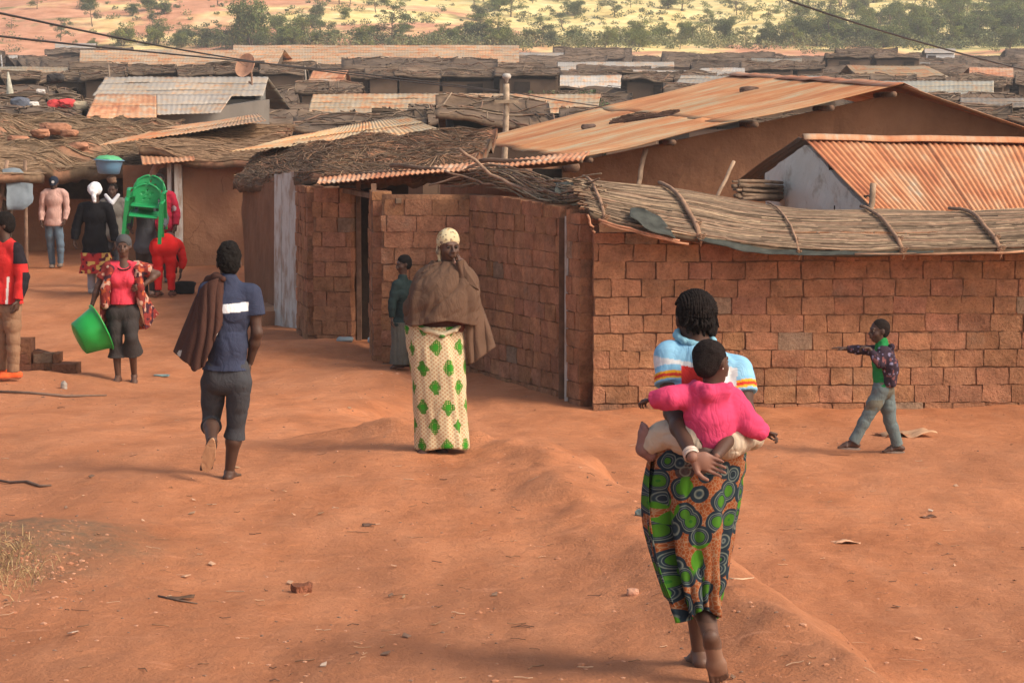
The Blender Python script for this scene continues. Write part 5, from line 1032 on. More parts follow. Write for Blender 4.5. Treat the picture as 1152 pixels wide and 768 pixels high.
mb = MB(); mb.tube([Jj(232, 388, -.10), Jj(238, 383, -.14), Jj(243, 377, -.15), Jj(246, 371, -.145)], .007, 6, (.6, .58, .54)); mb.build('piping', M['fabric'], JK.r, smooth=True)
# ================================================================== boy at the right
B1 = Person('boy in a green shirt and dark purple jacket striding past the brick wall', 985, 511, cat='boy'); J = B1.J; f = np.array([-1, -.1, 0]); s = .74
hc = J(989, 372, 0); Fh = frame((-1, -.25, 0), .0); j = dict(shR=J(993, 393, .11), shL=J(993, 393, -.11), pel=J(994, 438), wai=J(993, 422)); j['shR'], j['shL'] = J(993, 395, -.11), J(993, 395, .11)
kF, aF = J(977, 466, -.06), J(960, 497, -.06); kB, aB = J(1001, 472, .06), J(1010, 501, .06); eN, wN = J(990, 409, -.16), J(978, 392, -.13); eF, wF = J(974, 394, .10), J(951, 392, .10)
sd = S(.006, .025); head(sd, hc, Fh, .88, 1.05); sd.cap(hc - [0, 0, .05], J(993, 394), .038, .045); trunk(sd, j, f, s, k=.035); arm(sd, j['shR'], eN, wN, s); arm(sd, j['shL'], eF, wF, s); leg(sd, J(991, 440, -.055), kF, aF, s); leg(sd, J(996, 440, .055), kB, aB, s)
h1 = S(.004, .006); hand(h1, wN, (-.7, 0, .2), (0, -.2, -1), 1, .72, 1.0); h2 = S(.004, .006); hand(h2, wF, (-1, 0, .1), (0, -.1, -1), 1, .75, .15); fF = S(.005, .01); foot(fF, aF, (-1, 0, .0), UP, .8); fB = S(.005, .01); foot(fB, aB, (-1, 0, -.05), UP, .8)
B1.add('body', sd, 'skin', skin, extra=[h1, h2, fF, fB]); eyes(B1, hc, Fh, .88); sd = S(.005, .012); hair(sd, hc, Fh, .88, .002); sd.fold(.003, (60, 60, 60)); B1.add('hair', sd, 'hair', (.02, .014, .012))
sd = S(.0055, .03); trunk(sd, j, f, s, .010, k=.03); arm(sd, j['shR'], eN, wN, s, .010, .5); sd.cap(J(992, 385), J(993, 405), .055, .08); sd.cut(J(993, 434), -UP); sd.fold(.009, (12, 12, 9), 3); B1.add('shirt', sd, 'fabric', (.02, .20, .055))
def cjk(V): c = np.tile([.040, .026, .038], (len(V), 1)); v = vnoise(V * 42); c[v > .5] = [.20, .08, .08]; c[vnoise(V * 45 + 4) > .62] = [.22, .2, .3]; return c
sd = S(.0055, .02); arm(sd, j['shR'], eN, wN, s, .014, 1.85, k=.015); arm(sd, j['shL'], eF, wF, s, .014, 1.9, k=.015); sd.chain([J(996, 396, -.10), J(1001, 410, -.10), J(1001, 430, -.08)], [.05, .072, .06]); sd.chain([J(1000, 396, .02), J(1003, 415, .0), J(1002, 430, .0)], [.05, .06, .05]); sd.cap(J(1003, 390, -.06), J(997, 392, .1), .03); sd.cut(J(1000, 434), -UP); sd.fold(.010, (13, 13, 8), 5); B1.add('jacket', sd, 'fabric', cjk)
def cjn(V): c = np.tile([.125, .155, .155], (len(V), 1)); c[(V[:, 2] > J(0, 460)[2]) & (fbm(V * 9, 2) > .3)] = [.135, .125, .095]; return c
sd = S(.0055, .022); sd.cap(J(994, 436, -.03), J(994, 436, .03), .088); leg(sd, J(991, 441, -.05), kF, aF, s, .012, 2.0, ew=.026); leg(sd, J(997, 441, .05), kB, aB, s, .012, 2.0, ew=.028); sd.cap(J(994, 436), J(994, 430), .085, .08); sd.fold(.009, (10, 10, 14), 8); B1.add('jeans', sd, 'fabric', cjn)
for a_ in (aF, aB): so_ = sole(a_, (-1, 0, .05), UP, .8, .02); so_.C = [np.ones((len(v), 3)) * (.22, .17, .14) for v in so_.V]; o = so_.build('sandal', M['fabric'], B1.r); mb = MB(); t = np.linspace(-1, 1, 9); b = a_ - UP * .045; mb.tube(b + np.array([-.06, 0, 0]) + np.array([0, 1, 0]) * (t * .036)[:, None] + UP * (.048 * (1 - t ** 2))[:, None], .008, 5, (.13, .09, .08)); mb.build('strap', M['fabric'], o, smooth=True)
# ================================================================== child behind the shawl woman
C1 = Person('small child in a dark jacket by the wall behind the woman in the shawl', 451, 416, cat='child'); J = C1.J; f = np.array([-.8, -.5, 0]); s = .76
hc = J(454, 297); Fh = frame((-.9, -.35, 0), .1); j = dict(shR=J(446, 321, -.08), shL=J(461, 321, .05), pel=J(453, 366), wai=J(453, 350)); eA, wA = J(441, 340, -.12), J(441, 358, -.14)
aA, aB2 = J(450, 409, -.04), J(457, 408, .08)
sd = S(.007, .025); head(sd, hc, Fh, .88, 1.05); sd.cap(hc - [0, 0, .05], J(453, 322), .04, .045); trunk(sd, j, f, s, k=.035); arm(sd, j['shR'], eA, wA, s); arm(sd, j['shL'], J(466, 342, .08), J(464, 360, .05), s); leg(sd, J(450, 368, -.04), J(449, 388, -.04), aA, s); leg(sd, J(457, 368, .04), J(458, 388, .05), aB2, s)
fa = S(.005, .01); foot(fa, aA, (-.8, -.5, 0), UP, .8); foot(fa, aB2, (-.8, -.5, 0), UP, .8); h1 = S(.0045, .008); hand(h1, wA, (0, 0, -1), (1, 0, 0), 1, .75, .5)
C1.add('body', sd, 'skin', skin, extra=[fa, h1]); sd = S(.005, .012); hair(sd, hc, Fh, .88, .006); sd.fold(.004, (50, 50, 50)); C1.add('hair', sd, 'hair', (.012, .010, .010))
sd = S(.007, .03); trunk(sd, j, f, s, .018, k=.03); arm(sd, j['shR'], eA, wA, s, .016, 1.95); arm(sd, j['shL'], J(466, 342, .08), J(464, 360, .05), s, .016, 1.9); sd.cap(J(453, 312), J(453, 330), .05, .08); sd.cut(J(453, 366), -UP); sd.fold(.010, (9, 9, 9)); C1.add('jacket', sd, 'fabric', (.022, .036, .036))
sk = [ring(C1, 441, 466, 362, .13), ring(C1, 440, 465, 385, .14), ring(C1, 439, 463, 409, .14)]; skirt(C1, sk, 'skirt', M['fabric'], (.115, .11, .09), folds=[(.4, .012, .15, 0), (-.5, -.012, .15, 0), (0, .01, .1, .2)], wav=.006)
# ================================================================== woman with the green basin
W3 = Person('woman in a pink t-shirt, open red print robe and grey cap walking towards the camera', 143, 430); J = W3.J; f = np.array([.05, -1, 0])
hc = J(139, 277.5, 0); Fh = frame((.02, -1, 0), -.05); j = dict(shR=J(122, 301), shL=J(157, 301), pel=J(137, 352), wai=J(138, 334))
eR, wR = J(110, 322, -.02), J(103, 345, -.05); eL, wL = J(177, 308, .02), J(161, 321, -.08); kR, aR = J(130, 382, -.05), J(133, 424, .0); kL, aL = J(148, 380, -.10), J(151, 422, .14)
sd = S(.008, .028); head(sd, hc, Fh, .97); sd.cap(hc - [0, 0, .06], J(139, 300), .046, .055); trunk(sd, j, f, .95); arm(sd, j['shR'], eR, wR, .9); arm(sd, j['shL'], eL, wL, .9); leg(sd, J(131, 357), kR, aR, .95); leg(sd, J(145, 357), kL, aL, .95)
h1 = S(.005, .008); hand(h1, wR, (-.1, -.1, -1), (.9, -.2, 0), 1, .9, .9); h2 = S(.005, .008); hand(h2, wL, (-.8, -.5, -.25), (-.2, .6, 0), 1, .9, .5); ft = S(.0055, .012); foot(ft, aR, (-.1, -1, 0), UP, .92); foot(ft, aL, (.1, -1, -.35), (0, -.2, 1), .92)
W3.add('body', sd, 'skin', lambda V: np.tile(SK * 1.35, (len(V), 1)), extra=[h1, h2, ft]); eyes(W3, hc, Fh, .97)
T = lambda x, y, z: hc + .97 * (np.array([x, y, z]) @ Fh); sd = S(.006, .02); sd.ell(T(0, -.012, .055), (.085, .102, .085), Fh); sd.ell(T(0, -.05, .01), (.083, .07, .06), Fh); sd.ell(T(0, .115, -.02), (.09, .07, .075), Fh, k=.012, sub=True); W3.add('cap', sd, 'fabric', (.075, .075, .078))
sd = S(.007, .03); trunk(sd, j, f, .95, .012, bust=.9, k=.035); sd.cap(J(138, 352, -.02), J(138, 340, -.02), .125, .115, flat=((0, 1, 0), .8)); arm(sd, j['shR'], eR, wR, .9, .014, .5); arm(sd, j['shL'], eL, wL, .9, .014, .5); sd.ell(J(139, 298, -.10), (.075, .09, .045), k=.02, sub=True); sd.cut(J(139, 342), -UP); sd.fold(.012, (8, 8, 8), 3); W3.add('t_shirt', sd, 'fabric', (.66, .055, .085))
sd = S(.007, .03); sd.cap(J(131, 352), J(146, 352), .108, k=.03); leg(sd, J(130.5, 357), kR, aR, .95, .016, 1.45, ew=.070); leg(sd, J(146, 357), kL, aL, .95, .016, 1.38, ew=.070); sd.fold(.007, (9, 9, 4), 6); W3.add('trousers', sd, 'fabric', (.045, .038, .036))
def robe(V):
    c = np.tile([.22, .035, .03], (len(V), 1)); a = vnoise(V * [22, 22, 22]); c[a > .30] = [.50, .30, .22]; c[vnoise(V * 30 + 7) > .42] = [.45, .10, .04]; c[vnoise(V * 26 + 3) < -.42] = [.05, .02, .03]; return c
sd = S(.007, .025); arm(sd, j['shR'], eR, wR, .92, .022, .62, ew=.036); arm(sd, j['shL'], eL, wL, .92, .022, .62, ew=.036); sd.cap(J(125, 300, .04), J(154, 300, .04), .065, flat=((0, 1, 0), .8)); sd.chain([J(124, 303, -.06), J(119, 325, -.09), J(118, 343, -.08)], [.045, .05, .045]); sd.chain([J(155, 303, -.06), J(157, 322, -.08), J(159, 340, -.06)], [.045, .05, .045]); sd.cap(J(126, 312, .08), J(152, 312, .08), .07); sd.cap(J(124, 335, .10), J(154, 335, .10), .075); sd.fold(.010, (10, 10, 6), 2)
W3.add('robe', sd, 'fabric', robe)
cloth_sheet(W3, [J(112, 330, -.06), J(118, 328, .0), J(124, 330, .08)], [J(113, 372, -.02), J(117, 378, .05), J(124, 378, .12)], 'fabric', robe, 'robe_panel', wr=.02, seed=1)
cloth_sheet(W3, [J(157, 330, -.08), J(160, 328, -.02), J(154, 330, .08)], [J(160, 371, -.05), J(167, 367, .02), J(179, 353, .10), J(176, 352, .16)], 'fabric', robe, 'robe_panel', wr=.035, seed=4, nu=40)
cloth_sheet(W3, [J(124, 330, .10), J(154, 330, .10)], [J(122, 375, .16), J(164, 370, .18)], 'fabric', robe, 'robe_panel', wr=.03, seed=6)
for a_, d_ in ((aR, (-.1, -1, 0)), (aL, (.1, -1, -.35))): so_ = sole(a_, d_, UP, .93, .016); so_.C = [np.ones((len(v), 3)) * (.45, .38, .32) for v in so_.V]; so_.build('sandal', M['fabric'], W3.r)
sd = S(.004, .008); an = np.linspace(0, 6.28, 16); nk = J(139.5, 299, -.05); sd.chain(list(np.stack([nk[0] + .068 * np.cos(an), nk[1] + .05 * np.sin(an), nk[2] - .012 + .03 * np.sin(an)], 1)), [.007] * 16); W3.add('necklace', sd, 'fabric', (.04, .02, .02))
# green basin
def basin(label, center, axis, r0, r1, h, col, lid=None, handles=True):
    r = empty('basin', center, label, 'basin'); pr = [(.001, 0), (r0 - .03, 0), (r0, .012), (r0 + (r1 - r0) * .5, h * .5), (r1, h - .03), (r1 + .006, h - .02), (r1 + .028, h - .018), (r1 + .030, h - .006), (r1 + .004, h), (r1 - .006, h - .006), (r0 + (r1 - r0) * .5 - .01, h * .5), (r0 - .012, .022), (.001, .014)]
    Rm = np.array(Vector(nrmz(axis)).to_track_quat('Z', 'Y').to_matrix()); V, F = lathe(pr, 56); V = V - [0, 0, h / 2]; a = np.arctan2(V[:, 1], V[:, 0])
    mesh('tub', V @ Rm.T, F, M['plastic_thing'], r, True, np.ones((len(V), 3)) * col)
    if handles:
        for s_ in (-1, 1): mb = MB(); mb.box((s_ * (r1 + .038), 0, h / 2 - .014), (.035, .11, .012), None, col); o = mb.build('handle', M['plastic_thing'], r); o.data.transform(Matrix(Rm.tolist()).to_4x4())
    if lid is not None:
        V, F = lathe([(.001, .055), (r1 * .35, .05), (r1 * .75, .03), (r1 * .95, .005), (r1, -.02), (r1 * .9, -.03), (.001, -.03)], 40); V = V + [0, 0, h / 2 + .01]; V[:, 2] += .02 * fbm(V * 8, 2); mesh('cloth_cover', V @ Rm.T, F, M['fabric'], r, True, np.ones((len(V), 3)) * lid)
    return r
D3 = W3.g[1]; basin('bright green plastic basin held low by the woman in the pink t-shirt', P(101.5, 374.5, D3 - .12), (.80, .32, .40), .185, .245, .29, (.015, .36, .06))
# ================================================================== man at the left edge
M2 = Person('man in a red and black jacket and tan trousers cut by the left edge', 14, 428); J = M2.J; f = np.array([-.85, -.5, 0]); s = 1.08
hc = J(3, 253, 0); Fh = frame((-1, -.25, 0), .05); j = dict(shR=J(5, 279, -.14), shL=J(12, 277, .14), pel=J(8, 345), wai=J(9, 322)); j['shR'] = J(18, 281, -.10); j['shL'] = J(-2, 279, .10)
eR, wR = J(26, 312, -.14), J(20, 338, -.20); kR, aR = J(15, 382, -.06), J(15, 418, -.04); kL, aL = J(3, 380, .05), J(1, 415, .10)
sd = S(.008, .03); head(sd, hc, Fh, s); sd.cap(hc - [-.01, 0, .06], J(7, 277), .052, .062); trunk(sd, j, f, s); arm(sd, j['shR'], eR, wR, s); arm(sd, j['shL'], J(-8, 312, 0), J(-8, 340, -.1), s); leg(sd, J(13, 350, -.06), kR, aR, s); leg(sd, J(3, 350, .06), kL, aL, s); h1 = S(.005, .008); hand(h1, wR, (-.15, -.1, -1), (-.9, .3, 0), -1, 1.0, .6)
M2.add('body', sd, 'skin', skin, extra=[h1]); eyes(M2, hc, Fh, s); sd = S(.006, .015); hair(sd, hc, Fh, s, .012); sd.fold(.006, (50, 50, 50)); M2.add('hair', sd, 'hair', (.014, .011, .01))
def jk(V):
    c = np.tile([.60, .032, .030], (len(V), 1)); x = V[:, 0]; d = (V - j['shR']) @ nrmz(eR - j['shR']); q = (x > J(17, 300)[0] + .02) & (V[:, 2] > J(0, 296)[2]); c[q] = [.02, .016, .02]
    w = (x > J(29.5, 300)[0] - (J(0, 300)[2] - V[:, 2]) * -.02) & (V[:, 2] < J(0, 305)[2]); c[w] = [.02, .018, .022]; p = (np.abs(x - (J(11, 300)[0] + (V[:, 2] - J(0, 335)[2]) * .06)) < .012) & (V[:, 1] < 0) & (V[:, 2] < J(0, 310)[2]); c[p] = [.7, .65, .6]; return c
sd = S(.007, .03); trunk(sd, j, f, s, .022, k=.04); arm(sd, j['shR'], eR, wR, s, .024, 1.95, k=.02); arm(sd, j['shL'], J(-8, 312, 0), J(-8, 340, -.1), s, .024, 1.9); sd.cap(J(8, 345), J(9, 325), .15, .15); sd.chain([J(2, 275), J(8, 272, .05), J(13, 275)], [.05, .05, .05]); sd.cut(J(8, 341), -UP); sd.fold(.013, (8, 8, 8), 3); M2.add('jacket', sd, 'fabric', jk)
sd = S(.007, .025); sd.cap(J(5, 345), J(12, 345), .115); leg(sd, J(13, 350, -.06), kR, aR, s, .010, 2, ew=.028); leg(sd, J(3, 350, .06), kL, aL, s, .010, 2, ew=.028); sd.fold(.010, (9, 9, 16), 5); M2.add('trousers', sd, 'fabric', (.26, .15, .09))
for a_ in (aR, aL): sd = S(.006, .012); foot(sd, a_, (-.9, -.45, 0), UP, 1.05, False, .012); sd.cut(a_ + UP * .0, UP); M2.add('shoe', sd, 'fabric', lambda V, a_=a_: np.where((V[:, 2] < a_[2] - .055)[:, None], [.5, .2, .12], [.70, .115, .035]))
# ================================================================== simple far pedestrian with everything posed from pixels
def pedestrian(label, px0, py0, hc, fwd, sh, pel, wai, arms, legs, s=1., cloth=(.3, .3, .3), low=(.1, .1, .15), D=None, hairc=(.014, .011, .01), top_e=.014, top_hem=None, top_name='shirt', low_name='trousers', hat=None, sleeves=1.95, shoes=(.15, .12, .1), headgear=None, skirt_r=None, coat_len=None, tilt=.05, cf=None, cl=None, hands=True, ht=None, low_to=2.0, low_ew=.026, h=.010):
    Q = Person(label, px0, py0, D=D); J = Q.J; g = lambda p: J(*p) if not isinstance(p, np.ndarray) else p; Fh = frame(fwd, tilt); hc = g(hc); j = dict(shL=g(sh[0]), shR=g(sh[1]), pel=g(pel), wai=g(wai)); f = np.array([fwd[0] * .6, fwd[1], 0.])
    sd = S(h * .85, .028); head(sd, hc, Fh, s); sd.cap(hc - [0, 0, .05 * s], (j['shL'] + j['shR']) / 2 + [0, 0, .02], .05 * s, .058 * s); trunk(sd, j, f, s); hs = []
    A = [[g(q) for q in a] for a in arms]; Lg = [[g(q) for q in l] for l in legs]
    for i, a in enumerate(A): arm(sd, *a, s); h_ = S(.0062, .008); hand(h_, a[2], a[2] - a[1] + np.array([0, 0, -.05]), f * -.1 + np.array([(-1 if a[0][0] > 0 else 1), 0, 0]), 1 if i else -1, s * .95, .6); hs.append(h_)
    for l in Lg: leg(sd, *l, s)
    Q.add('body', sd, 'skin', skin, extra=hs if hands else None)
    if headgear is None: sd = S(.007, .015); hair(sd, hc, Fh, s, ht or .004); sd.fold(.004, (50, 50, 50)); Q.add('hair', sd, 'hair', hairc)
    sd = S(h, .03); trunk(sd, j, f, s, top_e, k=.04); [arm(sd, *a, s, top_e + .002, sleeves, k=.02) for a in A]; sd.cap(j['wai'], j['pel'], .12 * s + top_e, .125 * s + top_e, flat=(f, .85))
    if coat_len is not None: c_ = g(coat_len); sd.cap(j['pel'], c_, .14 * s + top_e, .19 * s + top_e, flat=(f, .75)); sd.cut(c_, -UP)
    else: sd.cut(g(top_hem), -UP)
    sd.ell((j['shL'] + j['shR']) / 2 + [0, 0, .09 * s], np.array([.07, .07, .06]) * s, k=.02, sub=True); sd.fold(.014, (8, 8, 8), len(label)); Q.add(top_name, sd, 'fabric', cf or cloth)
    if skirt_r is not None: skirt(Q, [ring(Q, *r_) for r_ in skirt_r], 'skirt', M['fabric'], low if cl is None else (1, 1, 1), folds=[(.5, .02, .12, .2), (-.4, .02, .12, .2), (0, -.02, .15, .3)], wav=.01)
    else: sd = S(h, .025); r_ = nrmz(j['shR'] - j['shL']); sd.cap(j['pel'] - r_ * .05, j['pel'] + r_ * .05, .108 * s); [leg(sd, *l, s, .010, low_to, ew=low_ew) for l in Lg]; sd.fold(.008, (8, 8, 10), 5); Q.add(low_name, sd, 'fabric', cl or low)
    for l in Lg:
        d_ = nrmz([fwd[0], fwd[1], 0]); sd = S(.008, .012); foot(sd, l[2], d_, UP, s, False, .008); sd.cut(l[2], UP); Q.add('shoe', sd, 'fabric', shoes)
    Q.hc, Q.Fh = hc, Fh; return Q
# man in cap and pink shirt
Q = pedestrian('man in a navy cap, pale pink shirt and blue jeans walking towards the camera', 62, 301.5, (60.5, 206.5), (.05, -1), ((73.5, 216.5), (48.5, 216.5)), (61, 252), (61, 240), [((73, 219), (75.5, 235, 0), (73, 248, -.08)), ((49, 219), (47, 236, .0), (46.5, 249, -.08))], [((65, 254), (68, 275, -.05), (68, 296, .0)), ((56, 254), (57, 276, .05), (59, 297, .1))],
    cloth=(.55, .34, .29), low=(.12, .17, .22), top_hem=(61, 254), headgear=1, tilt=.45, shoes=(.2, .15, .12), cf=lambda V: np.where((np.abs(((V[:, 0] * 36 + V[:, 2] * 1) % 1) - .5) < .12)[:, None], [.50, .30, .26], [.56, .35, .30]))
T = lambda x, y, z: Q.hc + np.array([x, y, z]) @ Q.Fh; sd = S(.007, .015); sd.ell(T(0, -.012, .05), (.088, .104, .082), Q.Fh); sd.cut(T(0, 0, .02), -Q.Fh[2]); sd.cap(T(0, .08, .025), T(0, .135, .012), .062, .048, flat=(Q.Fh[2], .16)); Q.add('cap', sd, 'fabric', lambda V: np.where((np.linalg.norm(V - T(0, .095, .075), axis=1) < .03)[:, None], [.7, .7, .7], [.022, .028, .045]))
# woman in black coat, white head wrap
def pr_(V): c = np.tile([.42, .04, .04], (len(V), 1)); c[vnoise(V * 14) > .25] = [.62, .40, .12]; c[vnoise(V * 18 + 5) < -.35] = [.10, .02, .03]; return c
Q = pedestrian('woman in a long black coat and white head wrap, seen from behind', 108, 330, (107, 215), (.05, 1), ((93, 233), (121, 233)), (107, 272), (107, 258), [((93, 234), (86, 255, 0), (84, 270, -.04)), ((121, 234), (128, 256, 0), (129, 272, -.04))], [((102, 277), (103, 303), (103, 325, .05)), ((113, 277), (113, 303, .1), (113, 326, .25))], s=1.08,
    cloth=(.012, .011, .013), coat_len=(108, 288), top_e=.030, headgear=1, top_name='coat', low_name='leggings', low=(.30, .28, .30), shoes=(.3, .28, .27), h=.011)
sk_o = skirt(Q, [ring(Q, 92, 124, 284, .20), ring(Q, 91, 126, 296, .21), ring(Q, 90, 127, 307, .21)], 'skirt', M['fabric'], 1, folds=[(.5, .02, .12, 0), (-.4, .02, .12, 0)], wav=.01)
me = sk_o.data; vv = np.array([v.co[:] for v in me.vertices]); cc = np.ones((len(vv), 4), np.float32); cc[:, :3] = pr_(vv); me.color_attributes['Col'].data.foreach_set('color', cc.ravel())
T = lambda x, y, z: Q.hc + 1.08 * (np.array([x, y, z]) @ Q.Fh); sd = S(.007, .03); sd.ell(T(0, -.02, .03), (.115, .125, .115), Q.Fh); sd.ell(T(0, -.10, -.02), (.06, .05, .05), Q.Fh); sd.chain([T(.01, -.13, -.03), T(.02, -.15, -.09), T(.025, -.15, -.15)], [.03, .025, .03]); sd.fold(.016, (16, 16, 16), 2); Q.add('head_wrap', sd, 'fabric', (.74, .73, .73))
# person in a grey jacket with the blue basin on the head
Q = pedestrian('person in a grey jacket carrying a blue basin on the head', 128, 322, (126.5, 213), (-.1, -1), ((139, 227), (116, 227)), (128, 262), (128, 250), [((138, 228), (143, 247, 0), (142, 262, -.05)), ((117, 228), (112, 246), (112, 262, -.05))], [((132, 264), (133, 292), (133, 318)), ((123, 264), (123, 292, .1), (123, 318, .15))], D=38.2,
    cloth=(.16, .145, .125), low=(.06, .06, .07), top_hem=(128, 272), top_e=.026, top_name='jacket')
Q.r.location.z = gz(Q.r.location.x, 38.2) + 0; dz = Q.r.location.z - Q.g[2]
sd = S(.007, .02); sd.chain([Q.J(119, 219, -.05), Q.J(126, 228, -.12), Q.J(133, 219, -.05)], [.03, .035, .03]); Q.add('scarf', sd, 'fabric', (.62, .62, .64))
sd = S(.007, .02); sd.cap(Q.J(126.5, 203.5), Q.J(125.5, 200.5), .07, .085, flat=((0, 0, 1), .6)); Q.add('head_pad', sd, 'fabric', (.20, .12, .08))
c_ = P(122.5, 187, 38.2) + [0, 0, dz]; basin('blue plastic basin with a green cloth, balanced on the head of the person in grey', c_, (.04, 0, 1), .175, .225, .24, (.13, .25, .37), lid=(.12, .42, .20))
# carrier of the chairs, walking away
Q = pedestrian('person in a dark grey shirt walking away behind the green chairs on their back', 166, 334, (164, 212), (0, 1), ((149, 228), (180, 228)), (164, 277), (164, 262), [((150, 229), (144, 246, -.05), (146, 256, -.32)), ((179, 229), (186, 246, -.05), (183, 256, -.32))], [((159, 282), (161, 306, .12), (163, 328, .2)), ((171, 282), (172, 306, .0), (172, 327, .0))], s=1.05,
    cloth=(.075, .078, .09), low=(.05, .04, .035), top_hem=(164, 286), top_e=.02, shoes=(.3, .2, .15))
def plastic_chair(label, loc, rz, tiltx, group):
    r = empty('plastic_chair', loc, label, 'chair', group); r.rotation_euler = (tiltx, .09, rz); G = (.010, .26, .075); pm = M['plastic_thing']
    n = 22; u = np.linspace(-1, 1, n); v = np.linspace(0, 1, n); U, W_ = np.meshgrid(u, v, indexing='ij')
    X = U * (.225 - .02 * W_ ** 3 * np.abs(U)); Y = .20 + .05 * W_ - .075 * U ** 2; Z = .42 + W_ * (.40 - .055 * np.abs(U) ** 3); F = grid(n, n); fc = np.stack([X, Z], -1).reshape(-1, 2)[F].mean(1); keep = np.ones(len(F), bool)
    for hx, hz in ((0, .66), (-.07, .69), (.07, .69), (-.04, .60), (.04, .60), (0, .745)): keep &= ~((np.abs(fc[:, 0] - hx) < .016) & (np.abs(fc[:, 1] - hz) < .014))
    keep &= ~((np.abs(fc[:, 0]) > .185) & (fc[:, 1] < .62)); keep &= ~((np.abs(fc[:, 0]) > .12) & (fc[:, 1] < .50))
    o = mesh('backrest', np.stack([X, Y, Z], -1).reshape(-1, 3), F[keep], pm, r, True, np.ones((n * n, 3)) * G); o.modifiers.new('t', 'SOLIDIFY').thickness = .01
    mb = MB(); t = np.linspace(0, math.pi, 25); mb.tube(np.stack([-.245 * np.cos(t), .235 - .06 * np.cos(t) ** 2, .60 + .235 * np.sin(t)], 1), .017, 8, G); mb.build('top_rim', pm, r, smooth=True)
    X = U * .225; Yv = -.22 + W_ * .42; Z = .425 - .018 * np.cos(U * 1.4) * np.sin(W_ * 3.14) - .02 * (Yv < -.19); o = mesh('seat', np.stack([X, Yv, Z], -1).reshape(-1, 3), grid(n, n), pm, r, True, np.ones((n * n, 3)) * G); o.modifiers.new('t', 'SOLIDIFY').thickness = .018
    for s_ in (-1, 1):
        mb = MB(); t = np.linspace(0, 1, 12)
        a = np.array([[s_ * .245, .20, .615], [s_ * .275, .08, .64], [s_ * .28, -.10, .645], [s_ * .262, -.215, .625]]); q = np.stack([np.interp(t, np.linspace(0, 1, 4), a[:, i]) for i in range(3)], 1); Vv = np.concatenate([q + [dx, 0, dz_] for dx, dz_ in ((-.03, .006), (.03, .006), (.03, -.012), (-.03, -.012))]); m = 12; i = np.arange(m - 1); Fs = np.concatenate([np.stack([i + a0 * m, i + 1 + a0 * m, i + 1 + b0 * m, i + b0 * m], 1) for a0, b0 in ((0, 1), (1, 2), (2, 3), (3, 0))]); mb.add(Vv, Fs, G); mb.build('armrest', pm, r, smooth=True)
        mb = MB(); mb.beam([s_ * .262, -.20, .63], [s_ * .285, -.25, 0], .055, .028, up=(0, 1, 0), col=G); mb.build('leg', pm, r); mb = MB(); mb.beam([s_ * .23, .20, .62], [s_ * .275, .30, 0], .055, .028, up=(0, 1, 0), col=G); mb.build('leg', pm, r)
    return r
Dc = Q.g[1] - .42
plastic_chair('upper green plastic chair of the pair carried on a back', P(163.5, 259, Dc), 0, .10, None); c2_ = P(163.5, 269, Dc - .03); plastic_chair('lower green plastic chair of the pair carried on a back', c2_ + [-.03, -.06, -.0], .06, .16, None)
# person in a maroon jersey behind
Q = pedestrian('person in a crimson jersey standing half hidden behind the green chairs', 184, 322, (179.5, 208), (.2, -1), ((193, 224), (171, 224)), (184, 258), (184, 246), [((193, 225), (199, 243), (198, 258, -.08)), ((172, 225), (169, 243), (172, 258, -.1))], [((188, 262), (188, 290), (188, 317)), ((179, 262), (179, 290), (179, 317))], D=39,
    cloth=(.36, .018, .04), low=(.1, .05, .05), top_hem=(184, 268), top_e=.022, top_name='jersey', cf=lambda V: np.where((np.linalg.norm(V[:, [0, 2]] - np.array([.20, 1.25]), axis=1) < .045)[:, None], [.5, .4, .4], [.38, .02, .045]))
Q.r.location.z = gz(Q.r.location.x, 39)
# person bending in red
Q = Person('person in bright red clothes bending down beside the doorway, seen from behind', 184, 335); J = Q.J; j = dict(shL=J(189, 277, .42), shR=J(203, 280, .42), pel=J(184, 276, 0), wai=J(190, 268, .2)); hc = J(201, 289, .55); Fh = frame((.5, 1, 0), 1.0)
kA, aA, kB, aB = J(178, 303, .03), J(178, 328, .0), J(192, 303, .06), J(193, 328, .06); sd = S(.009, .03); head(sd, hc, Fh); sd.cap(hc, J(197, 280, .42), .05); trunk(sd, j, (.3, .3, -1)); arm(sd, j['shR'], J(206, 293, .35), J(203, 306, .3)); arm(sd, j['shL'], J(196, 293, .5), J(198, 306, .5)); leg(sd, J(178, 279), kA, aA); leg(sd, J(191, 279), kB, aB); h_ = S(.006, .008); hand(h_, J(203, 306, .3), (0, .1, -1), (-1, 0, 0), 1, .95, .5)
Q.add('body', sd, 'skin', skin, extra=[h_]); sd = S(.008, .02); sd.ell(hc, (.10, .10, .10)); Q.add('hair', sd, 'hair', (.012, .01, .01))
sd = S(.008, .035); sd.cap(J(178, 278), J(191, 278), .145, k=.05); leg(sd, J(178, 281), kA, aA, 1.05, .016, 1.92, ew=.02); leg(sd, J(191, 281), kB, aB, 1.05, .016, 1.92, ew=.02); sd.fold(.012, (9, 9, 9), 3); Q.add('trousers', sd, 'fabric', lambda V: np.where(((V[:, 2] > J(0, 266)[2]) & (V[:, 1] < .1))[:, None], [.7, .6, .58], [.60, .018, .018]))
sd = S(.008, .035); sd.cap(J(188, 272, .12), J(198, 277, .40), .135, .12); arm(sd, j['shR'], J(206, 293, .35), J(203, 306, .3), 1, .02, 1.7); arm(sd, j['shL'], J(196, 293, .5), J(198, 306, .5), 1, .02, 1.6); sd.fold(.012, (9, 9, 9), 4); Q.add('shirt', sd, 'fabric', (.62, .022, .02))
for a_ in (aA, aB): sd = S(.008, .012); foot(sd, a_, (.2, 1, 0), UP, 1.0, False, .008); sd.cut(a_, UP); Q.add('shoe', sd, 'fabric', (.16, .07, .05))
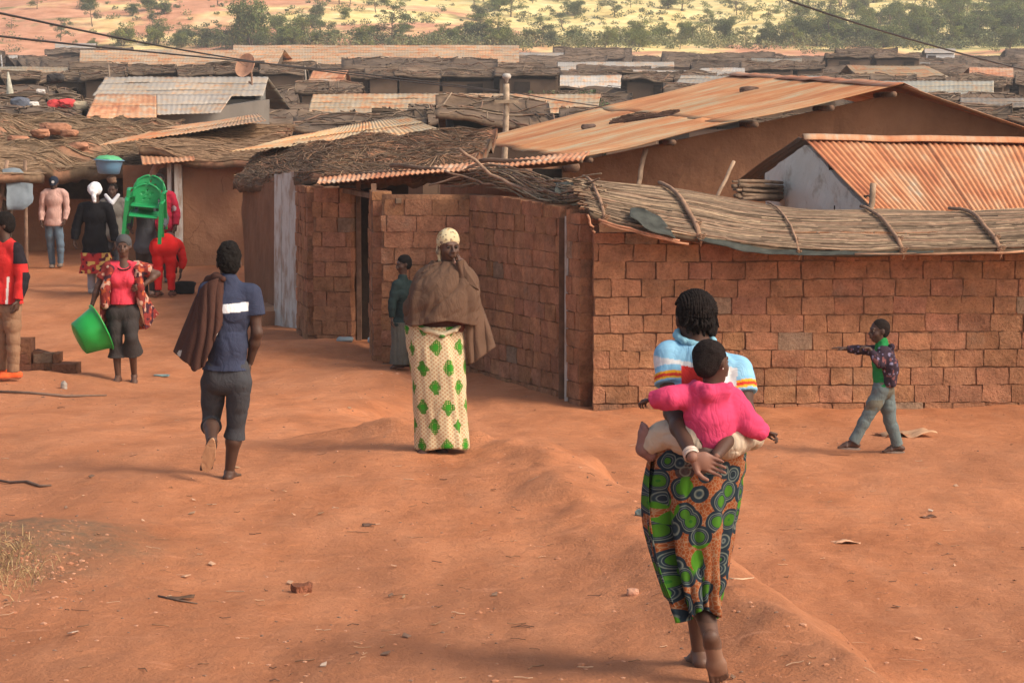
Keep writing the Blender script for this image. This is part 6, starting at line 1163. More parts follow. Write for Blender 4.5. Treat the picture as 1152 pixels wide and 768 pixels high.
# ================================================================== small things on the ground
def drop(px, py, dz=0.): h = hit(px, py); h[2] += dz; return h
rock('bag', 'crumpled black bag lying near the bending person in red', 'bag', drop(208, 330, .08), (.17, .13, .12), (.02, .018, .018), 61, None, M['cloth'])
mb = MB(); q = BT * [.046, .030, .026]; q = q + .010 * np.stack([fbm(q * 30 + o, 2) for o in (0, 9, 20)], -1); mb.add(q, BF, (.30, .115, .065)); o = mb.build('brick_chunk', M['brick'], None, smooth=True); o.location = Vector(drop(340, 666, .02)); o.rotation_euler.z = .5; tag(o, 'small red brick chunk lying alone in the middle of the foreground road', 'brick')
rock('stone', 'grey green stone on the earth bank beside the patterned wrap', 'stone', drop(726, 581, .02), (.07, .05, .03), (.16, .19, .17), 63)
rock('stone', 'pale pinkish stone left of the woman with the baby', 'stone', drop(712, 668, .01), (.03, .025, .02), (.5, .26, .17), 64)
rock('plastic_bag', 'pale blue plastic bag at the foot of the pier by the doorway', 'plastic bag', drop(428, 386, .03), (.16, .1, .06), (.35, .45, .5), 65, None, M['cloth'])
rock('plastic_scrap', 'crumpled grey plastic scrap beside the blue bag', 'plastic scrap', drop(388, 384, .02), (.10, .08, .04), (.25, .3, .32), 66, None, M['cloth'])
rock('stone', 'dark stone with a white top near the broken wall', 'stone', drop(72, 437, .02), (.035, .035, .05), (.30, .26, .22), 67)
rock('plastic_scrap', 'teal flattened scrap on the ground behind the woman with the basin', 'plastic scrap', drop(182, 423, .01), (.09, .06, .012), (.18, .26, .26), 68, None, M['cloth'])
for (lb, px, py, w_, h_, c, a_) in [('flattened brown cardboard behind the striding boy', 1018, 489, .26, .16, (.45, .26, .15), .3), ('thin pale cardboard scrap lying alone on the right of the road', 952, 611, .10, .05, (.55, .32, .2), .1), ('small dark brown scrap of bark at the right of the road', 1044, 582, .06, .03, (.14, .07, .045), .4), ('dark curled leaf on the road left of the brick chunk', 203, 674, .07, .02, (.12, .07, .045), -.15), ('dark curled leaf near the middle of the road', 415, 592, .04, .015, (.12, .07, .05), .2)]:
    p = drop(px, py, .012); n = 8; u, v = np.meshgrid(np.linspace(-.5, .5, n), np.linspace(-.5, .5, n), indexing='ij'); x = u * w_ * 2; y = v * h_ * 2; z = .02 * fbm(np.stack([u * 3 + px, v * 3, 0 * u], -1), 2) * (w_ / .1); V = np.stack([x * math.cos(a_) - y * math.sin(a_), x * math.sin(a_) + y * math.cos(a_), z], -1).reshape(-1, 3)
    o = mesh('cardboard' if 'card' in lb else 'bark_scrap' if 'bark' in lb else 'dry_leaf', V, grid(n, n), M['litter_d'] if 'litter_d' in M else M['wood'], None, True, np.ones((n * n, 3)) * c); o.location = Vector(p); o.modifiers.new('t', 'SOLIDIFY').thickness = .004; tag(o, lb, 'cardboard' if 'card' in lb else 'bark' if 'bark' in lb else 'leaf')
for lb, pts, r_ in [('crooked dark stick lying at the left edge of the road', [(-6, 541), (12, 544), (30, 543), (45, 548), (58, 547)], .010), ('long grey pole lying across the path before the broken wall', [(-20, 441), (30, 443), (75, 447), (120, 446)], .014), ('straw stalk on the road in front of the patterned wrap', [(820, 651), (835, 652), (848, 651)], .004), ('dark stick lying left of the leaf in the foreground', [(178, 671), (200, 676), (222, 680)], .006)]:
    q = [drop(*p_, r_) for p_ in pts]; mb = MB(); mb.tube(q, [r_ * .8] + [r_] * (len(q) - 2) + [r_ * .5], 7, (.17, .11, .08) if 'straw' not in lb else (.6, .45, .3)); tag(mb.build('stick', M['wood'], None, smooth=True), lb, 'stick')
# dry grass tuft and rubble at the left edge
rr = random.Random(8); mb = MB()
for i in range(260):
    c = hit(rr.gauss(12, 22), rr.gauss(636, 16)); a = rr.random() * 6.28; L = rr.uniform(.03, .08); l = rr.uniform(.4, 1.1)
    mb.tube([c, c + [math.cos(a) * L * .4 * l, math.sin(a) * L * .4 * l, L * .6], c + [math.cos(a) * L * l, math.sin(a) * L * l, L * .8]], [.002, .0016, .0008], 3, rr.choice([(.42, .30, .14), (.32, .21, .10), (.5, .36, .19), (.22, .15, .08)]), caps=False)
tag(mb.build('dry_grass', M['reed'], None), 'dry straw tuft on the small earth mound at the left edge', 'grass', kind='stuff')
# ================================================================== the town behind: low mud houses, tin and thatch
M['mud_far'] = attr_mat('far_mud', var=.2, nsc=.8, bump=0); M['thatch_far'] = attr_mat('far_thatch', var=.35, nsc=1.6, bump=.6, bsc=3, bd=.1)
def find_D(pxm, py, above, lo=40, hi=290):
    """distance at which a point 'above' metres over the ground shows at that pixel height"""
    best = lo
    for D in np.linspace(lo, hi, 240):
        p = P(pxm, py, D)
        if p[2] - gz(p[0], D) <= above: best = D; break
        best = D
    return best
SPEC = []
def far_house(x0, x1, ytop, ybot, label, D=None, eave=.95, slant=(0, 0), mat='tin_tan', wall=(.26, .15, .09), depth=None, ends=None, seed=0, name='house', col=(1, 1, 1), wl=None, overhang=.25, ext=0):
    """shed-like house: eave towards us at pixel row ybot, ridge at row ytop"""
    if D is None: D = find_D((x0 + x1) / 2, ybot, eave)
    depth = depth or max(3.2, (x1 - x0) / FPX * D * .25); Dr = D + depth; s = slant
    e0, e1 = P(x0 - ext + s[0], ybot, D), P(x1 + s[1], ybot, D); r0, r1 = P(x0, ytop, Dr), P(x1, ytop, Dr)
    g = gz((e0[0] + e1[0]) / 2, D)
    HH = empty(name, ((e0[0] + e1[0]) / 2, D, g), label, 'house'); zb = min(g, gz(r0[0], Dr)) - .6
    i0, i1 = e0 + [overhang, overhang, -.10], e1 + [-overhang, overhang, -.10]; b0, b1 = r0 + [overhang, 0, -.12], r1 + [-overhang, 0, -.12]
    def quadwall(mb, a, b, c):
        n = 12; t = np.linspace(0, 1, n)[:, None]; top = a + (b - a) * t; bot = top.copy(); bot[:, 2] = zb
        q = np.stack([bot, top], 1); q = np.concatenate([q, q + [0, .2, 0]], 1); q += .03 * fbm(q, 2)[..., None]; V = q.reshape(-1, 3)
        F = []
        for i in range(n - 1):
            k = i * 4; F += [[k, k + 4, k + 5, k + 1], [k + 2, k + 3, k + 7, k + 6], [k + 1, k + 5, k + 7, k + 3]]
        F += [[0, 1, 3, 2], [4 * n - 4, 4 * n - 2, 4 * n - 1, 4 * n - 3]]
        mb.add(V, np.array(F), c)
    mb = MB(); w = np.array(wall)
    quadwall(mb, i0, i1, w); quadwall(mb, b0, b1, w)
    for a, b in ((i0, b0), (i1, b1)):
        V = [[a[0], a[1], zb], a, b, [b[0], b[1], zb]]; V = np.array(V + [[x + .15, y, z] for x, y, z in V]); mb.add(V, np.array([[0, 1, 2, 3], [7, 6, 5, 4], [0, 4, 5, 1], [1, 5, 6, 2], [2, 6, 7, 3]]), w * .95)
    mb.build('wall', M['mud_far'], HH, world=True)
    if mat == 'thatch':
        thatch_far(r0, r1, e1, e0, HH, seed, col)
        thatch_far(r0 + [0, .05, 0], r1 + [0, .05, 0], r1 + [0, depth * .9, -.9], r0 + [0, depth * .9, -.9], HH, seed + 5, col)
    else:
        tin_roof(r0, r1, e1, e0, M[mat], HH, 'roof', seed=seed, wl=wl or .18, amp=.007, nv=5, per=4, sag=.03, col=col, jag=.05)
        tin_roof(r0 + [0, .02, 0], r1 + [0, .02, 0], r1 + [0, depth * .9, -.9], r0 + [0, depth * .9, -.9], M[mat], HH, 'roof', seed=seed + 3, wl=.4, amp=.02, nv=4, per=4, col=col)
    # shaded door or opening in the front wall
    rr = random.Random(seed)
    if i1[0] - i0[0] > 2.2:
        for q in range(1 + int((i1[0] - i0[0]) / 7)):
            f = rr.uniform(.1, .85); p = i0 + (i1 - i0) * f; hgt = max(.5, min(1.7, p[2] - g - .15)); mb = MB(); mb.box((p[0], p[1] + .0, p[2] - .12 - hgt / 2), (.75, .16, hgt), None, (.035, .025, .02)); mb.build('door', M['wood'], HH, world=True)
    SPEC.append((min(x0, x0 - ext + s[0]), x1 + max(0, s[1]), ytop, ybot, D)); return HH
def thatch_far(a, b, c, d, parent, seed, col):
    n = 26; m = 9; S = patch(a, b, c, d); u, v = np.meshgrid(np.linspace(0, 1, n), np.linspace(0, 1, m), indexing='ij'); q = S(u[..., None], v[..., None])
    q[..., 2] += .18 * fbm(q * [.7, .7, .7] + seed, 3) + .06; q[..., 1] += .12 * fbm(q * .9 + seed + 7, 2)
    lo = q.copy(); lo[..., 2] -= .09; nn = n * m; mb = MB(); c = np.array((.15, .105, .072)) * np.array(col)
    mb.add(q.reshape(-1, 3), grid(n, m), c); mb.add(lo.reshape(-1, 3), grid(n, m)[:, ::-1], c * .6)
    for e in (np.arange(n) * m, np.arange(n) * m + m - 1, np.arange(m), (n - 1) * m + np.arange(m)): mb.F[4].append(np.stack([e[:-1], e[1:], e[1:] + nn, e[:-1] + nn], 1))
    rr = random.Random(seed); W = np.linalg.norm(np.array(b) - np.array(a))
    for i in range(int(26 + W * 9)):
        u0, v0 = rr.random(), rr.random(); t = np.linspace(0, 1, 4); an = rr.gauss(0, .5); L = rr.uniform(.5, 1.6)
        uu = np.clip(u0 + t * L / W * (math.cos(an) if i % 2 else math.sin(an)), 0, 1); vv = np.clip(v0 + t * L / 4 * (math.sin(an) if i % 2 else math.cos(an)), 0, 1.03)
        iu, iv = (uu * (n - 1)).astype(int), np.clip(vv * (m - 1), 0, m - 1).astype(int); p = S(uu[:, None], vv[:, None]); p[:, 2] = q[iu, iv, 2] + .03
        mb.tube(p, rr.uniform(.01, .028), 4, np.array(rr.choice([(.18, .13, .09), (.12, .085, .06), (.22, .16, .11), (.20, .12, .08)])) * rr.uniform(.7, 1.2), caps=False)
    mb.build('roof', M['thatch_far'], parent, smooth=True, world=True)
# ---- the roofs one can name
h = far_house(118, 302, 88, 108, 'house with a wide pale tin roof and a rusty patch, left of the satellite dish', D=66, eave=2, mat='tin_grey', col=(1.0, .95, .88), wall=(.20, .19, .17), slant=(-14, -6), seed=61, depth=8)
a0, a1, b0, b1 = P(108, 106, 65.8), P(176, 106, 65.8), P(176, 133.5, 60), P(96, 133.5, 60)
tin_roof(a0, a1, b0, b1, M['tin_rust'], h, 'roof', seed=62, wl=.16, amp=.007, per=4, nv=5, col=(1.15, 1.2, 1.2))
a0, a1, b0, b1 = P(176, 107, 65.8), P(262, 107, 65.8), P(248, 126, 61), P(176, 130, 61)
tin_roof(a0, a1, b0, b1, M['tin_grey'], h, 'roof', seed=63, wl=.16, amp=.007, per=4, nv=5, col=(.95, .9, .85))
slab_wall(P(100, 140, 60.3)[:2], P(168, 140, 60.3)[:2], -.4, P(100, 135, 60.3)[2], P(100, 135, 60.3)[2], M['mud_far'], h, 'wall', col=(.20, .18, .155))
slab_wall(P(168, 140, 61.3)[:2], P(300, 140, 66.3)[:2], -.4, P(168, 131, 61.3)[2], P(300, 112, 66.3)[2], M['mud_far'], h, 'wall', col=(.17, .15, .13))
far_house(90, 320, 57, 76, 'long house with a tan tin roof, farthest left of the long roofs under the hill', D=120, eave=2.2, mat='tin_tan', wall=(.13, .09, .06), seed=64, depth=14, slant=(-1, -10), col=(1.08, 1.0, .92))
far_house(262, 584, 51.5, 73, 'longest house with a straight tan tin roof below the hill trees', D=135, eave=2.4, mat='tin_tan', wall=(.14, .10, .07), seed=65, depth=16, col=(1.1, 1.0, .9))
far_house(352, 676, 106, 128, 'long house with a pale tan tin roof behind the short utility pole', D=74, eave=2.2, mat='tin_tan', wall=(.16, .11, .08), slant=(-6, -4), seed=66, depth=9, col=(1.0, .96, .88))
far_house(766, 925, 86, 97, 'house with a weathered grey tin roof just above the big rusty ridge', D=92, mat='tin_grey', seed=67, depth=8, slant=(-8, 4), col=(.85, .85, .82))
far_house(790, 838, 77, 88, 'small house with a light grey tin roof before the hill scrub', D=112, mat='tin_grey', seed=68, depth=7, slant=(-20, 0))
far_house(712, 790, 79.5, 84, 'house with a thin flat white tin roof in the middle distance', D=118, mat='tin_grey', seed=69, depth=5)
far_house(984, 1118, 92, 108, 'house with a faded grey green tin roof behind the gable peak', D=82, mat='tin_grey', seed=70, depth=8, col=(.85, .88, .82), wall=(.18, .12, .09))
far_house(1090, 1140, 76.5, 87, 'small house with an orange tin roof at the far right', D=118, mat='tin_rust', seed=71, depth=6, col=(1.1, 1.1, 1.1))
far_house(952, 1040, 74, 88, 'low mud house with a slanting straw coloured roof at the right', D=116, mat='tin_tan', seed=72, depth=7, slant=(16, 30), col=(.8, .75, .65), wall=(.17, .11, .08))
far_house(1080, 1230, 111, 122, 'house with a grey sheet roof at the right edge behind the gable house', D=70, mat='tin_grey', seed=73, depth=6, col=(.55, .5, .45))
far_house(-60, 88, 76, 84, 'house with a long flat grey tan roof at the left edge', D=108, mat='tin_tan', seed=74, depth=9, col=(.75, .78, .75), wall=(.17, .12, .08))
far_house(-80, 92, 120, 134, 'low brown mud house with rags and stones on its roof at the left', D=62, mat='thatch', seed=75, depth=7, wall=(.24, .13, .08))
far_house(-60, 62, 99, 113, 'mud house with a drooping grass roof by the white spike', D=82, mat='thatch', seed=76, depth=8, wall=(.21, .13, .085))
far_house(490, 614, 117, 140, 'mud house with a slumped dark grass roof beside the utility pole', D=50, eave=2.0, mat='thatch', seed=77, depth=7, wall=(.10, .07, .05), slant=(0, 10), col=(1.1, 1.05, 1))
far_house(330, 480, 133, 147, 'low thatched house just behind the yellowed roof sheet', D=52, mat='thatch', seed=78, depth=6)
far_house(384, 560, 67, 80, 'wide thatched house with a peaked gable beneath the longest tin roof', D=118, mat='thatch', seed=79, depth=10)
far_house(352, 392, 80, 96, 'small hut with an orange roof flap in the brown town', D=98, mat='tin_rust', seed=80, depth=4, slant=(-8, -10))
far_house(940, 1010, 56, 62, 'mud house with a thin pale roof against the hill scrub', D=175, mat='thatch', seed=81)
far_house(1040, 1075, 55, 60, 'tiny white house among the scrub at the foot of the hill', D=225, mat='tin_grey', seed=82, wall=(.7, .7, .68), depth=5, eave=2.4)
far_house(62, 108, 49, 54.5, 'tiny white roofed house standing alone on the red slope', D=225, mat='tin_grey', seed=83, wall=(.6, .5, .4), depth=5, eave=2.2)
far_house(845, 902, 66, 72, 'low mud house with a grey green roof under the hill trees', D=150, mat='tin_grey', seed=84, col=(.6, .6, .55))
# ---- low thatch huddled in front of the long roofs
rr = random.Random(77); NS = len(SPEC)
for (x0, x1, yt_, yb_, D_s) in [q for q in list(SPEC) if q[4] > 68 and q[1] - q[0] > 45]:
    x = x0 - 12
    while x < x1 + 8:
        w_ = rr.uniform(34, 75); hgt = 9 * 100 / D_s * rr.uniform(.8, 1.2); yt2 = yb_ + rr.uniform(-1.5, 1.5); Dh = D_s - rr.uniform(5, 8); p_ = P(x + w_ / 2, yt2 + hgt, Dh); 
        if p_[2] - gz(p_[0], Dh) > .25 and -80 < x < 1220:
            o = far_house(x, x + w_, yt2, yt2 + hgt, 'low mud house with a dark brown thatch roof in the crowded town', D=Dh, mat='thatch', seed=int(x) + 3000, depth=3.2, wall=np.array([.16, .105, .07]) * rr.uniform(.8, 1.1), col=(rr.uniform(.85, 1.35),) * 3); o['group'] = 'thatched mud houses in the town'
        x += w_ * rr.uniform(.75, 1.05)
# ---- the rest of the town
rr = random.Random(21); placed = []
for i in range(2600):
    if len(placed) >= 170: break
    D = 56 + 205 * rr.random() ** 1.1; px = rr.uniform(-120, 1270); w_ = rr.uniform(5, 11) * FPX / D; p = P(px, 100, D); g = gz(p[0], D)
    hh = rr.uniform(1.1, 1.5); rise = rr.uniform(.6, 1.1); ye = 150 - (g + hh - CAMZ) / D * FPX; yt = 150 - (g + hh + rise - CAMZ) / (D + 4) * FPX
    if yt < 49 or ye > 150: continue
    bad = any(px - w_ / 2 < s[1] + 4 and px + w_ / 2 > s[0] - 4 and yt < s[3] - .5 and ye + 3 > s[2] and D < s[4] + 8 for s in SPEC[:NS])
    if not bad: bad = any(abs(D - q[1]) < 5 and abs(px - q[0]) < (w_ + q[2]) / 2 + 8 for q in placed) or any(abs(D - s[4]) < 6 and px - w_ / 2 < s[1] and px + w_ / 2 > s[0] for s in SPEC[:NS])
    if bad: continue
    tin = rr.random() < .08; placed.append((px, D, w_))
    o = far_house(px - w_ / 2, px + w_ / 2, yt, ye, 'low grey roofed hut of the brown town' if tin else 'low mud house with a dark brown thatch roof in the crowded town', D=D, mat='tin_grey' if tin else 'thatch', seed=100 + i, depth=4, wall=np.array([.17, .11, .075]) * rr.uniform(.7, 1.2), col=(rr.uniform(.7, 1.35),) * 3)
    o['group'] = 'tin roofed huts in the town' if tin else 'thatched mud houses in the town'
# ---- stones, rags and bundles lying on the roofs at the left
for i, (px, py, c, nm, s) in enumerate([(61, 117, (.60, .07, .07), 'crimson rag', .2), (75, 117, (.72, .08, .08), 'bright red rag', .26), (38, 118, (.7, .66, .6), 'whitish bundle', .16), (24, 116, (.12, .13, .16), 'navy bundle', .3), (90, 120, (.45, .36, .24), 'straw coloured sack', .25), (46, 103, (.6, .55, .5), 'pale scrap', .13), (62, 88, (.05, .045, .045), 'black sack', .26)]):
    D = 67; p = P(px, py, D); rock('rag' if 'rag' in nm else 'bundle', nm + ' lying on the mud house roofs at the left', 'rag' if 'rag' in nm else 'bundle', p, (s, s * .7, s * .55), c, i + 40, None, M['cloth'])
# ---- satellite dish, poles, wires
DI = empty('satellite_dish', P(278, 88, 64), 'rusty orange satellite dish above the pale tin roof', 'satellite dish'); dc = P(278, 75, 64); pr = [(0.001, 0)] + [(r_, .35 * r_ * r_ / .42) for r_ in np.linspace(.05, .34, 8)] + [(.345, .10), (.34, .08)] + [(r_, .35 * r_ * r_ / .42 - .02) for r_ in np.linspace(.33, .001, 8)]
V, F = lathe(pr, 28); rot = Vector((-.55, -.75, .35)).normalized().to_track_quat('Z', 'Y').to_matrix(); V = V @ np.array(rot).T * [1, 1, 1.0] + dc
k = flat_mat('rusty_dish', (.62, .33, .2), rough=.6, var=.25, nsc=5); mesh('reflector', V, F, k, DI, True, world=True)
mb = MB(); mb.tube([dc + [.1, .1, 0], dc + [.12, .12, -.5], P(280, 92, 64.2)], .03, 6, (.3, .2, .15)); mb.build('mast', M['wood'], DI, world=True)
mb = MB(); mb.tube([dc, dc + np.array([-.55, -.75, .35]) * .4], .012, 5, (.3, .2, .15)); mb.build('feed_arm', M['wood'], DI, world=True)
PL = empty('utility_pole', P(568, 140, 46), 'short wooden utility pole with a white insulator rising from the thatch', 'utility pole'); PL.location.z = gz(PL.location.x, 46)
pt = P(569, 94, 46); pb = np.array([PL.location.x, 46, PL.location.z - .1])
mb = MB(); mb.tube(stick([pb, pt], 0, wob=.012), .06, 9, (.40, .30, .21)); mb.build('post', M['wood'], PL, world=True, smooth=True)
V, F = lathe([(.001, -.12), (.03, -.10), (.04, -.04), (.08, -.02), (.09, .03), (.06, .07), (.001, .08)], 16); mesh('insulator', V + pt + [.02, -.05, .12], F, flat_mat('porcelain', (.45, .41, .36), rough=.5, spec=.5, var=.1), PL, True, world=True)
mb = MB(); mb.beam(pt + [-.22, -.07, -.36], pt + [.25, -.07, -.36], .06, .07, col=(.34, .25, .17)); mb.build('crossarm', M['wood'], PL, world=True)
M['wire'] = flat_mat('wire', (.035, .03, .03), rough=.6, var=0, bump=0)
def wire(label, pts, r=.012):
    pts = np.array(pts); k = np.linspace(0, 1, len(pts)); t = np.linspace(0, 1, 40)
    q = np.stack([np.interp(t, k, pts[:, i]) for i in range(3)], 1)
    for _ in range(25): q[1:-1] = (q[:-2] + q[2:] + 2 * q[1:-1]) / 4
    mb = MB(); mb.tube(q, r, 6, (1, 1, 1)); o = mb.build('overhead_wire', M['wire'], None, smooth=True); tag(o, label, 'wire')
wire('upper of the two dark wires sagging in from the top left', [P(-120, -8, 20), P(0, 14, 24), P(100, 37, 29), P(200, 56, 34), P(290, 71, 38), P(420, 88, 42), P(560, 103, 45.9)], .013)
wire('lower of the two dark wires at the left, passing before the long tin roof', [P(-120, 25, 20), P(0, 42, 24), P(150, 57, 31), P(290, 70.5, 38), P(420, 84, 43), P(560, 102, 45.95)], .013)
wire('thin wire running right from the utility pole across the long pale roof', [P(572, 103, 46), P(620, 112, 48), P(683, 121, 52)], .012)
wire('single dark wire crossing the hillside at the top right', [P(800, -30, 26), P(885, 0, 28), P(960, 26, 31), P(1060, 55, 35), P(1152, 80, 39), P(1300, 110, 46)], .013)
for i, (px, y0, y1, D, c, lb) in enumerate([(9, 81, 103, 83, (.42, .40, .32), 'white tapering spike standing on a roof at the left'), (122, 73, 84, 100, (.3, .22, .16), 'thin stick standing before the tan tin roof'), (343, 74, 90, 96, (.3, .25, .2), 'thin pole standing in the town centre'), (1, 62, 72, 120, (.4, .4, .4), 'small grey mast at the left edge')]):
    a, b = P(px, y0, D), P(px + (1 if i else 2), y1, D); mb = MB(); mb.tube([a, b, [b[0], b[1], gz(b[0], D)]], [.03, .13 if i == 0 else .04, .1 if i == 0 else .04], 7, c); tag(mb.build('pole', M['wood'], None, smooth=True), lb, 'pole')
# ================================================================== trees
def leaf_mat(name, base):
    k = N(name, .8, .2); k.color(k.mix(1.0, k.attr(), base, 'MULTIPLY')); k.b.inputs['Transmission Weight'].default_value = 0
    return k.m
M['leaf'] = leaf_mat('foliage', (1, 1, 1)); M['bark'] = attr_mat('bark', var=.3, nsc=3, bump=0)
def tree_protos():
    out = []
    for i in range(9):
        rg = np.random.default_rng(200 + i); rr = random.Random(i); kind = ['round', 'flat', 'tall', 'bush', 'round', 'flat', 'bush', 'tall', 'sparse'][i]
        H = {'round': 5, 'flat': 4.6, 'tall': 5.5, 'bush': 2.6, 'sparse': 4.6}[kind]; base = {'bush': .25, 'round': 1.2, 'flat': 2.0, 'tall': 1.5, 'sparse': 1.4}[kind]
        mb = MB(); ends = []
        nb = 3 if kind == 'bush' else 1
        for b in range(nb):
            lean = np.array([rr.gauss(0, .12), rr.gauss(0, .12)]) * (3 if nb > 1 else 1); t = np.linspace(0, 1, 7)
            tr = np.stack([lean[0] * t * H * .4, lean[1] * t * H * .4, -.3 + t * (H * .62 + .3)], 1) + rg.normal(0, .03, (7, 3)); mb.tube(tr, np.linspace(.13, .05, 7) * (.5 if nb > 1 else 1), 6, (.17, .12, .085)); ends.append(tr[-1])
            for j in range(7 if nb == 1 else 3):
                s = tr[rr.randint(2, 6)]; a = rr.random() * 6.28; up = rr.uniform(.1, .9); L = H * rr.uniform(.2, .38) * (1.25 if kind == 'flat' else 1)
                e_ = s + np.array([math.cos(a), math.sin(a), up]) * L; mid = (s + e_) / 2 + [0, 0, .12]; mb.tube([s, mid, e_], [.05, .035, .015], 5, (.17, .12, .085)); ends.append(e_)
        V_ = np.concatenate(mb.V)
        cl = []; 
        for e_ in ends:
            for j in range({'bush': 4, 'sparse': 1}.get(kind, 3)): cl.append(e_ + rg.normal(0, .28 if kind != 'flat' else .3, 3) * [1.4, 1.4, .55 if kind == 'flat' else .9])
        lv = []; lc = []
        for c_ in cl:
            rad = rr.uniform(.28, .62) * (1.1 if kind != 'sparse' else .7); n = int(95 * rad / .45); shade = rr.uniform(.65, 1.35)
            d = rg.normal(0, 1, (n, 3)); d /= np.linalg.norm(d, axis=1)[:, None]; pp = c_ + d * rad * rg.random((n, 1)) ** .4 * [1.15, 1.15, .75]; pp[:, 2] = np.maximum(pp[:, 2], .08)
            a = rg.normal(0, 1, (n, 3)); a /= np.linalg.norm(a, axis=1)[:, None]; b = np.cross(a, rg.normal(0, 1, (n, 3))); b /= np.linalg.norm(b, axis=1)[:, None]
            s = rg.uniform(.05, .11, (n, 1)); lv.append(np.stack([pp - a * s, pp + b * s * .6, pp + a * s, pp - b * s * .6], 1).reshape(-1, 3))
            tone = np.array([.085, .115, .045]) * shade * rg.uniform(.7, 1.3, (n, 1)); tone[rg.random(n) < .12] = [.16, .15, .06]; lc.append(np.repeat(tone, 4, 0))
        lv = np.concatenate(lv); lc = np.concatenate(lc)
        t1 = mesh('trunk', V_, [np.concatenate(f) for f in mb.F.values()], M['bark'], None, True, np.concatenate(mb.C)); c1 = mesh('crown', lv, np.arange(len(lv)).reshape(-1, 4), M['leaf'], None, False, lc)
        out.append((t1, c1, kind, H))
    return out
TP = tree_protos(); first = set()
M['leafs'] = []
for i, b in enumerate([(1.3, 1.25, 1.2), (1.6, 1.5, 1.2), (1.05, 1.05, 1.3), (2.0, 1.75, 1.2), (1.4, 1.25, 1.4)]): M['leafs'].append(leaf_mat('foliage_tone', b))
crown_meshes = {}
def put_tree(pi, loc, sc, tone, label, group, cat='tree', name='hillside_tree'):
    t1, c1, kind, H = TP[pi]; r = empty(name, loc, label, cat, group); r.scale = (sc * random.uniform(.85, 1.2), sc * random.uniform(.85, 1.2), sc * random.uniform(.85, 1.1)); r.rotation_euler.z = random.uniform(0, 6.28)
    for src in (t1, c1):
        o = src.copy()
        if src is c1:
            if (pi, tone) not in crown_meshes: mm = c1.data.copy(); mm.materials.clear(); mm.materials.append(M['leafs'][tone]); crown_meshes[(pi, tone)] = mm
            o.data = crown_meshes[(pi, tone)]
        COL.objects.link(o); o.parent = r
    return r
random.seed(31); rr = random.Random(31); n = 0
# trees that can be singled out
for (px, py, hpx, pi, tn, lb) in [(104, 30, 34, 0, 2, 'dark round tree on a thin trunk above the pale grass at the upper left'), (68, 46, 26, 1, 2, 'flat topped tree alone on the red slope at the left'), (172, 42, 32, 7, 2, 'narrow leaning tree in the yellow grass right of the round one'), (440, 50, 46, 0, 0, 'largest tree on the slope above the longest tin roof'), (282, 53, 42, 3, 1, 'dark green bushy clump left of the largest tree'), (262, 54, 34, 4, 2, 'round dark tree just above the tan roofs'), (325, 54, 30, 6, 1, 'broad green bush right of the dark round tree'), (540, 40, 30, 5, 1, 'open crowned tree in the straw right of the largest tree'), (633, 33, 26, 0, 2, 'dark tree at the top of the straw slope'), (925, 38, 22, 4, 0, 'round tree over the green belt right of centre'), (138, 52, 24, 6, 3, 'pale green bush over the tan roof end'), (204, 54, 16, 3, 1, 'low bush just over the left long roof')]:
    h = hit(px, py)
    if h is None or h[1] > 900: continue
    put_tree(pi, h, hpx / FPX * h[1] / TP[pi][3], tn, lb, None); n += 1
# band at the foot of the hill and scattered up the slope, denser to the right
tries = 0
while n < 285 and tries < 6000:
    tries += 1; px = rr.uniform(-60, 1210); u = rr.random()
    if u < .36: py = rr.gauss(49, 4.0)
    else: py = rr.uniform(-4, 50)
    dens = np.interp(px, [-120, 100, 240, 480, 640, 860, 930, 1280], [.12, .15, .4, .5, .5, .55, 1, 1]); 
    if u < .36 and px > 170: dens = max(dens, .6)
    if px < 130 and py > 20: dens = .06
    if rr.random() > dens or (py > 60): continue
    h = hit(px, py)
    if h is None or h[1] < 268 or h[1] > 800: continue
    if fbm(np.array([h[0] / 30, h[1] / 45, 0]), 2) < -.1 and px < 900 and u > .36 and rr.random() < .6: continue
    hpx = rr.uniform(12, 30) * (1.3 if px > 900 else 1) * (.85 if u < .36 else .9); pi = rr.choice([0, 1, 2, 3, 3, 4, 5, 6, 6, 7, 8, 3, 6] if u > .36 else [3, 6, 3, 6, 0, 4, 8, 2]); H = TP[pi][3]
    sc = hpx / FPX * h[1] / H * (H / 5 + .25)
    put_tree(pi, h, min(sc, 2.2), rr.choice([0, 1, 1, 3, 3, 4]), 'green bush or small tree scattered on the straw covered hillside', 'trees and bushes on the hillside'); n += 1
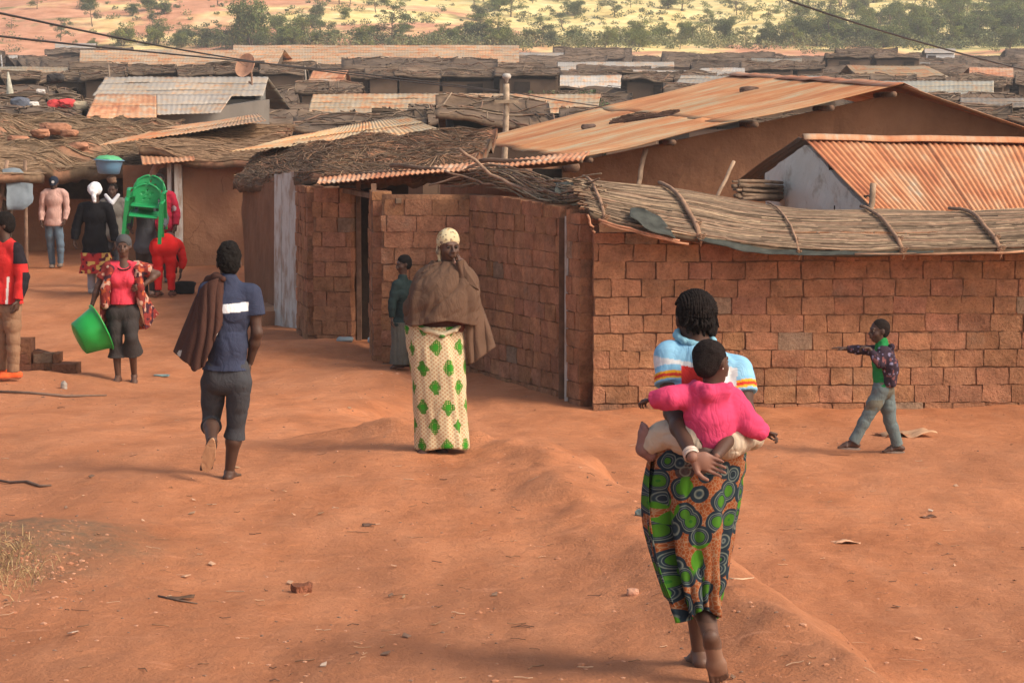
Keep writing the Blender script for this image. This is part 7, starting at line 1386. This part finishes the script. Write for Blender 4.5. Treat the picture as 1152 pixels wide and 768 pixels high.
# low scrub nobody could count: belt at the hill's foot, thick at the right, specks in the straw
rg = np.random.default_rng(5); LV = []; LC = []
tries = 0; cnt = 0
while cnt < 1500 and tries < 9000:
    tries += 1; px = rg.uniform(-80, 1240); u = rg.random(); py = rg.normal(50, 3.5) if u < .4 else rg.uniform(-6, 52)
    dens = np.interp(px, [-80, 130, 240, 640, 840, 930, 1240], [.12, .2, .45, .5, .7, 1, 1])
    if u < .4: dens = 0.05 if px < 190 else max(.75, dens)
    if px < 190 and py > 22: dens *= .4
    if rg.random() > dens: continue
    h = hit(px, py)
    if h is None or h[1] < 272 or h[1] > 850: continue
    cnt += 1; big = u < .4 or px > 880; rad = rg.uniform(.5, 1.4) if big else rg.uniform(.25, .8); n_ = int(70 * rad + 20)
    d = rg.normal(0, 1, (n_, 3)); d /= np.linalg.norm(d, axis=1)[:, None]; pp = h + [0, 0, rad * .45] + d * rad * rg.random((n_, 1)) ** .4 * [1.3, 1.3, .75]
    a = rg.normal(0, 1, (n_, 3)); a /= np.linalg.norm(a, axis=1)[:, None]; b = np.cross(a, rg.normal(0, 1, (n_, 3))); b /= np.linalg.norm(b, axis=1)[:, None]; s_ = rg.uniform(.07, .17, (n_, 1))
    LV.append(np.stack([pp - a * s_, pp + b * s_ * .7, pp + a * s_, pp - b * s_ * .7], 1).reshape(-1, 3)); c_ = np.array([[.15, .165, .07], [.20, .21, .085], [.12, .135, .07], [.24, .22, .10]][rg.integers(0, 4)]) * rg.uniform(.8, 1.3, (n_, 1)); LC.append(np.repeat(c_, 4, 0))
LV = np.concatenate(LV); tag(mesh('scrub', LV, np.arange(len(LV)).reshape(-1, 4), M['leaf'], None, False, np.concatenate(LC)), 'low green scrub thick along the foot and right side of the hill', 'scrub', kind='stuff')
for (px, py, D, sc, lb) in [(655, 103, 86, .75, 'green bush between roofs right of the utility pole'), (625, 100, 88, .8, 'wide green bush beside the pale tan roof end'), (684, 112, 80, .6, 'small dark bush at the right end of the pale tan roof')]:
    p = P(px, py, D); p[2] = gz(p[0], D) - 0; put_tree(3 if sc > .7 else 6, p, sc * 1.0, 2, lb, None, 'bush', 'bush')
for t1, c1, _, _ in TP: bpy.data.objects.remove(t1); bpy.data.objects.remove(c1)
# ------------------------------------------------------------------ daylight
SE, SAZ = 40, 118        # sun elevation; direction it comes from, clockwise from the view direction (+Y)
w = bpy.data.worlds.new('World'); scene.world = w; w.use_nodes = True; nt = w.node_tree
sky = nt.nodes.new('ShaderNodeTexSky'); sky.sky_type = 'NISHITA'; sky.sun_disc = False
sky.sun_elevation = R(SE); sky.sun_rotation = R(SAZ); sky.air_density = .8; sky.dust_density = 6.0; sky.altitude = 1000
mt = nt.nodes.new('ShaderNodeMix'); mt.data_type = 'RGBA'; mt.blend_type = 'MULTIPLY'; mt.inputs[0].default_value = 1; mt.inputs[7].default_value = (1, .91, .78, 1)   # dusty, thinly clouded sky
nt.links.new(sky.outputs[0], mt.inputs[6]); nt.links.new(mt.outputs[2], nt.nodes['Background'].inputs[0]); nt.nodes['Background'].inputs[1].default_value = .15
ld = bpy.data.lights.new('sun', 'SUN'); ld.energy = 1.65; ld.angle = R(20); ld.color = (1, .91, .77)
so = bpy.data.objects.new('sun', ld); link(so)
dv = Vector((math.sin(R(SAZ)) * math.cos(R(SE)), math.cos(R(SAZ)) * math.cos(R(SE)), math.sin(R(SE))))
so.rotation_euler = dv.to_track_quat('Z', 'Y').to_euler(); so.location = (20, -10, 30)
vs = scene.view_settings; vs.view_transform = 'Standard'; vs.look = 'None'; vs.gamma = 1; vs.use_curve_mapping = False; vs.exposure = 1.0
scene.cycles.max_bounces = 5; scene.cycles.diffuse_bounces = 3; scene.cycles.use_denoising = True

# ------------------------------------------------------------------ dusty air over the town and hill
def haze():
    x, y0, y1, z0, z1 = 900, -70, 1110, -3, 135
    V = [[a, b, c] for a in (-x, x) for b in (y0, y1) for c in (z0, z1)]; F = np.array([[0, 1, 3, 2], [4, 6, 7, 5], [0, 4, 5, 1], [2, 3, 7, 6], [0, 2, 6, 4], [1, 5, 7, 3]])
    m = bpy.data.materials.new('haze'); m.use_nodes = True; t = m.node_tree; t.nodes.clear(); o = t.nodes.new('ShaderNodeOutputMaterial'); v = t.nodes.new('ShaderNodeVolumePrincipled'); t.links.new(v.outputs[0], o.inputs['Volume'])
    v.inputs['Color'].default_value = (.95, .92, .88, 1); v.inputs['Density'].default_value = .0008; v.inputs['Anisotropy'].default_value = .3
    tag(mesh('haze', V, F, m, None, False), 'thin dusty haze', None, None, 'stuff')
haze()
